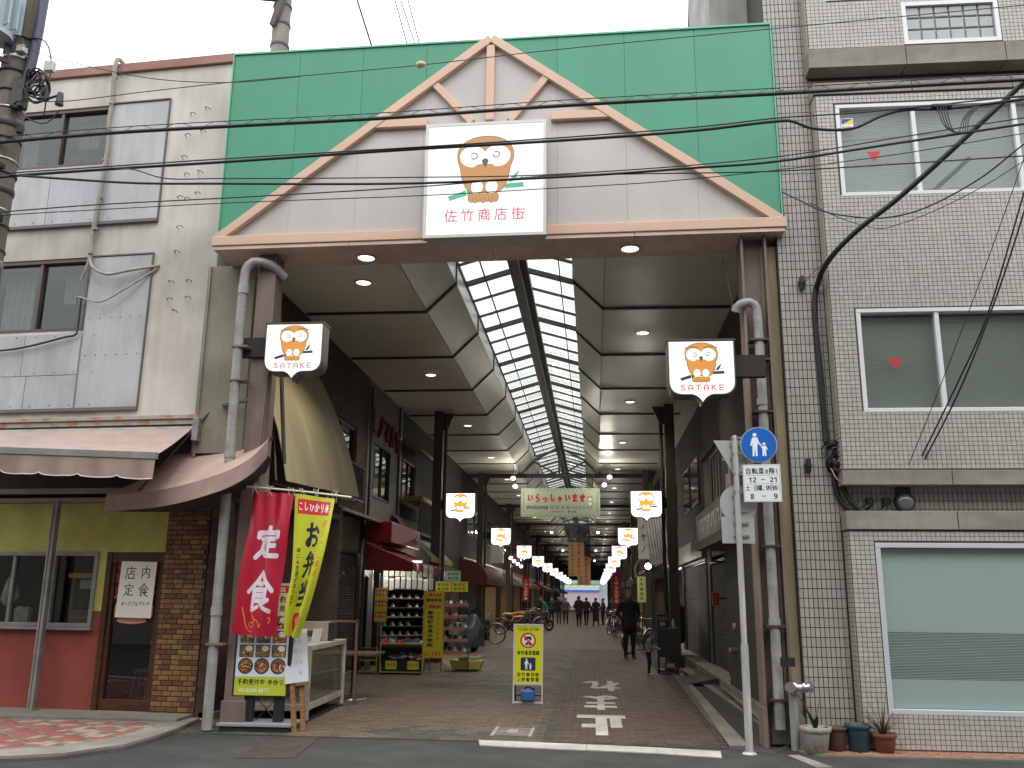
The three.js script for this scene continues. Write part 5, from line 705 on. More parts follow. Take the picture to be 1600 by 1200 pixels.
{
  const b = thing('dark_balcony_house', 'dark house with a small balcony and a faded green slanting awning, third on the left', 'building', [LX, 0, -22.75], 90);
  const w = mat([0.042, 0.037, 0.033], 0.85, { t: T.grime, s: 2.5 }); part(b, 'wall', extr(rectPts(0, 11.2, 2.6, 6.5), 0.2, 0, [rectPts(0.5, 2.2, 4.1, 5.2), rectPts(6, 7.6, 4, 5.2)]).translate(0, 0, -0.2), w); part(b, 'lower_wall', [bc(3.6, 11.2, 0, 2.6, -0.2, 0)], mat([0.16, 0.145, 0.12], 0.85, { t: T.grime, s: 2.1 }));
  shell(b, 0.01, 11.19);
  windowUnit(b, 0.5, 2.2, 4.1, 5.2, -0.02, 2, M.darkSteel, M.pane); windowUnit(b, 6, 7.6, 4, 5.2, -0.02, 2, M.darkSteel, M.pane); part(b, 'room_lining', bc(0, 9, 3.6, 5.7, -0.9, -0.8), M.room);
  part(b, 'window_hood', extr([[0, 5.55], [0.55, 5.3], [0.55, 5.38], [0, 5.7]], 2.2).rotateY(-Math.PI / 2).translate(2.4, 0, 0), mat([0.22, 0.19, 0.15], 0.8)); part(b, 'balcony_board', bc(0.2, 2.6, 4.02, 4.14, 0.1, 0.62, 0.01), mat([0.3, 0.25, 0.06], 0.7));
  const g = []; for (let i = 0; i < 16; i++) g.push(bc(0.3 + i * 0.15, 0.33 + i * 0.15, 3.2, 4.02, 0.5, 0.53)); part(b, 'balcony_frame', [bc(0.2, 2.6, 3.14, 3.2, 0.02, 0.6), bc(0.2, 2.6, 3.98, 4.02, 0.48, 0.55)], M.darkSteel); tag(part(b, 'balcony_bars', g, M.darkSteel), null, null, null, 'stuff');
  part(b, 'stall_interior', [bc(0, 3.6, 0, 2.6, -1.6, -1.5), bc(3.5, 3.6, 0, 2.6, -1.5, -0.2), bc(0, 3.6, 2.55, 2.6, -1.5, 0)], mat([0.2, 0.17, 0.13], 0.85)); part(b, 'door', bc(7.8, 9.2, 0.05, 2.2, 0.002, 0.05), M.darkWood); part(b, 'meter_box', bc(4.2, 4.6, 1.9, 2.4, 0.002, 0.16, 0.01), M.darkSteel); part(b, 'shop_shelf', [bc(0.2, 3.3, 0.8, 0.84, -1.4, -0.9), bc(0.2, 3.3, 1.3, 1.34, -1.4, -0.9)], M.wood);
  const a = thing('green_awning', 'faded green slanting awning with a yellow edge beyond the red awning', 'awning', [LX, 0, -22.75], 90), af = (u, v) => [-0.75 + 3.4 * u, 3.6 - 1.05 * v - 0.05 * Math.sin(v * 3.1), 0.05 + 1.0 * v];
  part(a, 'canopy', thick(20, 8, af, 0.004, [0, 1, 0], (u, v) => [u * 3, v]), mat([0.26, 0.27, 0.2], 0.85, { t: T.cloth, s: 0.5, side: 1 })); part(a, 'edge', thick(60, 1, (u, v) => { const p = af(u, 1); return [p[0], p[1] - v * (0.1 + 0.03 * Math.abs(Math.sin(u * 30))), p[2] + 0.005]; }, 0.004, [0, 0, 1]), mat([0.5, 0.36, 0.08], 0.8, { side: 1 }));
  const lm = thing('hanging_bulb', 'bright bare bulb under the faded green awning', 'lamp', [-4.25, 2.2, -24.6]); part(lm, 'bulb', new THREE.SphereGeometry(0.07, 16, 10), new THREE.MeshPhysicalMaterial({ color: C(0.1, 0.1, 0.1), emissive: C(1, 0.93, 0.75), emissiveIntensity: 12 })); part(lm, 'cord', tube([[0, 0.06, 0], [0, 0.5, -0.1]], 0.006, 2, 5), M.black);
  const pl = new THREE.PointLight(new THREE.Color(1, 0.9, 0.7), 6); pl.name = 'bulb_light'; pl.shadow.radius = 3; pl.castShadow = true; lm.add(pl);
  const ps = thing('plastic_curtain', 'clear plastic sheet hanging at the end of the green awning', 'curtain', [LX, 0, -22.75], 90); part(ps, 'sheet', thick(30, 4, (u, v) => [1.6 + 2.6 * u, 2.3 - 0.5 * v, 0.95 + 0.03 * Math.sin(u * 30)], 0.003), mat([0.4, 0.43, 0.42], 0.25, { trans: 0.6 }));
}
// shopfronts farther in: one builder, a look for each
function front(side, z0, len, label, o) {
  const left = side < 0, b = thing('shopfront', label, 'shop', [left ? LX : RX, 0, left ? z0 : z0 - len], left ? 90 : -90, o.group);
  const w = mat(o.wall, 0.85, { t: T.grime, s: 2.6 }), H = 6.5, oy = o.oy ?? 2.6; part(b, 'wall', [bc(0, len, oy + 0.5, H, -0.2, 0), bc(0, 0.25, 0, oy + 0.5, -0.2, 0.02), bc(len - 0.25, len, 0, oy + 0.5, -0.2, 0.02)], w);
  part(b, 'window', [bc(len * 0.2, len * 0.48, 4, 5.2, 0.002, 0.03), bc(len * 0.56, len * 0.84, 4, 5.2, 0.002, 0.03)], M.darkSteel); for (const k of [0.2, 0.56]) part(b, 'pane', bc(len * k + 0.06, len * (k + 0.28) - 0.06, 4.06, 5.14, 0.032, 0.036), mat([0.03, 0.035, 0.04], 0.06));
  const sg = part(b, 'sign_board', bc(0.1, len - 0.1, oy, oy + 0.48, -0.1, 0.12, 0.01), mat(o.sign, 0.5)); if (o.text) part(sg, 'lettering', panel(len * 0.8, 0.36, len / 2, oy + 0.24, 0.124), print(o.text));
  if (o.open) {
    part(b, 'interior', [bc(0.25, len - 0.25, 0, oy, -3.1, -3), bc(0.25, 0.3, 0, oy, -3, -0.2), bc(len - 0.3, len - 0.25, 0, oy, -3, -0.2), bc(0.25, len - 0.25, oy - 0.08, oy - 0.02, -3, -0.2)], mat(o.inside ?? [0.35, 0.28, 0.2], 0.85));
    part(b, 'shelf', [0.5, 1.0, 1.5].map((y) => bc(0.4, len - 0.4, y, y + 0.03, -2.8, -2.2)), M.wood); const gd = []; for (let i = 0; i < 40; i++) gd.push(bx(0.16, rr(0.12, 0.3), 0.2, rr(0.6, len - 0.6), [0.5, 1, 1.5][i % 3] + 0.15, -2.5)); tag(part(b, 'goods', gd, mat([0.4, 0.25, 0.12], 0.7)), null, null, null, 'stuff');
    const g = part(b, 'strip_light', bc(len * 0.25, len * 0.75, oy - 0.13, oy - 0.09, -1.1, -1.0), new THREE.MeshPhysicalMaterial({ color: C(0.1, 0.1, 0.1), emissive: C(...o.open), emissiveIntensity: 6 }));
    const l = new THREE.RectAreaLight(new THREE.Color(...o.open), o.power ?? 14, len * 0.5, 0.1); l.name = 'shop_light'; l.position.set(len / 2, oy - 0.14, -1.05); l.rotation.x = -Math.PI / 2; b.add(l);
  } else shutter(b, 0.35, len - 0.35, 0.05, oy - 0.08, -0.05, o.shut ?? shutM);
  if (o.awn) { const m = mat(o.awn, 0.8, { t: T.cloth, s: 0.5, side: 1 }), r = o.round; part(b, 'awning', [thick(10, 10, (u, v) => r ? [0.2 + (len - 0.4) * u, oy + 0.4 - 0.75 * (1 - Math.cos(v * 1.57)), 0.02 + 1.0 * Math.sin(v * 1.57)] : [0.1 + (len - 0.2) * u, oy + 0.35 - 0.6 * v, 0.05 + 1.15 * v], 0.006, [0, 1, 0]), thick(40, 1, (u, v) => [0.1 + (len - 0.2) * u, oy - (r ? 0.35 : 0.25) - v * 0.2, (r ? 1.02 : 1.21)], 0.006, [0, 0, 1]), ...[0.1, len - 0.12].map((x) => extr(r ? [[0, oy + 0.4], ...Array.from({ length: 8 }, (_, i) => [0.02 + Math.sin(i / 7 * 1.57), oy + 0.4 - 0.75 * (1 - Math.cos(i / 7 * 1.57))]), [1.02, oy - 0.55], [0, oy - 0.55]] : [[0.05, oy + 0.35], [1.2, oy - 0.25], [1.2, oy - 0.45], [0.05, oy - 0.2]], 0.01).rotateY(-Math.PI / 2).translate(x, 0, 0))], m); }
  if (o.hang) part(b, 'hanging_sign', bc(len * 0.3, len * 0.3 + 0.1, 3.2, 4.6, 0.1, 0.7, 0.01), mat(o.hang, 0.5));
  return b;
}
const smallText = (bg, fg, s) => canvasTex(512, 96, (c) => { c.fillStyle = bg; c.fillRect(0, 0, 512, 96); row(c, s, 90, 18, 58, 60, 22, 7, fg); });
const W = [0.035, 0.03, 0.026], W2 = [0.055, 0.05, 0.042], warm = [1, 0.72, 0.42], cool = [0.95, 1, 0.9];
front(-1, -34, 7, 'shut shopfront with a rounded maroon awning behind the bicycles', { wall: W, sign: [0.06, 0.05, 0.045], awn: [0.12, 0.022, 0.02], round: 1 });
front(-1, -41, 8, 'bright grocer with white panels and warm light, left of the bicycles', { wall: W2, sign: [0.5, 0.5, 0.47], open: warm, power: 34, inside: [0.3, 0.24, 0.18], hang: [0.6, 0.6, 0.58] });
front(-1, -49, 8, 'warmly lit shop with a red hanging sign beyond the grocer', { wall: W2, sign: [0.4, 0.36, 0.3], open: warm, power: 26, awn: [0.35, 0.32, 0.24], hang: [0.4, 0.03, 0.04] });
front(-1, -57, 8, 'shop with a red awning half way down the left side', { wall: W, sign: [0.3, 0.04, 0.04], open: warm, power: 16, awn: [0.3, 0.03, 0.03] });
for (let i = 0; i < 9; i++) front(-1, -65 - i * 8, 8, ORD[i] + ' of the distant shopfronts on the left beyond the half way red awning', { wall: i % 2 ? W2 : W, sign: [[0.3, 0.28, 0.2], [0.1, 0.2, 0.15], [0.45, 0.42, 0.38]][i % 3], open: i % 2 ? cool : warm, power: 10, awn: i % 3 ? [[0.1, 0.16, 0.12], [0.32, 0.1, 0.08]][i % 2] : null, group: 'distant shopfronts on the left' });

// right hand side
{
  const b = thing('beige_shop_house', 'beige rendered house with a slatted window band and grey shutter, first on the right', 'building', [RX, 0, -11.5], -90);
  const w = mat([0.13, 0.12, 0.096], 0.85, { t: T.grime, s: 2.4 }), D = (a, c, y0, y1, z0, z1, r) => bc(-c, -a, y0, y1, z0, z1, r); // depths a..c into the street
  part(b, 'wall', [extr(rectPts(-10.6, -1.6, 2.55, 6.5), 0.2, 0, [rectPts(-9.2, -3.6, 3.66, 4.78)]).translate(0, 0, -0.2), D(6.2, 7.3, 0.15, 2.55, -0.3, 0.06), D(1.6, 3.3, 0.15, 2.55, -0.2, 0.0), D(10.2, 10.6, 0.15, 2.55, -0.2, 0.0)], w);
  part(b, 'entrance_glass_wall', [D(0, 1.6, 0, 3.5, -0.16, -0.06)], mat([0.15, 0.135, 0.105], 0.3, { t: brickT, s: 0.8 })); windowUnit(b, -1.55, -0.05, 3.5, 6.2, -0.04, 3, M.silverAlu, M.pane, { fw: 0.06 }); part(b, 'room_lining', [D(0, 9.5, 3.2, 6.4, -1.2, -1.1)], M.room);
  const g = part(b, 'window', [D(3.6, 9.2, 3.66, 3.72, -0.14, 0.02), D(3.6, 9.2, 4.72, 4.78, -0.14, 0.02)], M.darkSteel, 'long window band behind upright slats'); for (let i = 0; i < 12; i++) part(g, 'slat', D(3.7 + i * 0.47, 3.78 + i * 0.47, 3.72, 4.72, -0.12, 0.0), M.greyAlu); part(g, 'pane', D(3.6, 9.2, 3.7, 4.74, -0.17, -0.16), M.pane);
  shell(b, -10.6, -0.01);
  part(b, 'cornice', D(1.6, 10.6, 4.86, 4.98, 0.002, 0.1, 0.01), w);
  const sb = thing('shop_sign_box', 'projecting beige sign box with white raised letters above the right shutter', 'sign', [RX, 0, -11.5], -90); part(sb, 'box', D(3.4, 7.8, 2.58, 3.3, 0.0, 0.55, 0.012), mat([0.2, 0.18, 0.14], 0.7, { t: T.grime, s: 1.8 })); const lt = []; for (let i = 0; i < 12; i++) { const x = 3.8 + i * 0.3; lt.push(D(x, x + 0.05, 2.75, 3.15, 0.551, 0.575), D(x + 0.05, x + 0.19, i % 2 ? 3.08 : 2.9, i % 2 ? 3.13 : 2.95, 0.551, 0.572)); } tag(part(sb, 'raised_letters', lt, M.signWhite), null, null, null, 'stuff');
  part(sb, 'finial', [extr([[-3.62, 3.3], [-3.5, 3.3], [-3.52, 3.75], [-3.58, 3.85]], 0.05, 0.005).translate(0, 0, 0.4), extr([[-3.95, 3.3], [-3.85, 3.3], [-3.87, 3.6], [-3.92, 3.68]], 0.05, 0.005).translate(0, 0, 0.4)], M.signWhite);
  shutter(b, -6.15, -3.35, 0.17, 2.4, -0.05, shutR); shutter(b, -10.15, -7.35, 0.17, 2.4, -0.05, shutR);
  const pp = thing('standpipe', 'grey standpipe with two outlets on the raised step at the right', 'standpipe', [2.5, 0.16, -15.9]); part(pp, 'pipe', [cyl(0.07, 0.06, 0.85, 0, 0, 0, 14), tube([[0, 0.85, 0], [0, 1.0, 0], [0, 1.02, 0.12]], 0.05, 10, 8), cyl(0.1, 0.1, 0.04, 0, 0.3, 0, 14)], M.pvc); for (const [x, z] of [[-0.12, 0.02], [-0.1, 0.12]]) part(pp, 'outlet', cyl(0.045, 0.055, 0.14, 0, 0, 0, 12).rotateZ(1.57).translate(x, 0.62, z), M.steel); part(pp, 'top_cap', cyl(0.06, 0.06, 0.3, 0, 0, 0, 12).rotateZ(1.57).translate(0.12, 1.0, 0.05), mat([0.4, 0.33, 0.25], 0.5));
  const vs = thing('vertical_nameplate', 'slim dark blue nameplate with white lettering beside the right gate column', 'sign', [2.25, 2.0, -12.1]); part(vs, 'plate', bx(0.1, 1.7, 0.03, 0, 0, 0, 0.005), mat([0.03, 0.07, 0.14], 0.4)); part(vs, 'lettering', panel(0.08, 1.5, 0, 0, 0.017), print(canvasTex(48, 640, (c) => { c.fillStyle = '#0e2438'; c.fillRect(0, 0, 48, 640); column(c, '台東町小学校上野中', 8, 20, 32, 40, 26, 4, '#c8d6da'); })));
}
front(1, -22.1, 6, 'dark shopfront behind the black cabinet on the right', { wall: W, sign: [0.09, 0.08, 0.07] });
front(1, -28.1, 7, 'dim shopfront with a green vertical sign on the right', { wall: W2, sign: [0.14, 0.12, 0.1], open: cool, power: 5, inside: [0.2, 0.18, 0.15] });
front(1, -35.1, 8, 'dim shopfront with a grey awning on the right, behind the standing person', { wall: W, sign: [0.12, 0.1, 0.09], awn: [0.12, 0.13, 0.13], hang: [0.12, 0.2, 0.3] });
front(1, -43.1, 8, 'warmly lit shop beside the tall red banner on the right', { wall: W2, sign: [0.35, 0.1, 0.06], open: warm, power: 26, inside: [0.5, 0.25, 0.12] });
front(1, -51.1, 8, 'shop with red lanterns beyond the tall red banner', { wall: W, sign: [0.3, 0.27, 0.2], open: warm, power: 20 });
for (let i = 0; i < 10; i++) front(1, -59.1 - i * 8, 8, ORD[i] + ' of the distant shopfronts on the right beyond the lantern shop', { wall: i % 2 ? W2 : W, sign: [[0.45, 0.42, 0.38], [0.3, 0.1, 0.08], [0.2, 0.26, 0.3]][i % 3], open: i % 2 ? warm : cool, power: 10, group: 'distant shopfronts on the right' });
{ // the bright end of the arcade
  const e = thing('end_building', 'pale blue grey building in daylight beyond the far end of the arcade', 'building', [0, 0, -168]);
  part(e, 'wall', bc(-14, 14, 0, 16, -1, 0), mat([0.42, 0.47, 0.55], 0.8, { t: T.grime, s: 6 })); part(e, 'store_band', [bc(-9, 1, 3.1, 3.9, 0.002, 0.3)], M.whitePaint); part(e, 'green_stripe', bc(-9, 1, 3.9, 4.25, 0.002, 0.32), mat([0.03, 0.32, 0.1], 0.5)); part(e, 'blue_stripe', bc(-9, 1, 2.8, 3.1, 0.002, 0.32), mat([0.03, 0.12, 0.5], 0.5)); part(e, 'shop_glass', bc(-9, 1, 0.2, 2.8, 0.002, 0.1), mat([0.34, 0.29, 0.32], 0.3)); for (let i = 0; i < 6; i++) part(e, 'window', bc(-11 + i * 4, -8.6 + i * 4, 6, 8, 0.002, 0.06), mat([0.2, 0.26, 0.34], 0.1));
}
one('end_header', bc(-5.2, 3, 4.2, 7.2, -137.4, -137.2), M.ceilDark, 'dark header closing the top of the far end of the arcade', 'panel');
{ // the banner of welcome and other hanging signs
  const wt = canvasTex(1160, 420, (c, w, h) => {
    c.fillStyle = '#b6bda8'; c.fillRect(0, 0, w, h); c.fillStyle = '#2f8a3c'; for (let i = 0; i < 13; i++) { for (const x of [20, w - 48]) { c.beginPath(); c.moveTo(x, 60 + i * 24); c.lineTo(x + 14, 44 + i * 24); c.lineTo(x + 28, 60 + i * 24); c.fill(); } } for (let i = 0; i < 17; i++) for (const y of [22, h - 34]) { c.beginPath(); c.moveTo(70 + i * 62, y + 12); c.lineTo(84 + i * 62, y); c.lineTo(98 + i * 62, y + 12); c.fill(); }
    c.strokeStyle = '#8fbf6a'; c.lineWidth = 10; c.strokeRect(5, 5, w - 10, h - 10);
    row(c, 'いらっしゃいませ', 94, 84, 80, 120, 31, 24, '#e8b030'); row(c, 'いらっしゃいませ', 90, 78, 80, 120, 31, 22, '#b8241c');
    c.fillStyle = '#14161a'; c.font = 'bold 84px sans-serif'; c.textAlign = 'left'; c.fillText('Welcome', 72, 308, 330); row(c, '欢迎光临', 430, 250, 62, 60, 16, 6, '#4a6a58'); row(c, '어서오십시오', 750, 252, 44, 56, 8, 5, '#3a3f4a'); row(c, '上野御徒町', 420, 330, 30, 30, 16, 4, '#a84038'); row(c, '商店街', 690, 330, 30, 30, 16, 4, '#3a3f4a');
    c.strokeStyle = '#2a2a2e'; c.lineWidth = 5; c.fillStyle = '#e6e4da'; c.beginPath(); c.ellipse(1020, 220, 34, 40, 0, 0, 7); c.fill(); c.stroke(); c.beginPath(); c.ellipse(1020, 160, 34, 30, 0, 0, 7); c.fill(); c.stroke(); c.beginPath(); c.moveTo(990, 145); c.lineTo(992, 112); c.lineTo(1012, 132); c.moveTo(1030, 132); c.lineTo(1050, 112); c.lineTo(1052, 146); c.stroke(); c.fillStyle = '#c4281e'; c.fillRect(1000, 186, 40, 10);
  });
  const b = thing('welcome_banner', 'wide pale green welcome banner with red writing hung across the arcade', 'banner', [-1.19, 5.0, -33]); part(b, 'board', bx(2.9, 1.05, 0.03), mat([0.55, 0.6, 0.48], 0.6)); part(b, 'print', panel(2.86, 1.02, 0, 0, 0.018), print(wt)); for (const x of [-1.2, 1.2]) part(b, 'hanger', tube([[x, 0.52, 0], [x, 1.35, 0]], 0.012, 2, 5), M.darkSteel);
  const spot = (p, label, group) => { const s = thing('spot_lamp', label, 'lamp', p, 0, group); part(s, 'can', cyl(0.05, 0.075, 0.15, 0, 0, 0, 12).rotateX(0.9), M.greyAlu); part(s, 'stem', tube([[0, 0.02, 0], [0, 0.6, 0]], 0.012, 2, 5), M.darkSteel); part(s, 'bulb', new THREE.SphereGeometry(0.085, 14, 8).scale(1, 0.6, 1).rotateX(0.9).translate(0, 0.1, 0.14), new THREE.MeshPhysicalMaterial({ color: C(0.1, 0.1, 0.1), emissive: C(1, 0.96, 0.8), emissiveIntensity: 7 })); const l = new THREE.PointLight(new THREE.Color(1, 0.94, 0.78), 1.6); l.name = 'spot_light'; l.position.set(0, 0.08, 0.2); l.shadow.radius = 3; l.castShadow = true; s.add(l); };
  spot([-2.82, 5.45, -32.7], 'small spot lamp at the upper left corner of the welcome banner'); spot([-2.85, 5.68, -32.2], 'higher small spot lamp left of the welcome banner'); spot([0.42, 5.5, -32.7], 'small spot lamp at the upper right corner of the welcome banner'); spot([0.6, 5.72, -32.2], 'higher small spot lamp right of the welcome banner');
  for (const [x, y, z, w] of [[-2.6, 5.5, -57, 'nearest left'], [0.3, 5.5, -57, 'nearest right'], [-2.5, 5.3, -75, 'middle left'], [0.2, 5.3, -75, 'middle right'], [-2.3, 5.3, -95, 'farthest left'], [0.1, 5.3, -95, 'farthest right']]) spot([x, y, z], w + ' of the tiny hanging spot lamps beyond the welcome banner', 'distant hanging spot lamps');
  const gl2 = ['nearest', 'second', 'third', 'farthest']; [[-3.75, 3.25, -41.5], [-3.8, 3.2, -43.8], [-3.8, 3.15, -46], [-3.8, 3.1, -48.2]].forEach((p, i) => spot(p, gl2[i] + ' of the four bright bulbs before the grocer on the left'));
  const ot = canvasTex(256, 540, (c, w, h) => { c.fillStyle = '#c79a68'; c.fillRect(0, 0, w, h); column(c, '佐竹商店街上野台東', 150, 24, 42, 42, 14, 6, '#b4402c'); column(c, '御徒町中学校小学校', 46, 24, 38, 38, 18, 5, '#4a5a68'); });
  const o = thing('orange_banner', 'orange vertical banner with columns of writing hanging in mid arcade', 'banner', [-1.12, 4.1, -60]); part(o, 'cloth', thick(12, 12, (u, v) => [-0.52 + 1.04 * u, 1.1 - 2.2 * v, 0.03 * Math.sin(u * 5 + v * 3)], 0.004), print(ot, 0.8)); part(o, 'rod', bar([-0.56, 1.12, 0], [0.56, 1.12, 0], 0.03, 0.03), M.darkSteel);
  const o2 = copyOf(o, [-0.75, 3.7, -72], 0, 'farther orange vertical banner, partly behind the nearer one');
  const rt = canvasTex(128, 512, (c, w, h) => { c.fillStyle = '#b01c22'; c.fillRect(0, 0, w, h); column(c, '食品店手作り', 30, 30, 68, 62, 12, 8, '#e8d8cc'); });
  const mkR = (p, label, h = 1.5) => { const r = thing('red_banner', label, 'banner', p); part(r, 'cloth', thick(6, 16, (u, v) => [-0.2 + 0.4 * u, h - h * v, 0.03 * Math.sin(u * 4 + v * 6)], 0.004), print(rt, 0.8)); part(r, 'pole', tube([[-0.22, -1.3, 0], [-0.22, h + 0.1, 0]], 0.012, 2, 6), M.greyAlu); return r; };
  mkR([1.08, 1.3, -44.5], 'tall red banner with white writing standing on the right of the arcade'); mkR([-3.7, 1.4, -50], 'narrow red banner standing on the left by the warm grocer', 1.3);
  const vt = canvasTex(96, 360, (c, w, h) => { c.fillStyle = '#c9d07a'; c.fillRect(0, 0, w, h); column(c, '手作食品店', 24, 16, 48, 52, 14, 6, '#20301c'); });
  const v = thing('yellow_vertical_sign', 'pale yellow vertical sign with dark characters beside the standing person', 'sign', [1.55, 1.9, -30.2]); part(v, 'plate', bx(0.28, 0.82, 0.04, 0, 0, 0, 0.006), M.signWhite); part(v, 'print', panel(0.26, 0.8, 0, 0, 0.022), print(vt)); part(v, 'stand', [bc(-0.02, 0.02, -1.9, -0.41, -0.02, 0.02), bx(0.4, 0.04, 0.3, 0, -1.88, 0)], M.darkSteel);
  const wl = thing('wall_lamp', 'bright white lamp on a slanted arm above the yellow vertical sign', 'lamp', [1.62, 2.55, -27.5]); part(wl, 'globe', new THREE.SphereGeometry(0.09, 16, 10), new THREE.MeshPhysicalMaterial({ color: C(0.1, 0.1, 0.1), emissive: C(1, 0.98, 0.88), emissiveIntensity: 14 })); part(wl, 'arm', tube([[0.05, 0.04, 0], [0.5, 0.4, -0.1], [1.1, 0.4, -0.1]], 0.015, 12, 5), M.greyAlu); { const l = new THREE.PointLight(new THREE.Color(1, 0.96, 0.85), 2.5); l.name = 'wall_lamp_light'; l.shadow.radius = 4; l.castShadow = true; wl.add(l); }
  part(thing('diagonal_pole', 'pale slanting awning pole near the bright wall lamp', 'pole', [1.55, 2.3, -31]), 'pole', tube([[-0.15, 0, 0], [-0.15, 0.35, 0], [0.35, 1.0, 0]], 0.03, 10, 6), M.pvc);
  const bt = canvasTex(160, 512, (c, w, h) => { c.fillStyle = '#8f938c'; c.fillRect(0, 0, w, h); column(c, 'クヤノ', 36, 40, 90, 110, 40, 14, '#26282a'); column(c, 'ノヤ', 36, 40, 90, 110, 40, 14, '#26282a'); });
  const hs = (p, t, label, w, h) => { const s = thing('hanging_board', label, 'sign', p, t); part(s, 'box', bx(w, h, 0.35, 0, 0, 0, 0.015), mat([0.34, 0.35, 0.33], 0.45, { t: T.mottle, s: 0.6 })); part(s, 'print', panel(w * 0.9, h * 0.92, 0, 0, 0.178), print(bt)); part(s, 'bracket', [bc(-w / 2, -w / 2 + 0.04, h / 2, h / 2 + 0.5, -0.02, 0.02), bc(w / 2 - 0.04, w / 2, h / 2, h / 2 + 0.5, -0.02, 0.02)], M.darkSteel); return s; };
  hs([2.02, 3.35, -25.2], -14, 'tilted grey box sign hanging behind the second right column', 0.42, 1.3).rotation.z = 0.12; hs([1.62, 3.5, -29.5], -8, 'flat grey hanging board farther in on the right', 0.36, 1.35);
  const lt = thing('louvred_board', 'white louvred panel leaning above the right shops, catching light', 'panel', [1.62, 3.1, -23.4], -36); lt.rotation.z = 0.14; part(lt, 'arm', bar([0.2, 0.55, -0.05], [1.1, 0.8, -0.3], 0.03, 0.03), M.darkSteel); part(lt, 'rail', bx(0.62, 0.04, 0.05, 0, 0.6, 0), M.signWhite); part(lt, 'rail', bx(0.62, 0.04, 0.05, 0, -0.6, 0), M.signWhite); for (let i = 0; i < 8; i++) part(lt, 'louvre', bx(0.05, 1.16, 0.03, -0.28 + i * 0.08, 0, 0).rotateY(0), M.signWhite);
  const fa = thing('red_fire_box', 'small red alarm box on the right wall below a pale bottle shaped lamp', 'box', [2.38, 1.62, -18.4]); part(fa, 'box', bx(0.13, 0.24, 0.1, 0, 0, 0, 0.015), mat([0.2, 0.02, 0.02], 0.4)); part(fa, 'lamp', cyl(0.05, 0.04, 0.3, -0.08, 0.7, 0, 12), M.signWhite); part(fa, 'plate', bx(0.14, 1.1, 0.04, 0.3, 0.3, -0.02), M.dark); part(fa, 'bracket', bx(0.34, 0.03, 0.03, 0.14, 0, -0.06), M.dark); part(fa, 'lamp_bracket', bx(0.4, 0.03, 0.03, 0.12, 0.72, -0.02), M.dark);
}

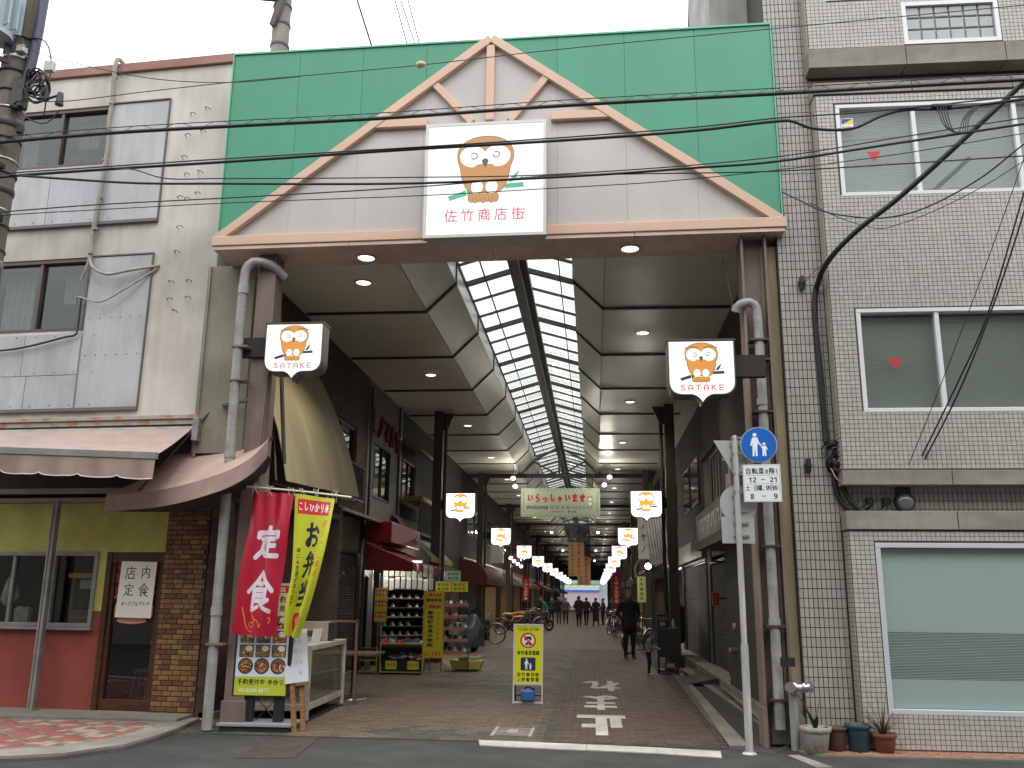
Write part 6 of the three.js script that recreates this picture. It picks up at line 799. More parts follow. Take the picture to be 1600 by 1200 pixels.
// ---------- flags, boards and furniture at the entrance ----------
{
  const lerpP = (P, t) => { const n = P.length - 1, k = Math.min(n - 1, Math.floor(t * n)), f = t * n - k; return P[k].map((x, i) => x + (P[k + 1][i] - x) * f); };
  const ease = (P) => { const c = new THREE.CatmullRomCurve3(P.map((p) => V(...p)), false, 'centripetal'); return (t) => c.getPoint(t); };
  const rod = thing('flag_rod', 'thin pale rod on which the red and yellow flags hang', 'rod'); part(rod, 'rod', tube([[-4.36, 2.93, -10.98], [-3.6, 2.86, -10.92], [-2.96, 2.78, -10.84]], 0.014, 8, 6), mat([0.62, 0.6, 0.45], 0.5));
  const ties = []; for (const [x, y] of [[-4.2, 2.9], [-4.0, 2.885], [-3.76, 2.87], [-3.62, 2.855], [-3.42, 2.84], [-3.2, 2.81]]) for (let i = 0; i < 3; i++) ties.push(tube([[x, y + 0.02, -10.92], [x + rr(-0.06, 0.06), y + rr(0.02, 0.07), -10.88], [x + rr(-0.08, 0.08), y + rr(-0.1, 0), -10.87]], 0.004, 6, 4)); tag(part(rod, 'string_ties', ties, M.whitePaint), null, null, null, 'stuff');
  const redT = canvasTex(420, 1100, (c, w, h) => {
    c.fillStyle = '#b41232'; c.fillRect(0, 0, w, h); c.lineCap = 'butt';
    glyph(c, '定', 105, 265, 240, 245, 40, '#e4dde4'); glyph(c, '食', 95, 610, 250, 290, 34, '#e4dde4');
    c.strokeStyle = '#f4a02a'; c.lineCap = 'round'; c.lineWidth = 7; const S = (p) => { c.beginPath(); c.moveTo(...p[0]); for (let i = 1; i < p.length - 1; i++) c.quadraticCurveTo(...p[i], (p[i][0] + p[i + 1][0]) / 2, (p[i][1] + p[i + 1][1]) / 2); c.lineTo(...p[p.length - 1]); c.stroke(); };
    S([[70, 860], [95, 940], [110, 1010], [140, 1060], [190, 1070]]); S([[140, 860], [165, 890], [170, 930], [205, 960], [190, 1000], [160, 980], [140, 1010], [165, 1040], [200, 1010]]); S([[205, 960], [240, 975], [250, 1040], [262, 1000]]); S([[330, 950], [345, 930], [350, 970], [335, 990]]); S([[320, 890], [350, 880], [345, 910]]);
  });
  const rL = ease([[-4.24, 2.87, -10.93], [-4.26, 2.4, -10.92], [-4.3, 1.98, -10.9], [-4.35, 1.5, -10.91], [-4.385, 1.13, -10.93]]), rR = ease([[-3.7, 2.83, -10.9], [-3.73, 2.4, -10.84], [-3.76, 1.98, -10.86], [-3.8, 1.5, -10.85], [-3.815, 1.11, -10.9]]);
  const red = thing('red_flag', 'red hanging flag with two large white characters beside the left column', 'flag'), cloth = (L, R, wv) => (u, v) => { const a = L(v), b = R(v); return [a.x + (b.x - a.x) * u, a.y + (b.y - a.y) * u, a.z + (b.z - a.z) * u + wv(u, v)]; };
  const pr = (t) => print(t, 0.42, { side: THREE.DoubleSide, transmission: 0.12, thickness: 0, clearcoat: 0.35, clearcoatRoughness: 0.25 });
  part(red, 'cloth', sheet(28, 50, cloth(rL, rR, (u, v) => 0.025 * Math.sin(u * 9 + v * 2.2) + 0.012 * Math.sin(u * 21 - v * 9)), (u, v) => [u, 1 - v]), pr(redT));
  const yelT = canvasTex(420, 1300, (c, w, h) => {
    c.fillStyle = '#c6ca26'; c.fillRect(0, 0, w, h); c.fillStyle = '#d3262c'; c.fillRect(40, 34, 340, 116); row(c, 'こしひかり米', 52, 56, 48, 70, 6, 8, '#f4f0ea');
    c.lineCap = 'butt'; column(c, 'お弁当', 138, 210, 165, 220, 40, 30, '#1b1f33'); column(c, 'ボリュ|ム満点', 322, 190, 56, 66, 12, 8, '#e0641c'); column(c, '味にも自信があります', 56, 420, 42, 46, 6, 6, '#26302a');
    c.fillStyle = '#c8202c'; c.beginPath(); c.moveTo(150, 1020); c.quadraticCurveTo(330, 980, 330, 1100); c.quadraticCurveTo(310, 1230, 200, 1270); c.quadraticCurveTo(120, 1180, 150, 1020); c.fill(); glyph(c, 'り', 170, 1060, 60, 110, 9, '#f0dcd0'); glyph(c, '用', 235, 1050, 70, 110, 9, '#f0dcd0');
  });
  const yL = ease([[-3.69, 2.83, -10.88], [-3.66, 2.3, -10.86], [-3.65, 1.83, -10.85], [-3.71, 1.42, -10.87], [-3.72, 1.14, -10.9]]), yR = ease([[-3.16, 2.76, -10.84], [-3.2, 2.3, -10.76], [-3.26, 1.95, -10.74], [-3.4, 1.45, -10.8], [-3.53, 1.1, -10.86]]);
  const yel = thing('yellow_flag', 'yellow hanging flag with large black characters, curling at its foot', 'flag'); part(yel, 'cloth', sheet(28, 50, cloth(yL, yR, (u, v) => 0.03 * Math.sin(u * 7 + v * 3) + 0.05 * v * Math.sin(u * 10)), (u, v) => [u, 1 - v]), pr(yelT));
  // lit menu stand
  const s = thing('menu_stand', 'black menu box on legs showing bento dishes under the red flag', 'sign', [-4.05, 0, -11.12], 1.5);
  part(s, 'case', [bc(-0.35, 0.37, 0.4, 1.75, -0.18, 0.0, 0.012)], M.black);
  const mt = canvasTex(640, 1330, (c, w, h) => {
    c.fillStyle = '#cfd6e6'; c.fillRect(0, 0, w, h); c.fillStyle = '#dfe6b8'; c.fillRect(0, 0, w, 380); c.fillStyle = '#c9452c'; c.fillRect(330, 30, 280, 90); row(c, '弁当', 360, 44, 90, 64, 30, 9, '#f2e9dc'); row(c, '御予約', 330, 160, 70, 80, 14, 10, '#20242c'); row(c, '受付用', 330, 270, 70, 80, 14, 10, '#20242c');
    const food = (x, y, a, b) => { const P = ['#8a3d22', '#b06a3a', '#5e2a1a', '#c9a06a', '#6b7a34', '#a8482e', '#d8c8a0', '#40221a']; for (let i = 0; i < 46; i++) { const q = rnd() * 6.28, r = Math.sqrt(rnd()); c.fillStyle = P[Math.floor(rnd() * 8)]; c.beginPath(); c.ellipse(x + a * 0.86 * r * Math.cos(q), y + b * 0.86 * r * Math.sin(q), rr(6, 16), rr(5, 12), rr(0, 3), 0, 7); c.fill(); } };
    for (let j = 0; j < 3; j++) for (let i = 0; i < 3; i++) { const x = 34 + i * 202, y = 400 + j * 170; c.fillStyle = '#22301f'; c.beginPath(); c.roundRect(x, y, 176, 148, 14); c.fill(); c.fillStyle = '#6f6a4a'; c.fillRect(x + 8, y + 8, 160, 132); food(x + 88, y + 90, 84, 60); c.fillStyle = '#e6e2da'; c.beginPath(); c.ellipse(x + 118, y + 44, 46, 34, 0, 0, 7); c.fill(); }
    for (let i = 0; i < 3; i++) { const x = 122 + i * 202; c.fillStyle = '#1c2016'; c.beginPath(); c.arc(x, 990, 94, 0, 7); c.fill(); c.fillStyle = '#7a5230'; c.beginPath(); c.arc(x, 990, 82, 0, 7); c.fill(); food(x, 990, 80, 80); }
    c.fillStyle = '#b4bf3a'; c.fillRect(0, 1112, w, 218); row(c, '予約受付中', 34, 1140, 62, 66, 8, 9, '#1c2420'); row(c, '手作り', 412, 1146, 60, 64, 8, 9, '#1c2420'); c.fillStyle = '#e0e4c8'; c.font = 'bold 60px serif'; c.fillText('03-6240-4877', 60, 1292, 520);
  });
  part(s, 'picture', panel(0.64, 1.33, 0.0, 1.08, 0.004), print(mt, 0.25, { clearcoat: 0.6 }));
  part(s, 'leg', [bc(-0.2, -0.09, 0.1, 0.42, -0.13, -0.04)], M.black); part(s, 'leg', [bc(0.17, 0.28, 0.1, 0.42, -0.13, -0.04)], M.black); part(s, 'platform', bc(-0.46, 0.44, 0.07, 0.105, -0.38, 0.12, 0.006), mat([0.26, 0.27, 0.27], 0.6)); part(s, 'skirt', bc(-0.43, 0.41, 0.0, 0.065, -0.35, 0.1, 0.004), M.black);
  part(s, 'brace', [tube([[-0.08, 0.38, -0.14], [0.18, 0.11, -0.14]], 0.006, 2, 5), tube([[-0.08, 0.11, -0.15], [0.18, 0.38, -0.15]], 0.006, 2, 5)], M.darkSteel);
  // glass sided display table behind
  const t = thing('display_table', 'white framed display table with a lower shelf behind the menu stand', 'table', [-4.16, 0, -12.75], 2); const wm = mat([0.6, 0.58, 0.5], 0.6, { t: T.grime, s: 0.8 });
  for (const [x, z] of [[-0.45, -0.95], [0.45, -0.95], [-0.45, 0.95], [0.45, 0.95]]) part(t, 'leg', bc(x - 0.03, x + 0.03, 0.05, 0.9, z - 0.03, z + 0.03, 0.005), wm);
  part(t, 'top_frame', [bc(-0.48, 0.48, 0.9, 0.97, -0.98, 0.98, 0.008)], wm); part(t, 'lower_shelf', bc(-0.46, 0.46, 0.16, 0.24, -0.96, 0.96, 0.006), wm); part(t, 'glass_side', bc(0.455, 0.46, 0.26, 0.88, -0.9, 0.9), glass(0.03, [0.8, 0.84, 0.82])); part(t, 'back_board', bc(-0.44, -0.42, 0.26, 0.9, -0.92, 0.92), M.darkWood); part(t, 'base', bc(-0.42, 0.42, 0, 0.05, -0.9, 0.9), M.black); part(t, 'inner_rail', bar([0.44, 0.55, -0.92], [0.44, 0.6, 0.92], 0.02, 0.02), M.greyAlu);
  const bxs = thing('cardboard_box', 'brown cardboard box with an open flap on the display table', 'box', [-4.02, 0.972, -13.1], 8); part(bxs, 'body', [bc(-0.22, 0.22, 0, 0.26, -0.18, 0.18, 0.004)], mat([0.42, 0.36, 0.27], 0.8, { t: T.mottle, s: 0.5 })); part(bxs, 'flap', bx(0.2, 0.005, 0.34, -0.3, 0.2, 0, 0).rotateZ(0.35), mat([0.36, 0.26, 0.16], 0.8)); part(bxs, 'stamp', bc(-0.08, 0.1, 0.06, 0.14, 0.181, 0.183), M.darkSteel); part(bxs, 'opening', bc(0.225, 0.3, 0.02, 0.25, -0.17, 0.17, 0.005), M.black);
  for (const [x, z, a, l] of [[-3.95, -12.3, 20, 'small white card leaning at the left on the display table'], [-3.8, -12.45, -15, 'small white card leaning at the right on the display table']]) { const k = thing('price_card', l, 'card', [x, 0.972, z], a); part(k, 'card', bx(0.14, 0.19, 0.006, 0, 0.095, 0).rotateX(-0.25), M.signWhite); part(k, 'back_foot', bx(0.1, 0.12, 0.006, 0, 0.06, -0.07).rotateX(0.25), M.dark); }
  // hand written board on wooden stakes
  const bt = canvasTex(220, 420, (c, w, h) => { c.fillStyle = '#c7ccd0'; c.fillRect(0, 0, w, h); c.lineCap = 'round'; row(c, '定食店', 46, 40, 38, 40, 6, 3, '#8a929a'); row(c, '手作り', 46, 130, 38, 40, 6, 3, '#8a929a'); row(c, '弁当中', 46, 230, 38, 40, 6, 3, '#8a929a'); row(c, '味', 130, 320, 38, 40, 6, 3, '#8a929a'); });
  const hb = thing('handwritten_board', 'pale handwritten board nailed to two wooden stakes leaning by the menu stand', 'sign', [-3.52, 0, -11.1], 6); hb.rotation.z = 0.14; hb.rotation.x = -0.12;
  part(hb, 'board', bx(0.29, 0.58, 0.02, 0, 0.86, 0.03, 0.004), M.signWhite); part(hb, 'writing', panel(0.28, 0.57, 0, 0.86, 0.042), print(bt, 0.7)); part(hb, 'stake', bx(0.06, 0.62, 0.045, -0.06, 0.3, 0, 0.004), M.wood); part(hb, 'stake', bx(0.055, 0.6, 0.045, 0.045, 0.31, -0.02, 0.004), M.wood); part(hb, 'cross_piece', bx(0.16, 0.05, 0.04, 0.06, 0.56, 0.02, 0.004), M.wood);
  // round table
  const rt = thing('pedestal_table', 'weathered table with a round metal foot beside the shutter', 'table', [-3.95, 0, -14.75]); part(rt, 'top', bx(1.05, 0.04, 0.75, 0, 0.7, 0, 0.008), mat([0.19, 0.15, 0.115], 0.8, { t: T.wood, s: 0.9 })); part(rt, 'pedestal', cyl(0.035, 0.035, 0.68, 0.1, 0.02, 0, 12), M.darkSteel); part(rt, 'foot', [cyl(0.25, 0.22, 0.03, 0.1, 0, 0, 24)], M.steel); part(rt, 'brace', tube([[-0.4, 0.68, 0], [0.08, 0.45, 0]], 0.012, 2, 5), M.darkSteel);
  const plank = thing('wooden_post', 'thin rusty post standing beside the display table', 'post', [-3.62, 0, -13.95]); part(plank, 'post', bc(-0.015, 0.015, 0, 1.25, -0.015, 0.015), mat([0.17, 0.09, 0.06], 0.8)); part(plank, 'rail', bar([-0.5, 1.22, 0], [0.02, 1.22, 0], 0.03, 0.03), mat([0.2, 0.11, 0.07], 0.8));
}
{ // pavement board of the pedestrian street
  const t = canvasTex(400, 860, (c, w, h) => {
    c.fillStyle = '#d9dc10'; c.fillRect(0, 0, w, h); c.fillStyle = '#22241c'; c.font = 'bold 58px sans-serif'; c.textAlign = 'center'; c.fillText('12:00~21:00', 200, 72, 330);
    c.fillStyle = '#e8e6dc'; c.beginPath(); c.arc(196, 220, 108, 0, 7); c.fill(); c.strokeStyle = '#d02c22'; c.lineWidth = 26; c.beginPath(); c.arc(196, 220, 106, 0, 7); c.stroke(); c.fillStyle = '#15151a'; c.fillRect(150, 160, 92, 40); c.fillRect(140, 184, 112, 16); c.beginPath(); c.arc(160, 208, 15, 0, 7); c.arc(232, 208, 15, 0, 7); c.fill(); c.beginPath(); c.arc(176, 276, 20, 0, 7); c.arc(224, 276, 20, 0, 7); c.fill(); c.fillRect(176, 240, 46, 22); c.beginPath(); c.arc(198, 226, 13, 0, 7); c.fill(); c.strokeStyle = '#d02c22'; c.lineWidth = 20; c.beginPath(); c.moveTo(124, 146); c.lineTo(268, 294); c.stroke();
    row(c, '歩行者用道路', 36, 376, 48, 62, 8, 9, '#16180f');
    c.fillStyle = '#132a58'; c.beginPath(); c.roundRect(88, 478, 222, 196, 22); c.fill(); person2(c, 200, 490, 176, '#eef2f0');
    row(c, '佐竹商店街', 36, 704, 54, 56, 14, 8, '#16180f'); row(c, '上野警察署', 36, 778, 54, 60, 14, 7, '#16180f');
  });
  const a = thing('pavement_board', 'yellow standing board with a no vehicles symbol in the middle of the paving', 'sign', [-1.03, 0, -14.5], 1);
  a.rotation.x = -0.06; const wm = mat([0.6, 0.6, 0.56], 0.5);
  part(a, 'frame', [bc(-0.235, -0.21, 0, 1.2, -0.02, 0.015, 0.004), bc(0.21, 0.235, 0, 1.2, -0.02, 0.015, 0.004), bc(-0.21, 0.21, 1.17, 1.2, -0.02, 0.015), bc(-0.21, 0.21, 0.29, 0.315, -0.02, 0.014), bc(-0.21, 0.21, 0.02, 0.045, -0.02, 0.014)], wm); part(a, 'plate', bc(-0.21, 0.21, 0.315, 1.17, -0.006, 0.004), wm); part(a, 'print', panel(0.418, 0.853, 0, 0.742, 0.006), print(t, 0.45));
  part(a, 'back_leg', [bar([-0.22, 1.15, -0.02], [-0.22, 0.0, -0.42], 0.025, 0.02), bar([0.22, 1.15, -0.02], [0.22, 0.0, -0.42], 0.025, 0.02), bar([-0.22, 0.12, -0.38], [0.22, 0.12, -0.38], 0.02, 0.02)], M.darkSteel);
  const w = thing('water_weight', 'blue plastic water weight at the foot of the yellow board', 'weight', [-1.03, 0.05, -14.52], 4); part(w, 'tank', new RoundedBoxGeometry(0.22, 0.17, 0.17, 3, 0.035).translate(0, 0.085, 0), mat([0.03, 0.14, 0.42], 0.4)); part(w, 'handle', [tube([[-0.05, 0.16, 0], [-0.04, 0.2, 0], [0.04, 0.2, 0], [0.05, 0.16, 0]], 0.012, 12, 6), cyl(0.025, 0.025, 0.03, 0.08, 0.165, 0.03, 10)], M.black);
}
function person2(c, x, y, s, col) { // walking adult and child pictogram in a box of height s
  c.fillStyle = col; const k = s / 100; c.save(); c.translate(x, y); c.scale(k, k);
  c.beginPath(); c.arc(-14, 10, 7.5, 0, 7); c.fill(); c.beginPath(); c.moveTo(-24, 20); c.lineTo(-4, 20); c.lineTo(2, 40); c.lineTo(12, 52); c.lineTo(8, 56); c.lineTo(-4, 42); c.lineTo(-6, 60); c.lineTo(-6, 94); c.lineTo(-13, 94); c.lineTo(-15, 62); c.lineTo(-18, 94); c.lineTo(-25, 94); c.lineTo(-24, 44); c.lineTo(-28, 54); c.lineTo(-33, 52); c.closePath(); c.fill();
  c.beginPath(); c.arc(20, 46, 5.5, 0, 7); c.fill(); c.beginPath(); c.moveTo(13, 54); c.lineTo(27, 54); c.lineTo(33, 68); c.lineTo(29, 70); c.lineTo(26, 64); c.lineTo(27, 94); c.lineTo(21, 94); c.lineTo(20, 78); c.lineTo(18, 94); c.lineTo(12, 94); c.lineTo(13, 66); c.lineTo(8, 58); c.closePath(); c.fill(); c.restore();
}
{ // road sign pole
  const p = thing('road_sign', 'white pole with a round blue pedestrian sign and plates, by the right gate column', 'sign', [1.64, 0, -10.42]); const wm = mat([0.66, 0.67, 0.66], 0.4, { t: T.grime, s: 0.9, sy: 2 });
  part(p, 'pole', [cyl(0.042, 0.042, 1.12, 0, 0, 0, 16), cyl(0.033, 0.033, 2.32, 0, 1.1, 0, 16), cyl(0.036, 0.02, 0.03, 0, 3.42, 0, 12), cyl(0.08, 0.06, 0.02, 0, 0, 0, 16)], wm);
  const rt = canvasTex(400, 400, (c) => { c.fillStyle = '#1261b8'; c.fillRect(0, 0, 400, 400); person2(c, 200, 52, 300, '#e8eef2'); });
  const disc = (r, x, y, z) => new THREE.CircleGeometry(r, 48).translate(x, y, z);
  const tr = -6 * RAD, rot = (g) => g.rotateY(tr).translate(0.03, 0, 0.04);
  const pl = part(p, 'round_sign', [rot(cyl(0.205, 0.205, 0.006, 0, 0, 0, 48).rotateX(Math.PI / 2).translate(0.23, 3.33, 0.0))], M.signWhite); part(pl, 'print', rot(disc(0.196, 0.23, 3.33, 0.0105)), print(rt, 0.35));
  const pt = canvasTex(520, 540, (c, w, h) => { c.fillStyle = '#dfe3e2'; c.fillRect(0, 0, w, h); c.strokeStyle = '#9aa2a4'; c.lineWidth = 6; c.strokeRect(10, 10, w - 20, h - 20); row(c, '自転車', 34, 46, 84, 90, 6, 11, '#20262c'); row(c, 'を', 306, 72, 52, 60, 4, 10, '#20262c'); row(c, '除', 364, 48, 78, 88, 4, 11, '#20262c'); row(c, 'く', 446, 62, 46, 70, 0, 11, '#20262c'); c.fillStyle = '#20262c'; c.fillRect(30, 152, 460, 4); c.fillRect(30, 278, 460, 4); c.font = 'bold 104px sans-serif'; c.textAlign = 'left'; c.fillText('12', 70, 258, 120); c.fillText('21', 366, 258, 120); c.fillRect(250, 212, 50, 12); row(c, '土・日曜、休日', 28, 298, 60, 80, -4, 9, '#20262c'); row(c, 'を', 402, 320, 34, 48, 0, 6, '#20262c'); row(c, '除く', 430, 304, 36, 72, 2, 6, '#20262c'); c.font = 'bold 110px sans-serif'; c.fillText('8', 84, 502, 70); c.fillText('9', 408, 502, 70); c.fillRect(250, 452, 50, 12); });
  const pl2 = part(p, 'time_plate', rot(new RoundedBoxGeometry(0.42, 0.43, 0.008, 2, 0.003).translate(0.245, 2.89, 0)), M.signWhite); part(pl2, 'print', rot(panel(0.41, 0.42, 0.245, 2.89, 0.0055)), print(pt, 0.35));
  const gm = mat([0.42, 0.44, 0.43], 0.45, { metal: 0.4 }); const bk = (g) => g.rotateY(4 * RAD).translate(0, 0, -0.05);
  part(p, 'triangle_plate', bk(extr([[-0.24, 3.4], [0.27, 3.4], [0.015, 2.94]], 0.006, 0.001)), gm); part(p, 'disc_plate', bk(cyl(0.215, 0.215, 0.006, 0, 0, 0, 40).rotateX(Math.PI / 2).translate(0.02, 2.67, 0)), gm); part(p, 'square_plate', bk(new RoundedBoxGeometry(0.37, 0.3, 0.008, 2, 0.003).translate(0.0, 2.37, 0)), gm);
  const cl = []; for (const y of [3.34, 3.18, 2.75, 2.58, 2.44, 2.3]) cl.push(bc(-0.055, 0.1, y - 0.012, y + 0.012, -0.048, -0.03), bc(-0.14, -0.11, y - 0.016, y + 0.016, -0.052, -0.04), bc(0.09, 0.12, y - 0.016, y + 0.016, -0.056, -0.04)); for (const y of [3.42, 3.24, 3.0, 2.8]) cl.push(bc(-0.04, 0.2, y - 0.012, y + 0.012, 0.0, 0.03)); tag(part(p, 'sign_clamps', cl, M.steel), null, null, null, 'stuff');
}
{ // hydrant and flower pots by the tiled wall
  const h = thing('fire_hose_inlet', 'shiny chrome fire hose inlet on a grey pipe at the tiled corner', 'hydrant', [2.21, 0, -10.72]); part(h, 'body', [new THREE.SphereGeometry(0.075, 20, 14).translate(-0.02, 0.66, 0.04), cyl(0.05, 0.05, 0.12, 0, 0, 0, 18).rotateX(1.57).rotateY(0.8).translate(0.0, 0.67, 0.04)], M.chrome); for (const [x, r] of [[0.02, 0.5], [-0.1, -0.6]]) part(h, 'outlet', [cyl(0.048, 0.052, 0.1, 0, 0, 0, 18).rotateX(1.45).rotateY(r + 0.5).translate(x + 0.03, 0.66, 0.07), cyl(0.058, 0.058, 0.03, 0, 0.1, 0, 18).rotateX(1.45).rotateY(r + 0.5).translate(x + 0.03, 0.66, 0.07)], M.chrome); part(h, 'pipe', [cyl(0.05, 0.05, 0.62, -0.02, 0, 0, 12)], M.pvc); part(h, 'wall_plate', bx(0.16, 0.1, 0.02, -0.06, 0.93, 0.02), M.black);
  const pot = (name, label, p, r0, r1, hgt, m, rim) => { const t = thing(name, label, 'plant pot', p); const pr = [[0, 0], [r0, 0], [r1 * 0.98, hgt - rim], [r1 * 1.1, hgt - rim], [r1 * 1.12, hgt], [r1 * 0.98, hgt], [r1 * 0.94, hgt - 0.04], [0, hgt - 0.045]].map(([a, b]) => new THREE.Vector2(a, b)); part(t, 'pot', new THREE.LatheGeometry(pr, 28), m); part(t, 'soil', cyl(r1 * 0.93, r1 * 0.93, 0.01, 0, hgt - 0.05, 0, 20), M.dark); return t; };
  const leaf = (a, len, w, lean, curl, y0, m, t, name = 'leaf') => part(t, name, thick(2, 10, (u, v) => { const k = (u - 0.5) * w * Math.sin(Math.PI * Math.min(1, 0.12 + v * 0.88)) * (1 - v * 0.3), d = lean * v + curl * v * v; return [Math.cos(a) * d * len - Math.sin(a) * k, y0 + len * v * (1 - 0.35 * curl * v), Math.sin(a) * d * len + Math.cos(a) * k]; }, 0.003, [0.3, 0.3, 0.9]), m);
  const gA = mat([0.05, 0.085, 0.05], 0.5, { side: 1 }), gB = mat([0.1, 0.12, 0.05], 0.6, { side: 1 }), gD = mat([0.2, 0.11, 0.06], 0.7, { side: 1 });
  const a = pot('potted_plant', 'white weathered pot with a few upright dark leaves', [2.36, 0.022, -10.5], 0.115, 0.15, 0.26, mat([0.5, 0.49, 0.44], 0.7, { t: T.rust, s: 0.3 }), 0.045);
  for (const [x, l, w, n, c] of [[3.4, 0.4, 0.06, 0.28, 0.1], [3.0, 0.52, 0.055, 0.25, 0.25], [0.4, 0.34, 0.08, 0.15, 0.05], [5, 0.22, 0.06, 0.5, 0.2], [1.6, 0.2, 0.06, 0.5, 0.3], [2.2, 0.28, 0.05, 0.4, 0.4]]) leaf(x, l, w, n, c, 0.22, gA, a);
  pot('potted_plant', 'empty brown pot behind the white one', [2.6, 0.022, -10.62], 0.09, 0.115, 0.25, mat([0.13, 0.075, 0.05], 0.7, { t: T.mottle, s: 0.4 }), 0.03);
  pot('potted_plant', 'dark blue green empty pot between brown and terracotta pots', [2.83, 0.022, -10.6], 0.1, 0.125, 0.28, mat([0.02, 0.06, 0.075], 0.45), 0.035);
  const d = pot('potted_plant', 'terracotta pot with a dry spiky brown and green plant', [3.09, 0.022, -10.58], 0.095, 0.125, 0.2, mat([0.25, 0.085, 0.045], 0.7, { t: T.mottle, s: 0.3 }), 0.04);
  const lv = []; for (let i = 0; i < 46; i++) { const q = rnd() * 6.28, l = rr(0.14, 0.34), n = rr(0.2, 1.0); lv.push([q, l, n]); } lv.forEach(([q, l, n], i) => leaf(q, l, 0.014, n, rr(0, 0.5), 0.16, i % 3 ? gD : gB, d)); for (let i = 0; i < 3; i++) part(d, 'stem', tube([[0, 0.16, 0], [0.05 * i - 0.08, 0.4, 0.02], [0.09 * i - 0.12, 0.5 + 0.06 * i, 0.0]], 0.004, 8, 4), gD);
}
{ // shoe shop racks and signs
  const wire = mat([0.5, 0.42, 0.08], 0.5), shoeW = mat([0.66, 0.66, 0.62], 0.55), shoeR = mat([0.4, 0.05, 0.06], 0.5), shoeB = mat([0.05, 0.08, 0.2], 0.5), shoeK = mat([0.03, 0.03, 0.032], 0.4);
  const sole = extr([[-0.13, -0.03], [-0.1, -0.042], [0.02, -0.04], [0.1, -0.045], [0.14, -0.02], [0.14, 0.02], [0.1, 0.045], [0.02, 0.036], [-0.1, 0.04], [-0.13, 0.03]], 0.022).rotateX(-Math.PI / 2), upper = new THREE.SphereGeometry(0.05, 14, 10); { const q = upper.attributes.position; for (let i = 0; i < q.count; i++) { let x = q.getX(i) * 2.6, y = q.getY(i), z = q.getZ(i) * 0.86; if (y < 0) y *= 0.3; y *= x > 0.02 ? 0.75 : 1.5; q.setXYZ(i, x, y + 0.024, z); } upper.computeVertexNormals(); }
  const mkShoe = (m, label, group) => { const s = thing('shoe', label, 'shoe', [0, 0, 0], 0, group); part(s, 'upper', upper, m); part(s, 'sole', sole, M.signWhite); part(s, 'opening', new THREE.SphereGeometry(0.03, 10, 6).scale(1.3, 0.3, 0.9).translate(-0.06, 0.092, 0), M.dark); return s; };
  const rack = thing('shoe_rack', 'wire shelf rack full of white indoor shoes under the red awning', 'rack', [-4.25, 0, -20.5], 24);
  for (const [x, z] of [[-0.55, -0.2], [0.55, -0.2], [-0.55, 0.2], [0.55, 0.2]]) part(rack, 'upright', bc(x - 0.012, x + 0.012, 0, 2.1, z - 0.012, z + 0.012), M.steel);
  part(rack, 'back_board', bc(-0.54, 0.54, 0.3, 2.05, -0.19, -0.18), M.dark); for (let k = 0; k < 6; k++) part(rack, 'shelf', [bc(-0.55, 0.55, 0.74 + k * 0.2, 0.752 + k * 0.2, -0.18, 0.18), bc(-0.55, 0.55, 0.74 + k * 0.2, 0.77 + k * 0.2, 0.18, 0.192)], k % 2 ? M.darkSteel : M.steel);
  let first; const q = 24 * RAD, R2 = (x, y, z) => [-4.25 + x * Math.cos(q) + z * Math.sin(q), y, -20.5 - x * Math.sin(q) + z * Math.cos(q)];
  for (let k = 0; k < 5; k++) for (let i = 0; i < 6; i++) { if ((k === 3 && i === 2) || (k === 1 && i === 4)) continue; const p = R2(-0.45 + i * 0.18, 0.753 + k * 0.2, 0.02), m = 24 - 90 + rr(-8, 8); const lb = ORD[i] + ' white shoe from the left on the ' + ['lowest', 'second lowest', 'middle', 'second highest', 'highest'][k] + ' shelf of the wire rack'; if (!first) { first = mkShoe(shoeW, lb, 'white shoes on the wire rack'); first.position.set(...p); first.rotation.y = m * RAD; } else copyOf(first, p, m, lb); }
  const fl = thing('strip_lamp', 'fluorescent tube lighting the shoe racks under the red awning', 'lamp', [-4.35, 2.34, -19.75], 0); part(fl, 'tube', tube([[-0.6, 0, 0], [0.6, 0, 0]], 0.016, 2, 8), new THREE.MeshPhysicalMaterial({ color: C(0.1, 0.1, 0.1), emissive: C(1, 0.98, 0.9), emissiveIntensity: 5 })); part(fl, 'housing', bx(1.26, 0.03, 0.07, 0, 0.035, 0), M.signWhite); { const l = new THREE.RectAreaLight(new THREE.Color(1, 0.97, 0.88), 60, 1.2, 0.05); l.name = 'strip_light'; l.position.set(0, -0.025, -0.01); l.rotation.x = -0.95; fl.add(l); }
  const pack = thing('sock_packet', 'first packet from the left in the upper row above the wire shoe rack', 'packet', R2(-0.5, 2.28, 0.2), 24, 'packets hanging above the shoe rack'); part(pack, 'packet', bx(0.1, 0.24, 0.015, 0, -0.14, 0, 0.004), mat([0.5, 0.5, 0.42], 0.25, { t: T.mottle, s: 0.1 })); part(pack, 'card', bx(0.1, 0.05, 0.017, 0, -0.03, 0), M.signWhite); part(pack, 'hook', tube([[0, 0, 0], [0, 0.03, 0]], 0.003, 2, 4), M.steel);
  for (let j = 0; j < 2; j++) for (let i = 0; i < 9; i++) if (i || j) copyOf(pack, R2(-0.5 + i * 0.13, 2.28 - j * 0.27 + rr(-0.02, 0.02), 0.2 + j * 0.05), 24 + rr(-14, 14), ORD[i] + ' packet from the left in the ' + (j ? 'lower' : 'upper') + ' row above the wire shoe rack');
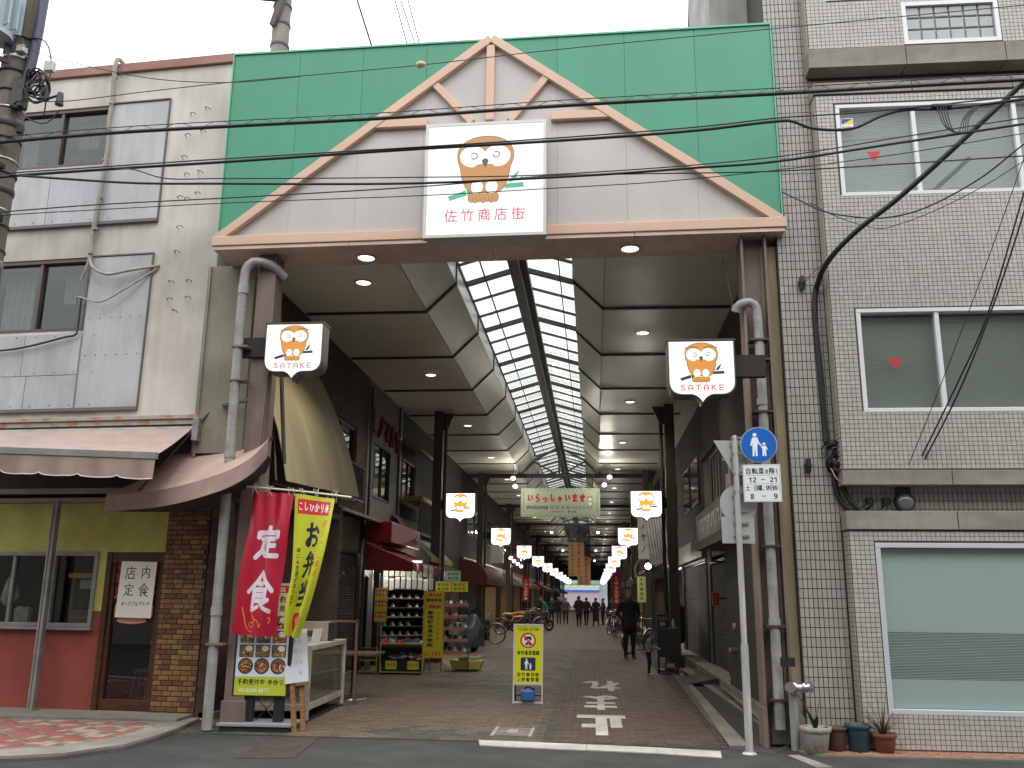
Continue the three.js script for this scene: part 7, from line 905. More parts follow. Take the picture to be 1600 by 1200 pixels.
  // yellow bargain bin in front
  const bin = thing('bargain_bin', 'yellow wire bin of slippers before the shoe rack', 'bin', [-4.0, 0, -19.55], 3); part(bin, 'frame', [bc(-0.5, 0.42, 0.62, 0.645, 0.23, 0.25), bc(-0.5, 0.42, 0.62, 0.645, -0.25, -0.23), bc(-0.5, -0.48, 0.05, 0.64, 0.23, 0.25), bc(0.4, 0.42, 0.05, 0.64, 0.23, 0.25), bc(-0.5, 0.42, 0.05, 0.07, 0.23, 0.25)], wire); part(bin, 'tray', bc(-0.48, 0.4, 0.56, 0.6, -0.24, 0.23), M.darkWood); part(bin, 'lower_box', bc(-0.46, 0.38, 0.03, 0.3, -0.22, 0.2, 0.01), M.black);
  const mix = [shoeR, shoeK, shoeW, shoeB], names = ['red', 'black', 'white', 'dark blue']; const proto = mix.map((m, i) => mkShoe(m, names[i] + ' slipper heaped in the yellow bargain bin', names[i] + ' slippers in the bargain bin')); const usedP = [0, 0, 0, 0];
  for (let i = 0; i < 20; i++) { const k = Math.floor(rnd() * 4), top = i < 12, p = [-4.4 + (i % 10) * 0.085, top ? 0.605 + rr(0, 0.05) : 0.31 + rr(0, 0.06), -19.5 + rr(-0.12, 0.12)], a = rr(0, 180); if (!usedP[k]) { proto[k].position.set(...p); proto[k].rotation.y = a * RAD; usedP[k] = 1; } else copyOf(proto[k], p, a); }
  proto.forEach((o, k) => { if (!usedP[k]) o.position.set(-4.1 + k * 0.05, 0.62, -19.5); });
  for (const [x, l] of [[-4.25, 'yellow price card on the left of the bargain bin'], [-3.78, 'yellow price card on the right of the bargain bin']]) { const c = thing('price_card', l, 'card', [x, 0.2, -19.32]); part(c, 'card', bx(0.24, 0.17, 0.006), mat([0.62, 0.58, 0.12], 0.6)); part(c, 'print', panel(0.22, 0.15, 0, 0, 0.004), print(canvasTex(128, 88, (k) => { k.fillStyle = '#d9d030'; k.fillRect(0, 0, 128, 88); row(k, '店内用', 10, 22, 32, 40, 6, 5, '#c05a20'); }))); }
  const yt = canvasTex(240, 900, (c, w, h) => { c.fillStyle = '#cdbb14'; c.fillRect(0, 0, w, h); c.strokeStyle = '#b8861c'; c.lineWidth = 8; c.strokeRect(5, 5, w - 10, h - 10); row(c, '上野台東校', 20, 30, 34, 50, 6, 8, '#b8362a'); row(c, '御徒町校', 22, 100, 44, 50, 6, 8, '#2c3440'); c.fillStyle = '#b8861c'; c.fillRect(0, 168, w, 8); row(c, '上野御徒町', 20, 190, 34, 50, 6, 8, '#b8362a'); column(c, '御徒町台東中学校', 44, 268, 74, 52, 10, 10, '#2c2f38'); column(c, '手作品小学校', 160, 290, 32, 40, 26, 5, '#b8762a'); row(c, 'ヒノマルヤ', 16, 810, 36, 64, 6, 9, '#b8362a'); });
  const ys = thing('yellow_stand_sign', 'tall yellow standing sign with school names in front of the shoe shop', 'sign', [-3.38, 0, -19.35], 4); part(ys, 'frame', [bc(-0.22, -0.2, 0, 1.72, -0.01, 0.01), bc(0.2, 0.22, 0, 1.72, -0.01, 0.01), bc(-0.2, 0.2, 0.0, 0.02, -0.01, 0.01)], wire); part(ys, 'board', bc(-0.2, 0.2, 0.35, 1.72, -0.012, 0.004), mat([0.5, 0.45, 0.05], 0.6)); part(ys, 'print', panel(0.4, 1.37, 0, 1.035, 0.006), print(yt, 0.5));
  const wp = canvasTex(160, 380, (c, w, h) => { c.fillStyle = '#b9ad22'; c.fillRect(0, 0, w, h); for (let i = 0; i < 3; i++) { c.fillStyle = '#8e1f1c'; c.fillRect(8, 20 + i * 124, w - 16, 66); row(c, '店内品', 22, 30 + i * 124, 34, 46, 8, 6, '#d8b878'); } });
  const wpo = thing('yellow_notice', 'narrow yellow notice with three red panels by the shoe shop door', 'notice', [-4.62, 1.42, -19.75], 20); part(wpo, 'board', bx(0.28, 0.72, 0.012), M.darkSteel); part(wpo, 'print', panel(0.27, 0.71, 0, 0, 0.008), print(wp)); part(wpo, 'stand', bc(-0.02, 0.02, -1.4, -0.36, -0.02, 0.0), M.darkSteel);
  const low = thing('low_shelf', 'low yellow wire shelf by the shoe shop door', 'shelf', [-4.7, 0, -19.5], 4); part(low, 'board', [bc(-0.3, 0.14, 0.3, 0.33, -0.15, 0.2), bc(-0.3, 0.14, 0.5, 0.53, -0.15, 0.2)], M.darkWood); part(low, 'frame', [bc(-0.3, -0.28, 0, 0.56, 0.19, 0.21), bc(0.12, 0.14, 0, 0.56, 0.19, 0.21), bc(-0.28, 0.12, 0.28, 0.3, 0.19, 0.21)], wire);
  // pink rack at the right
  const pr = thing('pink_shoe_rack', 'rack with pink shelves of mixed shoes right of the yellow standing sign', 'rack', [-3.05, 0, -20.3], 8), pink = mat([0.38, 0.13, 0.12], 0.6); part(pr, 'side_frame', bc(-0.3, -0.28, 0, 1.6, -0.15, 0.15), M.darkSteel); part(pr, 'side_frame', bc(0.28, 0.3, 0, 1.6, -0.15, 0.15), M.darkSteel);
  for (let k = 0; k < 5; k++) part(pr, 'shelf', [bc(-0.28, 0.28, 0.42 + k * 0.25, 0.435 + k * 0.25, -0.15, 0.16), bc(-0.28, 0.28, 0.39 + k * 0.25, 0.46 + k * 0.25, 0.16, 0.175)], pink);
  const ps = [mkShoe(shoeK, 'black shoe on the pink shelves', 'black shoes on the pink rack'), mkShoe(shoeW, 'white shoe on the pink shelves', 'white shoes on the pink rack')], up = [0, 0]; for (let k = 0; k < 5; k++) for (let i = 0; i < 5; i++) { const j = (i * 7 + k * 3) % 5 < 3 ? 0 : 1, p = [-3.27 + i * 0.11, 0.437 + k * 0.25, -20.28 + rr(-0.02, 0.02)], a = -82 + rr(-12, 12), lb = (j ? 'white' : 'black') + ' shoe, ' + ORD[i] + ' from the left on the ' + ['lowest', 'second lowest', 'middle', 'second highest', 'highest'][k] + ' pink shelf'; ps[j].userData.label ??= lb; if (!up[j]) { ps[j].userData.label = lb; } if (!up[j]) { ps[j].position.set(...p); ps[j].rotation.y = a * RAD; up[j] = 1; } else copyOf(ps[j], p, a, lb); }
  for (const [x, y, w, l, c] of [[-3.32, 1.82, 0.34, 'pale yellow notice left above the pink rack', '#c8bf3a'], [-2.95, 1.82, 0.36, 'yellow notice right above the pink rack', '#d2c41c'], [-3.1, 2.05, 0.32, 'pale green notice above the yellow ones at the shoe shop', '#9cc49a']]) { const n = thing('shop_notice', l, 'notice', [x, y, -20.1 - y * 0.02], 4); part(n, 'card', bx(w, 0.22, 0.008), M.signWhite); part(n, 'print', panel(w - 0.01, 0.21, 0, 0, 0.006), print(canvasTex(160, 96, (k) => { k.fillStyle = c; k.fillRect(0, 0, 160, 96); row(k, '御徒町', 14, 12, 36, 30, 8, 4, '#4a5a2a'); row(k, '商店街', 14, 54, 36, 30, 8, 4, '#4a5a2a'); }))); part(n, 'stem', tube([[0, -0.1, -0.02], [0, -0.4, -0.02]], 0.008, 2, 5), M.darkSteel); }
  const bk = thing('yellow_basket', 'yellow basket of small goods on the floor beside the pink rack', 'basket', [-2.82, 0, -20.6]); part(bk, 'basket', [extr([[-0.3, 0.05], [0.3, 0.05], [0.36, 0.24], [-0.36, 0.24]], 0.4, 0.01, [], 0, 0, -0.2)], wire); part(bk, 'stand', bc(-0.25, 0.25, 0, 0.05, -0.18, 0.18), M.darkSteel); const gd = []; for (let i = 0; i < 14; i++) gd.push(bx(0.1, 0.07, 0.08, rr(-0.28, 0.28), 0.26 + rr(0, 0.04), rr(-0.15, 0.15), 0.02)); tag(part(bk, 'small_goods', gd, mat([0.5, 0.48, 0.4], 0.6)), null, null, null, 'stuff');
  // black cart on the right
  const ct = thing('black_cart', 'black display cart with boxes on top, on the right of the paving', 'cart', [1.62, 0, -20.95], -6); part(ct, 'cabinet', [bc(-0.22, 0.24, 0.36, 0.98, -0.25, 0.2, 0.015)], M.black); part(ct, 'lower_frame', [bc(-0.22, -0.19, 0.05, 0.36, 0.15, 0.18), bc(0.2, 0.23, 0.05, 0.36, 0.15, 0.18), bc(-0.22, 0.23, 0.05, 0.09, -0.2, 0.18), bc(-0.22, -0.19, 0.05, 0.36, -0.22, -0.19), bc(0.2, 0.23, 0.05, 0.36, -0.22, -0.19)], M.black); for (const [x, z] of [[-0.2, 0.16], [0.21, 0.16], [-0.2, -0.2], [0.21, -0.2]]) part(ct, 'castor', cyl(0.03, 0.03, 0.03, 0, 0, 0, 10).rotateZ(1.57).translate(x, 0.03, z), M.rubber);
  const cb = thing('carton', 'brown and black carton on top of the black cart', 'box', [1.52, 0.982, -20.95], 4); part(cb, 'box', bc(-0.13, 0.13, 0, 0.3, -0.12, 0.12, 0.006), M.black); part(cb, 'brown_band', bc(-0.11, 0.1, 0.16, 0.24, 0.121, 0.124), mat([0.2, 0.13, 0.07], 0.7)); part(cb, 'pale_label', bc(-0.08, 0.04, 0.03, 0.13, 0.121, 0.124), mat([0.25, 0.24, 0.25], 0.6));
  const bo = thing('bottle', 'pale slim bottle standing on the black cart', 'bottle', [1.75, 0.982, -20.85]); part(bo, 'body', new THREE.LatheGeometry([[0, 0], [0.035, 0], [0.035, 0.13], [0.014, 0.17], [0.014, 0.2], [0, 0.2]].map((p) => new THREE.Vector2(...p)), 14), M.signWhite); part(bo, 'cap', cyl(0.016, 0.016, 0.02, 0, 0.2, 0, 10), M.darkSteel); const bg = thing('boxed_goods', 'small crate with pale packets in the lower frame of the black cart', 'box', [1.66, 0.09, -20.85]); part(bg, 'crate', bc(-0.12, 0.12, 0, 0.16, -0.1, 0.1, 0.008), M.darkSteel); part(bg, 'packet', bc(-0.09, 0.08, 0.05, 0.14, 0.101, 0.106), mat([0.4, 0.3, 0.22], 0.7));
}

// ---------- utility pole and overhead wires ----------
{
  const p = thing('utility_pole', 'weathered concrete utility pole with clamps and a transformer at the left edge', 'pole', [-7.21, 0, -9.5]);
  part(p, 'pole', [cyl(0.2, 0.15, 14, 0, 0, 0, 24)], mat([0.21, 0.19, 0.155], 0.9, { t: T.grime, s: 0.9, sy: 2.4, b: 0.004, bs: 0.3 }));
  for (let i = 0; i < 14; i++) { const y = 5.4 + i * 0.23 + rr(-0.05, 0.05), g = new THREE.TorusGeometry(0.182 - y * 0.0006, 0.012 + (i % 3) * 0.004, 6, 28).scale(1, 1, i % 4 === 0 ? 3.2 : 1.2).rotateX(Math.PI / 2 + rr(-0.05, 0.05)).translate(0, y, 0); part(p, 'steel_band', g, i % 3 ? M.darkSteel : M.steel); }
  const tr = part(p, 'transformer', [cyl(0.24, 0.24, 0.72, 0, 0, 0, 24), cyl(0.25, 0.25, 0.05, 0, 0.72, 0, 24), cyl(0.245, 0.245, 0.04, 0, -0.03, 0, 24)].map((g) => g.translate(-0.14, 8.3, 0.34)), mat([0.4, 0.47, 0.5], 0.45)); const fins = []; for (let i = 0; i < 16; i++) { const a = i / 16 * 6.283; fins.push(bx(0.09, 0.56, 0.016).translate(0.28, 0.36, 0).rotateY(a).translate(-0.14, 8.28, 0.34)); } for (const f of fins) part(tr, 'fin', f, mat([0.36, 0.43, 0.47], 0.45));
  part(p, 'bracket', [bar([0.1, 8.0, 0.1], [-0.5, 8.2, 0.4], 0.06, 0.05), bar([0.1, 7.75, 0.1], [-0.1, 8.55, 0.25], 0.04, 0.04), bar([0.08, 6.5, 0.2], [-0.2, 8.5, 0.3], 0.022, 0.022)], M.darkSteel);
  part(p, 'dark_conduit', tube([[0.2, 7.7, 0.06], [0.26, 8.4, 0.05], [0.27, 12, 0.05]], 0.06, 10, 8), mat([0.06, 0.06, 0.11], 0.5)); for (const g of [bx(0.1, 0.09, 0.1, 0.16, 8.2, 0.16, 0.01), bx(0.12, 0.14, 0.08, 0.52, 7.98, 0.1, 0.01)]) part(p, 'junction_box', g, M.signWhite); for (const g of [bx(0.16, 0.4, 0.14, 0.2, 7.6, 0.12, 0.02), bx(0.1, 0.2, 0.08, 0.52, 7.6, 0.12, 0.02), cyl(0.05, 0.035, 0.16, 0.74, 7.42, 0.14, 10)]) part(p, 'switch_block', g, M.black);
  const lp = []; for (let i = 0; i < 8; i++) { const cx = 0.38 + rr(-0.1, 0.1), cy = 7.72 + rr(-0.12, 0.12), r = rr(0.08, 0.15), P = []; for (let k = 0; k < 10; k++) { const a = k / 10 * 6.28; P.push([cx + r * Math.cos(a), cy + r * Math.sin(a) * 1.1, 0.14 + 0.05 * Math.sin(a * 2 + i)]); } lp.push(tube(P, 0.012, 40, 5, true)); } part(p, 'cable_loops', lp, M.cable);
  for (const g of [tube([[0.3, 7.55, 0.1], [0.45, 7.45, 0.16], [0.6, 7.5, 0.16], [0.74, 7.55, 0.15]], 0.016, 14, 6), tube([[0.1, 8.4, 0.1], [0.4, 8.35, 0.12], [0.53, 8.1, 0.12], [0.55, 7.3, 0.12]], 0.01, 20, 5), tube([[0.2, 7.6, 0.1], [0.3, 7.3, 0.14], [0.6, 7.18, 0.14], [0.76, 7.35, 0.14]], 0.008, 16, 5)]) part(p, 'pigtail', g, M.cable); for (const g of [bx(0.08, 0.09, 0.08, 0.2, 7.42, 0.15, 0.02), bx(0.07, 0.08, 0.07, 0.26, 7.1, 0.12, 0.02), bx(0.1, 0.08, 0.1, 0.1, 6.62, 0.16, 0.02), bx(0.08, 0.1, 0.08, 0.18, 5.95, 0.14, 0.02)]) part(p, 'insulator', g, M.rubber);
}
{
  const wire = (label, pts, r, o = {}) => { const t = thing('overhead_wire', label, 'wire'); const n = pts.length; part(t, 'cable', tube(pts.map(([x, y, z], i) => [x, y, (z ?? -9.3) + (o.dz ?? 0)]), r, n * 10, 6), M.cable);
    if (o.spiral) { const c = new THREE.CatmullRomCurve3(pts.map(([x, y, z]) => V(x, y, z ?? -9.3)), false, 'centripetal'), P = []; for (let i = 0; i < 640; i++) { const q = c.getPointAt(i / 639), a = i / 639 * 6.283 * 26; P.push([q.x, q.y + 0.035 + 0.033 * Math.sin(a), q.z + 0.035 * Math.cos(a)]); } part(t, 'spiral_hanger', tube(P, 0.0035, 1500, 4), M.cable); part(t, 'messenger', tube(pts.map(([x, y, z]) => [x, y + 0.07, z ?? -9.3]), 0.006, n * 10, 5), M.cable); }
    return t; };
  wire('uppermost thick black cable with a spiral hanger, crossing the gable', [[-7.44, 6.89], [-7.12, 6.91], [-5.67, 6.98], [-4.24, 7.01], [-2.39, 7.04], [-0.44, 7.11], [0.87, 7.14], [2.02, 7.16], [3.42, 7.19], [5.46, 7.23]], 0.022, { spiral: 1 });
  const b = wire('thick black cable crossing the big owl sign, drooping at the tiled corner', [[-7.2, 6.42], [-6.88, 6.44], [-5.61, 6.49], [-4.28, 6.53], [-2.07, 6.61], [-0.88, 6.64], [0.57, 6.69], [1.29, 6.73], [2.08, 6.8], [2.24, 6.8], [2.47, 6.7], [2.9, 6.68], [3.22, 6.82], [3.46, 6.88], [3.94, 6.88], [4.76, 6.96], [5.43, 7.0]], 0.017, { dz: 0.03 }); part(b, 'second_strand', tube([[-6.88, 6.47, -9.25], [-4.28, 6.56, -9.25], [-0.88, 6.66, -9.25], [1.29, 6.76, -9.25], [2.1, 6.83, -9.25], [3.0, 6.86, -9.25], [4.76, 6.99, -9.25], [5.43, 7.02, -9.25]], 0.009, 80, 5), M.cable);
  part(b, 'splice', [bx(0.22, 0.04, 0.05, 3.86, 6.9, -9.24, 0.01), ...[0, 1, 2, 3].map((i) => tube([[3.8 + i * 0.03, 6.88, -9.22], [3.86 + i * 0.03, 6.62 - i * 0.02, -9.2], [3.98 + i * 0.03, 6.55, -9.2], [4.06 + i * 0.02, 6.72, -9.22], [4.2 + i * 0.02, 6.88, -9.24]], 0.006, 24, 5))], M.cable);
  wire('sagging black cable across the foot of the owl on the big sign', [[-6.88, 6.44], [-6.23, 6.37], [-5.27, 6.28], [-4.25, 6.24], [-2.05, 6.17], [-0.87, 6.18], [0.28, 6.21], [1.13, 6.25], [1.97, 6.29], [3.36, 6.47], [4.72, 6.65], [5.4, 6.74]], 0.014, { dz: 0.06 });
  wire('thin companion wire just above the sagging cable on the big sign', [[-5.61, 6.47], [-5.32, 6.44], [-4.96, 6.32], [-4.25, 6.29], [-2.05, 6.23], [-0.44, 6.21], [1.97, 6.33], [3.36, 6.52], [4.73, 6.71], [5.4, 6.8]], 0.007, { dz: 0.09 });
  wire('thin wire ending nearly level over the characters of the big sign', [[-7.0, 5.99], [-6.82, 6.0], [-5.79, 6.05], [-4.08, 6.09], [-1.83, 6.16], [-0.44, 6.24], [0.56, 6.23], [1.97, 6.21], [3.34, 6.25], [4.68, 6.3], [5.34, 6.32]], 0.0075, { dz: 0.0 });
  wire('lowest thin wire over the characters of the big sign, rising to the right', [[-7.0, 5.96], [-6.81, 5.97], [-5.79, 6.0], [-4.08, 6.04], [-1.82, 6.06], [-0.44, 6.1], [0.77, 6.14], [1.97, 6.23], [3.35, 6.38], [4.71, 6.58], [5.4, 6.68]], 0.0055, { dz: -0.03 });
  const e = wire('thin wire with a small round weight high on the green panels', [[-7.0, 7.46], [-6.83, 7.45], [-6.37, 7.43], [-5.4, 7.51], [-4.21, 7.6], [-3.03, 7.66], [-1.95, 7.72], [-0.44, 7.84], [2.06, 7.99], [4.9, 8.15], [5.59, 8.18]], 0.0055); part(e, 'weight', new THREE.SphereGeometry(0.05, 14, 10).scale(1.3, 0.85, 1).translate(-1.97, 7.72, -9.3), mat([0.45, 0.4, 0.24], 0.6));
  wire('slack thin wire dropping from the utility pole to the green panels', [[-7.0, 8.2], [-6.66, 8.04], [-6.1, 7.87], [-5.42, 7.69], [-4.85, 7.6], [-4.21, 7.56], [-3.4, 7.6]], 0.005, { dz: 0.05 });
  const g = wire('thickest slanting cable from the upper right down to the tiled corner', [[5.46, 7.83, -9.15], [4.83, 7.24, -9.38], [4.01, 6.5, -9.61], [3.49, 6.07, -9.84], [3.11, 5.81, -10.06], [2.9, 5.63, -10.29], [2.81, 5.5, -10.6], [2.81, 5.4, -10.88]], 0.034); part(g, 'lashing', [tube([[2.66, 5.5, -10.92], [2.9, 5.62, -10.3]], 0.006, 2, 4), tube([[2.66, 5.48, -10.92], [2.84, 5.52, -10.5]], 0.005, 2, 4)], M.steel);
  wire('left wire of the steep bundle rising from the meter on the tiled wall', [[3.6, 2.92, -10.9], [3.79, 3.7, -10.22], [4.14, 4.79, -9.68], [4.47, 5.89, -9.15], [4.7, 6.6, -8.9]], 0.005);
  wire('middle twisted wire of the steep bundle rising from the meter', [[3.68, 2.92, -10.9], [4.1, 3.99, -10.22], [4.25, 4.57, -9.68], [4.56, 5.81, -9.15], [4.75, 6.5, -8.9]], 0.01);
  wire('right twisted wire of the steep bundle rising from the meter', [[3.72, 2.92, -10.9], [4.12, 3.92, -10.22], [4.42, 4.9, -9.68], [4.62, 5.81, -9.15], [4.85, 6.6, -8.9]], 0.01);
  wire('hanging wire that droops from the gate corner across the tiled wall', [[2.43, 6.64, -10.75], [2.59, 6.41, -10.52], [2.82, 6.15, -10.29], [3.12, 5.97, -10.06], [3.37, 5.86, -9.84], [3.68, 5.85, -9.61], [4.22, 6.08, -9.38], [4.62, 6.36, -9.15], [5.2, 6.75, -9.0]], 0.009);
  wire('faint lower wire drooping across the tiled wall between the windows', [[2.75, 6.45, -10.68], [3.02, 6.23, -10.6], [3.45, 5.98, -10.43], [3.63, 5.9, -10.11], [3.96, 5.94, -9.79], [4.32, 6.05, -9.47], [4.62, 6.18, -9.15], [5.2, 6.5, -9]], 0.005);
  const hi = (label, a, c, r) => wire(label, [a, [(a[0] + c[0]) / 2, (a[1] + c[1]) / 2, -16], c], r);
  hi('thick short wire in the sky above the left slope of the gable', [-4.9, 14.03, -16], [-4.3, 12.2, -16], 0.022); hi('left thin wire of three in the sky above the gable', [-4.08, 13.99, -16], [-3.58, 12.2, -16], 0.014); hi('middle thin wire of three in the sky above the gable', [-3.97, 13.98, -16], [-3.4, 12.2, -16], 0.014); hi('right thin wire of three in the sky above the gable', [-3.8, 13.97, -16], [-3.33, 12.2, -16], 0.014); hi('thin upright rod in the sky above the right end of the green panels', [2.07, 14, -16], [1.97, 12.1, -16], 0.02);
  const p = thing('distant_pole', 'pale concrete utility pole rising behind the left end of the gate', 'pole', [-6.47, 0, -16.2]); part(p, 'pole', cyl(0.22, 0.17, 17, 0, 0, 0, 20), M.concrete); part(p, 'cross_arm', [bar([-1.6, 14.05, 0.25], [0.1, 13.78, 0.25], 0.09, 0.09), bar([-0.1, 13.2, 0.2], [0.1, 13.9, 0.24], 0.12, 0.12)], M.darkSteel); part(p, 'pole_band', [12.8, 13.3, 13.75].map((y) => cyl(0.2, 0.2, 0.05, 0, y, 0, 20)), M.darkSteel);
}

// ---------- people: one continuous skin over a skeleton of tapered capsules ----------
function skin(bones, cell, kBlend = 0.035) {
  const lo = V(1e9, 1e9, 1e9), hi = V(-1e9, -1e9, -1e9);
  for (const b of bones) for (const [p, r] of [[b.a, b.ra], [b.b, b.rb]]) { lo.min(V(p[0] - r, p[1] - r, p[2] - r)); hi.max(V(p[0] + r, p[1] + r, p[2] + r)); }
  lo.subScalar(cell * 2 + 0.02); hi.addScalar(cell * 2 + 0.02);
  const n = [0, 1, 2].map((i) => Math.ceil((hi.getComponent(i) - lo.getComponent(i)) / cell) + 1), N = n[0] * n[1] * n[2], F = new Float32Array(N);
  const B = bones.map((b) => { const d = b.b.map((x, i) => x - b.a[i]), s = b.s ?? [1, 1, 1]; return { ...b, d, L: d[0] * d[0] + d[1] * d[1] + d[2] * d[2] + 1e-9, s }; });
  const dist1 = (b, x, y, z) => { const px = x - b.a[0], py = y - b.a[1], pz = z - b.a[2], t = clamp((px * b.d[0] + py * b.d[1] + pz * b.d[2]) / b.L), ex = (px - b.d[0] * t) / b.s[0], ey = (py - b.d[1] * t) / b.s[1], ez = (pz - b.d[2] * t) / b.s[2]; return Math.sqrt(ex * ex + ey * ey + ez * ez) - (b.ra + (b.rb - b.ra) * t); };
  const field = (x, y, z) => { let d = 1e3; for (const b of B) { const e = dist1(b, x, y, z); if (e > d + 0.2) continue; const k = b.k ?? kBlend, h = clamp(0.5 + 0.5 * (d - e) / k); d = d + (e - d) * h - k * h * (1 - h); } return d; };
  for (let k = 0, o = 0; k < n[2]; k++) for (let j = 0; j < n[1]; j++) for (let i = 0; i < n[0]; i++, o++) F[o] = field(lo.x + i * cell, lo.y + j * cell, lo.z + k * cell);
  const id = new Int32Array(N).fill(-1), P = [], I = [], st = [1, n[0], n[0] * n[1]];
  for (let k = 0; k < n[2] - 1; k++) for (let j = 0; j < n[1] - 1; j++) for (let i = 0; i < n[0] - 1; i++) {
    const o = i + j * st[1] + k * st[2]; let m = 0, sx = 0, sy = 0, sz = 0, c = 0; for (let q = 0; q < 8; q++) if (F[o + (q & 1) + ((q >> 1) & 1) * st[1] + (q >> 2) * st[2]] < 0) m |= 1 << q; if (m === 0 || m === 255) continue;
    for (let q = 0; q < 8; q++) for (let ax = 0; ax < 3; ax++) { if (q & (1 << ax)) continue; const r = q | (1 << ax), fa = F[o + (q & 1) + ((q >> 1) & 1) * st[1] + (q >> 2) * st[2]], fb = F[o + (r & 1) + ((r >> 1) & 1) * st[1] + (r >> 2) * st[2]]; if ((fa < 0) === (fb < 0)) continue; const t = fa / (fa - fb), p = [q & 1, (q >> 1) & 1, q >> 2]; p[ax] += t; sx += p[0]; sy += p[1]; sz += p[2]; c++; }
    id[o] = P.length / 3; P.push(lo.x + (i + sx / c) * cell, lo.y + (j + sy / c) * cell, lo.z + (k + sz / c) * cell);
  }
  for (let k = 1; k < n[2] - 1; k++) for (let j = 1; j < n[1] - 1; j++) for (let i = 1; i < n[0] - 1; i++) { const o = i + j * st[1] + k * st[2]; for (let ax = 0; ax < 3; ax++) { const a = F[o] < 0, b = F[o + st[ax]] < 0; if (a === b) continue; const u = st[(ax + 1) % 3], v = st[(ax + 2) % 3], q = [id[o - u - v], id[o - v], id[o], id[o - u]]; if (q.some((x) => x < 0)) continue; if (a) I.push(q[0], q[1], q[2], q[0], q[2], q[3]); else I.push(q[0], q[2], q[1], q[0], q[3], q[2]); } }
  const nv = P.length / 3, C3 = new Float32Array(nv * 3), Nn = new Float32Array(nv * 3), h = cell * 0.5;
  for (let v = 0; v < nv; v++) { const [x, y, z] = [P[v * 3], P[v * 3 + 1], P[v * 3 + 2]]; let best = 1e9, c = [0.1, 0.1, 0.1]; for (const b of B) { const e = dist1(b, x, y, z); if (e < best) { best = e; c = b.c; } } C3.set(c, v * 3); const g = V(field(x + h, y, z) - field(x - h, y, z), field(x, y + h, z) - field(x, y - h, z), field(x, y, z + h) - field(x, y, z - h)).normalize(); Nn.set([g.x, g.y, g.z], v * 3); }
  const g = new THREE.BufferGeometry(); g.setAttribute('position', new THREE.Float32BufferAttribute(P, 3)); g.setAttribute('normal', new THREE.BufferAttribute(Nn, 3)); g.setAttribute('color', new THREE.BufferAttribute(C3, 3)); g.setIndex(I); return g.toNonIndexed();
}
const skinMat = new THREE.MeshPhysicalMaterial({ vertexColors: true, roughness: 0.85, side: THREE.DoubleSide });
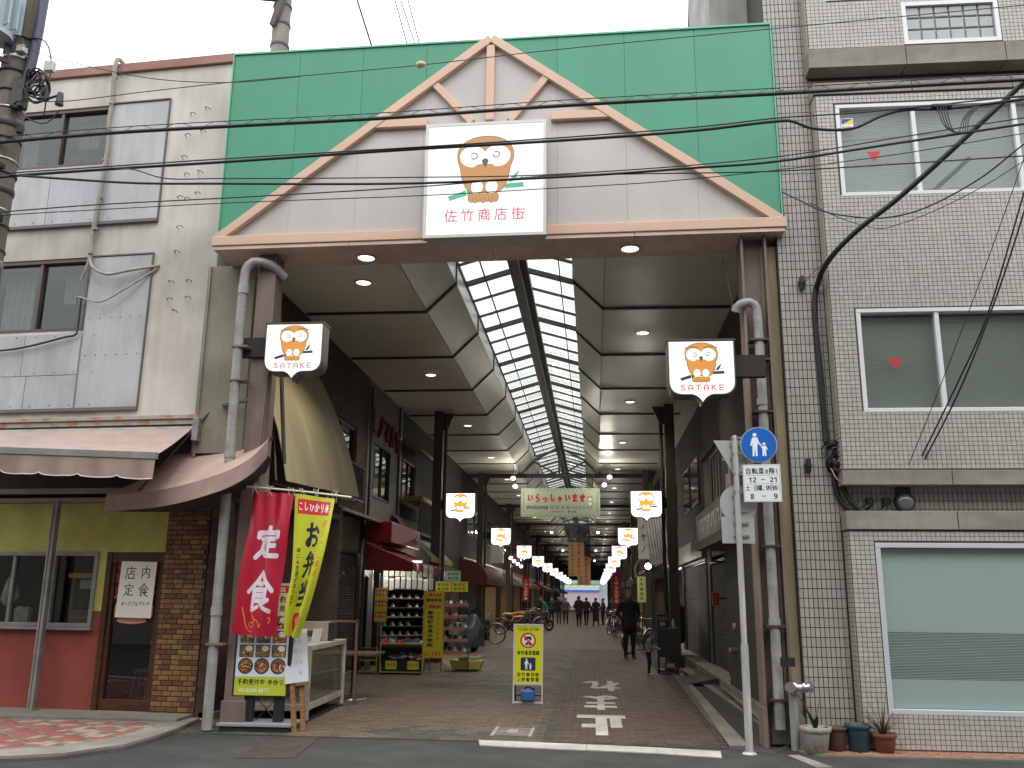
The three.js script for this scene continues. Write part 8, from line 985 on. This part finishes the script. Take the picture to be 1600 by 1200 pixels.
// the figure faces +z; hands stay in the pockets unless a reach is given
function makePerson(label, pos, turn, o) {
  const t = thing('person', label, 'person', pos, turn), h = o.h ?? 1.7, k = h / 1.72, P = (x, y, z) => [x * k, y * k, z * k], b = [], coat = o.coat, tr = o.trousers, sk = o.skin ?? [0.42, 0.27, 0.2], sh = o.shoe ?? [0.02, 0.02, 0.02], st = o.stride ?? 0, ln = o.lean ?? 0;
  const add = (a, c, ra, rb, col, s, kb) => b.push({ a, b: c, ra: ra * k, rb: rb * k, c: col, s, k: kb });
  const hipY = 0.9, L = (y) => ln * Math.max(0, y - hipY);
  add(P(0, 0.95, L(0.95)), P(0, 1.12, L(1.12)), 0.145, 0.14, coat, [1.12, 1, 0.82]); add(P(0, 1.12, L(1.12)), P(0, 1.36, L(1.36)), 0.15, 0.155, coat, [1.2, 1, 0.82]); add(P(-0.12, 1.41, L(1.41)), P(0.12, 1.41, L(1.41)), 0.085, 0.085, coat);
  if (o.hem) add(P(0, 0.95, L(0.95)), P(0, o.hem, 0), 0.155, 0.17, coat, [1.15, 1, 0.9]);
  for (const s of [-1, 1]) {
    const f = s * st, kn = P(s * 0.1, 0.5, f * 0.55 + 0.03), an = P(s * 0.1, 0.09 + Math.max(0, -f) * 0.25, f - (f < 0 ? 0.06 : 0)); add(P(s * 0.095, 0.9, 0), kn, 0.095, 0.062, tr); add(kn, an, 0.064, 0.046, tr); add([an[0], an[1] - 0.045 * k, an[2] - 0.03 * k], [an[0] + s * 0.01, an[1] - 0.055 * k, an[2] + 0.15 * k], 0.042, 0.034, sh, [0.95, 0.85, 1]);
    const shd = P(s * 0.19, 1.4, L(1.4)), el = o.reach ? P(s * 0.21, 1.15, 0.16 + L(1.15)) : o.swing ? P(s * 0.25, 1.13, -f * 0.35 + L(1.13)) : P(s * 0.29, 1.14, -0.06 + L(1.14)), ha = o.reach ? P(s * 0.1, 1.1, 0.38 + L(1.1)) : o.swing ? P(s * 0.26, 0.92, -f * 0.5 + 0.1) : P(s * 0.19, 0.97, 0.08 + L(0.97)); add(shd, el, 0.064, 0.05, coat); add(el, ha, 0.052, 0.04, coat);
    if (o.reach || o.swing) { const d = o.reach ? [0, 0, 1] : [0, -1, 0.25], q = o.reach ? [1, 0, 0] : [0, 0, 1], m = (p, e, f2) => [p[0] + (d[0] * e + q[0] * f2) * k, p[1] + (d[1] * e + q[1] * f2 - (o.reach ? e * 0.2 : 0)) * k, p[2] + (d[2] * e + q[2] * f2) * k]; add(ha, m(ha, 0.07, 0), 0.03, 0.036, sk, [0.8, 1, 1]); [[-0.03, 0.13], [-0.01, 0.15], [0.01, 0.145], [0.03, 0.12]].forEach(([x, l]) => { add(m(ha, 0.07, x), m(ha, l - 0.03, x * 1.1), 0.011, 0.01, sk, undefined, 0.006); add(m(ha, l - 0.03, x * 1.1), m(ha, l, x * 0.9), 0.01, 0.008, sk, undefined, 0.004); }); add(m(ha, 0.02, -0.03 * s), m(ha, 0.08, -0.06 * s), 0.013, 0.01, sk, undefined, 0.008); }
  }
  const hz = L(1.6) + 0.02, hs = o.head ?? 1; add(P(0, 1.42, L(1.42)), P(0, 1.52, hz), 0.055, 0.05, sk); add(P(0, 1.57, hz + 0.03), P(0, 1.635, hz - 0.005), 0.07 * hs, 0.094 * hs, sk, [0.9, 1.05, 1]); add(P(0, 1.6, hz + 0.1 * hs), P(0, 1.572, hz + 0.118 * hs), 0.011, 0.016, sk, undefined, 0.012); for (const s of [-1, 1]) add(P(s * 0.083 * hs, 1.6, hz), P(s * 0.088 * hs, 1.57, hz), 0.022, 0.014, sk, [0.4, 1, 0.7], 0.01); if (o.collar) add(P(-0.05, 1.47, L(1.47)), P(0.05, 1.47, L(1.47)), 0.06, 0.06, o.collar);
  const body = new THREE.Mesh(skin(b, o.cell ?? 0.018), skinMat); body.name = 'body'; body.castShadow = body.receiveShadow = true; t.add(body);
  const hc = o.hair ?? [0.015, 0.013, 0.012], hg = new THREE.SphereGeometry(0.103 * k * hs, 18, 14), hp = hg.attributes.position; for (let i = 0; i < hp.count; i++) { const x = hp.getX(i), y = hp.getY(i), z = hp.getZ(i), cut = z > 0.02 * k && y < 0.045 * k ? 0.8 : 1, f = 1 + 0.03 * Math.sin(x * 220 + y * 90); hp.setXYZ(i, x * 0.94 * cut * f, (y < -0.03 * k ? y * (o.long ? 1.8 : 0.75) : y) * 1.03, (z > 0 && y < 0.05 * k ? z * 0.55 : z * 1.04) * f); } hg.computeVertexNormals(); part(t, 'hair', at(hg, 0, 1.645 * k, (hz - 0.02) * k), mat(hc, 0.6));
  for (const s of [-1, 1]) part(t, 'eye', new THREE.SphereGeometry(0.011 * k, 8, 6).translate(s * 0.033 * k * hs, 1.612 * k, (hz + 0.083 * hs) * k), M.black); part(t, 'mouth', bx(0.04 * k, 0.007 * k, 0.01 * k, 0, 1.542 * k, (hz + 0.093 * hs) * k), mat([0.25, 0.09, 0.08], 0.6));
  return t;
}
{
  const K = [0.012, 0.012, 0.013], man = makePerson('person in a black coat and dark trousers standing on the right of the paving', [0.95, 0.012, -25.65], 12, { h: 1.8, coat: K, trousers: [0.016, 0.016, 0.018], cell: 0.013, hem: 0.78, collar: [0.03, 0.02, 0.02], skin: [0.25, 0.155, 0.115] });
  for (const s of [-1, 1]) part(man, 'trouser_stripe', tube([[s * 0.15, 0.8, 0.0], [s * 0.145, 0.5, 0.04], [s * 0.13, 0.12, 0.02]], 0.006, 12, 5), mat([0.12, 0.12, 0.13], 0.5));
  const kid = makePerson('small child in a grey patterned jacket and white shoes facing the black cart', [1.16, 0.012, -20.35], 78, { h: 0.86, head: 1.5, coat: [0.19, 0.2, 0.2], trousers: [0.014, 0.014, 0.016], shoe: [0.5, 0.52, 0.5], hair: [0.06, 0.045, 0.035], reach: 1, cell: 0.01, lean: 0.12, skin: [0.35, 0.22, 0.16] });
  part(kid, 'jacket_stripe', [0.5, 0.56, 0.62].map((y, i) => new THREE.TorusGeometry(0.094, 0.006, 6, 28).scale(1, 0.8, 1).rotateX(Math.PI / 2).translate(0, y, 0.012)), mat([0.55, 0.57, 0.57], 0.7));
  makePerson('person in a dark coat walking in the middle of the far group', [-0.86, 0.012, -53.2], 175, { coat: [0.025, 0.02, 0.018], trousers: K, stride: 0.12, cell: 0.026, hem: 0.72 });
  makePerson('person in a dark brown coat half behind the walker in the middle', [-0.45, 0.012, -54.4], 170, { h: 1.62, coat: [0.04, 0.028, 0.02], trousers: K, stride: 0.2, cell: 0.026, swing: 1 });
  makePerson('person in a light brown jacket walking left of the middle of the far group', [-1.72, 0.012, -56.5], 8, { h: 1.58, coat: [0.12, 0.08, 0.05], trousers: K, stride: 0.1, cell: 0.026 });
  makePerson('person in black beside the light brown jacket, leftmost of the walkers', [-2.2, 0.012, -58], 0, { h: 1.66, coat: K, trousers: [0.03, 0.02, 0.02], stride: 0.08, cell: 0.026 });
  makePerson('person in a long dark coat, rightmost of the far walkers', [0.1, 0.012, -53.4], 200, { h: 1.6, coat: [0.016, 0.014, 0.016], trousers: K, stride: 0.15, cell: 0.026, hem: 0.5 });
  makePerson('person in a turquoise top bending at the left shops far inside', [-2.92, 0.012, -57.5], 290, { h: 1.56, coat: [0.03, 0.28, 0.24], trousers: [0.05, 0.045, 0.04], lean: 0.45, cell: 0.026, swing: 1 });
  makePerson('person in a black jacket standing left of the turquoise top', [-3.2, 0.012, -54.5], 100, { h: 1.68, coat: [0.014, 0.013, 0.015], trousers: K, cell: 0.026 });
  makePerson('shop keeper in a dark top standing under the green awning by the bulb', [-4.75, 0.012, -23.9], 40, { h: 1.62, coat: [0.02, 0.02, 0.03], trousers: K, cell: 0.02 });
  makePerson('person in a grey coat behind the leftmost walker, near the left shops', [-2.75, 0.012, -60], 10, { h: 1.6, coat: [0.05, 0.05, 0.055], trousers: K, stride: 0.1, cell: 0.028 });
  makePerson('person in a dark red coat at the right stalls beyond the red banner', [0.55, 0.012, -56.5], 250, { h: 1.58, coat: [0.08, 0.015, 0.018], trousers: K, cell: 0.028 });
  makePerson('person in black bending at the right shops by the fruit stall', [0.75, 0.012, -51], 80, { h: 1.6, coat: K, trousers: K, lean: 0.3, cell: 0.028 });
  makePerson('person in a navy jacket far behind the middle walkers', [-1.2, 0.012, -70], 185, { h: 1.66, coat: [0.02, 0.025, 0.04], trousers: K, stride: 0.12, cell: 0.03 });
  // bicycles
  const bike = (label, p, turn, frame, o = {}) => {
    const t = thing('bicycle', label, 'bicycle', p, turn), fm = mat(frame, 0.35, { metal: 0.3 }), R = 0.325;
    for (const x of [-0.54, 0.54]) { const w = part(t, 'wheel', new THREE.TorusGeometry(R, 0.02, 8, 40).translate(x, R + 0.02, 0), M.rubber); part(w, 'rim', new THREE.TorusGeometry(R - 0.022, 0.012, 6, 40).translate(x, R + 0.02, 0), M.chrome); const sp = []; for (let i = 0; i < 16; i++) { const a = i / 16 * 6.283; sp.push(tube([[x, R + 0.02, (i % 2 ? 0.03 : -0.03)], [x + (R - 0.03) * Math.cos(a), R + 0.02 + (R - 0.03) * Math.sin(a), 0]], 0.0022, 1, 3)); } sp.push(cyl(0.022, 0.022, 0.08, 0, -0.04, 0, 10).rotateX(1.571).translate(x, R + 0.02, 0)); tag(part(w, 'spokes', sp, M.steel), null, null, null, 'stuff'); part(t, 'mudguard', new THREE.TorusGeometry(R + 0.04, 0.022, 5, 24, 2.3).scale(1, 1, 1.4).rotateZ(x < 0 ? 0.9 : 0.3).translate(x, R + 0.02, 0), M.steel); }
    const q = R + 0.02; part(t, 'frame', [tube([[0.5, q + 0.02, 0.05], [0.44, q + 0.28, 0.05], [0.42, q + 0.36, 0]], 0.012, 8, 6), tube([[0.54, q, -0.05], [0.44, q + 0.28, -0.05], [0.42, q + 0.36, 0]], 0.012, 8, 6), tube([[0.38, q + 0.52, 0], [0.43, q + 0.3, 0]], 0.02, 2, 8), tube([[0.42, q + 0.32, 0], [0.2, q + 0.08, 0], [-0.05, q - 0.05, 0]], 0.019, 14, 8), tube([[-0.05, q - 0.05, 0], [-0.2, q + 0.42, 0]], 0.016, 2, 8), tube([[-0.16, q + 0.26, 0.04], [-0.54, q, 0.05]], 0.01, 2, 6), tube([[-0.16, q + 0.26, -0.04], [-0.54, q, -0.05]], 0.01, 2, 6), tube([[-0.05, q - 0.05, 0.04], [-0.54, q, 0.05]], 0.01, 2, 6), tube([[-0.05, q - 0.05, -0.04], [-0.54, q, -0.05]], 0.01, 2, 6)], fm);
    part(t, 'handlebar', [tube([[0.38, q + 0.5, 0], [0.36, q + 0.66, 0]], 0.012, 2, 6), tube([[0.14, q + 0.66, 0.27], [0.3, q + 0.68, 0.24], [0.38, q + 0.66, 0.08], [0.38, q + 0.66, -0.08], [0.3, q + 0.68, -0.24], [0.14, q + 0.66, -0.27]], 0.011, 24, 6)], M.chrome); part(t, 'saddle', new THREE.SphereGeometry(0.12, 16, 10).scale(1.1, 0.4, 0.8).translate(-0.24, q + 0.5, 0), M.black); part(t, 'seat_post', tube([[-0.19, q + 0.4, 0], [-0.23, q + 0.48, 0]], 0.013, 2, 6), M.chrome); part(t, 'chain_guard', [new THREE.TorusGeometry(0.09, 0.012, 6, 24).translate(-0.05, q - 0.05, 0.05), bar([-0.05, q + 0.03, 0.05], [-0.5, q + 0.04, 0.05], 0.02, 0.03)], M.darkSteel); part(t, 'pedal', bx(0.09, 0.02, 0.08, 0.07, q - 0.16, 0.12), M.black); part(t, 'crank', bar([-0.05, q - 0.05, 0.07], [0.07, q - 0.16, 0.08], 0.015, 0.02), M.steel);
    if (o.basket) { const g = []; for (let i = 0; i < 7; i++) g.push(bc(0.5 + i * 0.045, 0.506 + i * 0.045, q + 0.36, q + 0.62, 0.15, 0.156), bc(0.5 + i * 0.045, 0.506 + i * 0.045, q + 0.36, q + 0.62, -0.156, -0.15), bc(0.78, 0.786, q + 0.36, q + 0.62, -0.15 + i * 0.05, -0.144 + i * 0.05)); for (const y of [0.36, 0.45, 0.54, 0.62]) g.push(bc(0.5, 0.786, q + y, q + y + 0.008, 0.15, 0.157), bc(0.5, 0.786, q + y, q + y + 0.008, -0.157, -0.15), bc(0.779, 0.787, q + y, q + y + 0.008, -0.15, 0.15), bc(0.5, 0.507, q + y, q + y + 0.008, -0.15, 0.15)); g.push(bc(0.5, 0.786, q + 0.355, q + 0.36, -0.15, 0.15)); tag(part(t, 'basket', g, M.steel), null, null, null, 'stuff'); }
    part(t, 'stand', tube([[-0.5, q, 0.06], [-0.58, 0.01, 0.14]], 0.01, 2, 5), M.steel); if (o.rack) part(t, 'rear_rack', [bc(-0.78, -0.36, q + 0.36, q + 0.375, -0.07, 0.07), tube([[-0.54, q, 0.06], [-0.62, q + 0.36, 0.06]], 0.006, 2, 5)], M.steel); return t;
  };
  bike('silver bicycle with its front wheel towards the middle, nearest on the left', [-3.95, 0.012, -32.2], 6, [0.16, 0.17, 0.18], { rack: 1 });
  bike('dark bicycle standing behind the covered scooter on the left', [-4.15, 0.012, -29.6], 62, [0.05, 0.06, 0.09], { basket: 1 });
  bike('black bicycle parked left of the fruit shop, seen across the street', [-3.55, 0.012, -40.6], -8, [0.03, 0.03, 0.035], { basket: 1 });
  bike('grey bicycle parked beyond the black one on the left', [-3.0, 0.012, -42.4], 24, [0.1, 0.1, 0.1], { basket: 1, rack: 1 });
  bike('bicycle with a front basket on the right edge, farthest from the standing person', [0.75, 0.012, -43], 78, [0.05, 0.05, 0.06], { basket: 1 });
  bike('bicycle with a blue frame parked on the right before the warm shop', [1.15, 0.012, -36.5], 84, [0.04, 0.08, 0.2], { basket: 1 });
  bike('black bicycle leaning directly behind the standing person', [1.35, 0.012, -28.2], 52, [0.02, 0.02, 0.022], { rack: 1 });
  { const c = bike('grey bicycle in the row parked along the left shops beyond the scooter', [-3.5, 0.012, -49], 70, [0.07, 0.07, 0.075], { basket: 1 }); c.userData.group = 'row of bicycles along the left shops'; for (const [x, z, a] of [[-3.3, -51, 60], [-3.45, -55, 75]]) copyOf(c, [x, 0.012, z], a); const d = bike('dark bicycle in the row parked along the right shops near the red banner', [0.95, 0.012, -46.2], 100, [0.05, 0.04, 0.04], { basket: 1 }); d.userData.group = 'row of bicycles along the right shops'; for (const [x, z, a] of [[1.0, -50, 85], [0.9, -40, 96], [1.2, -33.5, 80]]) copyOf(d, [x, 0.012, z], a); }
  { const r = thing('clothes_rack', 'rack of dark garments standing before the right shops behind the black cart', 'rack', [2.15, 0.03, -24.8], 82); part(r, 'rail', tube([[-0.8, 1.55, 0], [0.8, 1.55, 0]], 0.016, 2, 6), M.steel); for (const x of [-0.78, 0.78]) part(r, 'leg', [bc(x - 0.015, x + 0.015, 0, 1.55, -0.015, 0.015), bc(x - 0.015, x + 0.015, 0, 0.03, -0.25, 0.25)], M.steel); for (let i = 0; i < 14; i++) { const x = -0.7 + i * 0.105, h = rr(0.75, 1.05); part(r, 'garment', extr([[-0.2, -h], [0.2, -h], [0.21, -0.12], [0.05, 0], [-0.05, 0], [-0.21, -0.12]], 0.06, 0.012).rotateY(Math.PI / 2 + rr(-0.15, 0.15)).translate(x, 1.5, 0), mat([[0.03, 0.03, 0.035], [0.05, 0.03, 0.03], [0.02, 0.03, 0.05], [0.08, 0.075, 0.07]][i % 4], 0.9)); } }
  { const r = thing('flower_stand', 'stand of dark potted greenery before the left wall beyond the covered scooter', 'stand', [-4.4, 0.012, -34.5], 80); part(r, 'shelf', [bc(-0.8, 0.8, 0.3, 0.34, -0.3, 0.3), bc(-0.8, 0.8, 0.7, 0.74, -0.3, 0.0)], M.darkWood); for (const x of [-0.78, 0.78]) part(r, 'side_board', bc(x - 0.02, x + 0.02, 0, 0.7, -0.3, 0.3), M.darkWood); const lf = []; for (let i = 0; i < 220; i++) { const x = rr(-0.75, 0.75), t = i % 2; lf.push(new THREE.PlaneGeometry(0.07, 0.12).rotateX(rr(-1, 1)).rotateY(rr(0, 6)).translate(x, (t ? 0.85 : 0.45) + rr(0, 0.28), (t ? -0.15 : 0.15) + rr(-0.12, 0.12))); } tag(part(r, 'foliage', lf, mat([0.03, 0.055, 0.025], 0.6, { side: 1 })), null, null, null, 'stuff'); }
  // covered scooter
  const s = thing('covered_scooter', 'scooter under a dark grey blue cover on the left beside the shoe racks', 'scooter', [-3.85, 0.012, -27.2], 65); const f = (u, v) => { const x = -0.85 + 1.7 * u, hgt = 0.62 + 0.42 * Math.exp(-Math.pow((u - 0.8) / 0.16, 2)) + 0.2 * Math.exp(-Math.pow((u - 0.3) / 0.2, 2)), a = (v - 0.5) * Math.PI * 1.08, w = 0.3 * (0.75 + 0.25 * Math.sin(u * 3.14)) * (u < 0.02 || u > 0.98 ? 0.3 : 1); const fold = 1 + 0.07 * Math.sin(u * 34 + v * 6) + 0.05 * Math.sin(v * 30 + u * 9); const c = Math.cos(a); return [x, 0.16 + (hgt - 0.1) * Math.pow(Math.max(0, c), 0.45), Math.sin(a) * w * fold + 0.02 * Math.sin(u * 20)]; };
  part(s, 'cover', thick(60, 40, f, 0.004, [0, 1, 0]), mat([0.045, 0.055, 0.075], 0.38, { side: 1 })); for (const x of [-0.58, 0.6]) part(s, 'wheel', new THREE.TorusGeometry(0.17, 0.055, 10, 28).translate(x, 0.22, 0), M.rubber); part(s, 'stand', tube([[0, 0.3, 0.1], [0.02, 0.01, 0.2]], 0.014, 2, 6), M.steel);
  const sc = thing('motor_scooter', 'black motor scooter with a large wheel parked beyond the bicycles on the left', 'scooter', [-2.75, 0.012, -45.5], 30); for (const x of [-0.55, 0.6]) { const w = part(sc, 'wheel', new THREE.TorusGeometry(0.22, 0.065, 10, 28).translate(x, 0.285, 0), M.rubber); part(w, 'hub', cyl(0.1, 0.1, 0.08, 0, -0.04, 0, 14).rotateX(1.571).translate(x, 0.285, 0), M.steel); } part(sc, 'body', [new RoundedBoxGeometry(0.75, 0.3, 0.3, 3, 0.1).translate(-0.4, 0.6, 0), new RoundedBoxGeometry(0.45, 0.1, 0.3, 2, 0.04).translate(0.1, 0.36, 0), new RoundedBoxGeometry(0.12, 0.6, 0.36, 3, 0.05).rotateZ(0.3).translate(0.42, 0.66, 0)], M.black); part(sc, 'seat', new RoundedBoxGeometry(0.62, 0.1, 0.26, 3, 0.045).translate(-0.34, 0.79, 0), M.rubber); part(sc, 'handlebar', [tube([[0.36, 0.95, 0.32], [0.42, 1.0, 0.1], [0.42, 1.0, -0.1], [0.36, 0.95, -0.32]], 0.016, 14, 6), tube([[0.42, 1, 0], [0.6, 0.3, 0]], 0.03, 2, 8)], M.darkSteel); part(sc, 'headlight', new THREE.SphereGeometry(0.08, 14, 10).translate(0.5, 0.92, 0), M.chrome);
  // fruit stalls far in
  const stall = (label, p, turn) => { const a = thing('fruit_stall', label, 'stall', p, turn); const or = mat([0.6, 0.24, 0.03], 0.5), gr = mat([0.55, 0.5, 0.1], 0.5), rd = mat([0.5, 0.06, 0.03], 0.5); part(a, 'table', bc(-1.6, 1.6, 0.4, 0.5, -0.5, 0.5), M.wood); part(a, 'trestle', [bc(-1.5, 1.5, 0, 0.4, -0.4, 0.3)], M.darkWood); for (let j = 0; j < 2; j++) for (let i = 0; i < 5; i++) { const c = part(a, 'crate', [bc(-1.55 + i * 0.63, -0.98 + i * 0.63, 0.52 + j * 0.14, 0.6 + j * 0.14, 0.02 - j * 0.5, 0.48 - j * 0.5, 0.01)], M.wood); const fr = []; for (let k = 0; k < 24; k++) fr.push(new THREE.IcosahedronGeometry(0.05, 1).translate(-1.48 + i * 0.63 + (k % 6) * 0.088, 0.63 + j * 0.14 + rr(0, 0.03), 0.08 - j * 0.5 + Math.floor(k / 6) * 0.11)); tag(part(c, 'fruit', fr, [or, gr, or, rd][(i + j) % 4]), null, null, null, 'stuff'); } return a; };
  stall('stall of orange and yellow fruit in crates before the bright grocer on the left', [-3.85, 0.012, -47.6], 80); stall('farther stall of fruit in crates on the left', [-3.75, 0.012, -52.5], 84); stall('stall of red and orange fruit on the right by the tall red banner', [1.45, 0.012, -48.2], -82);
}

renderer.render(scene, camera);
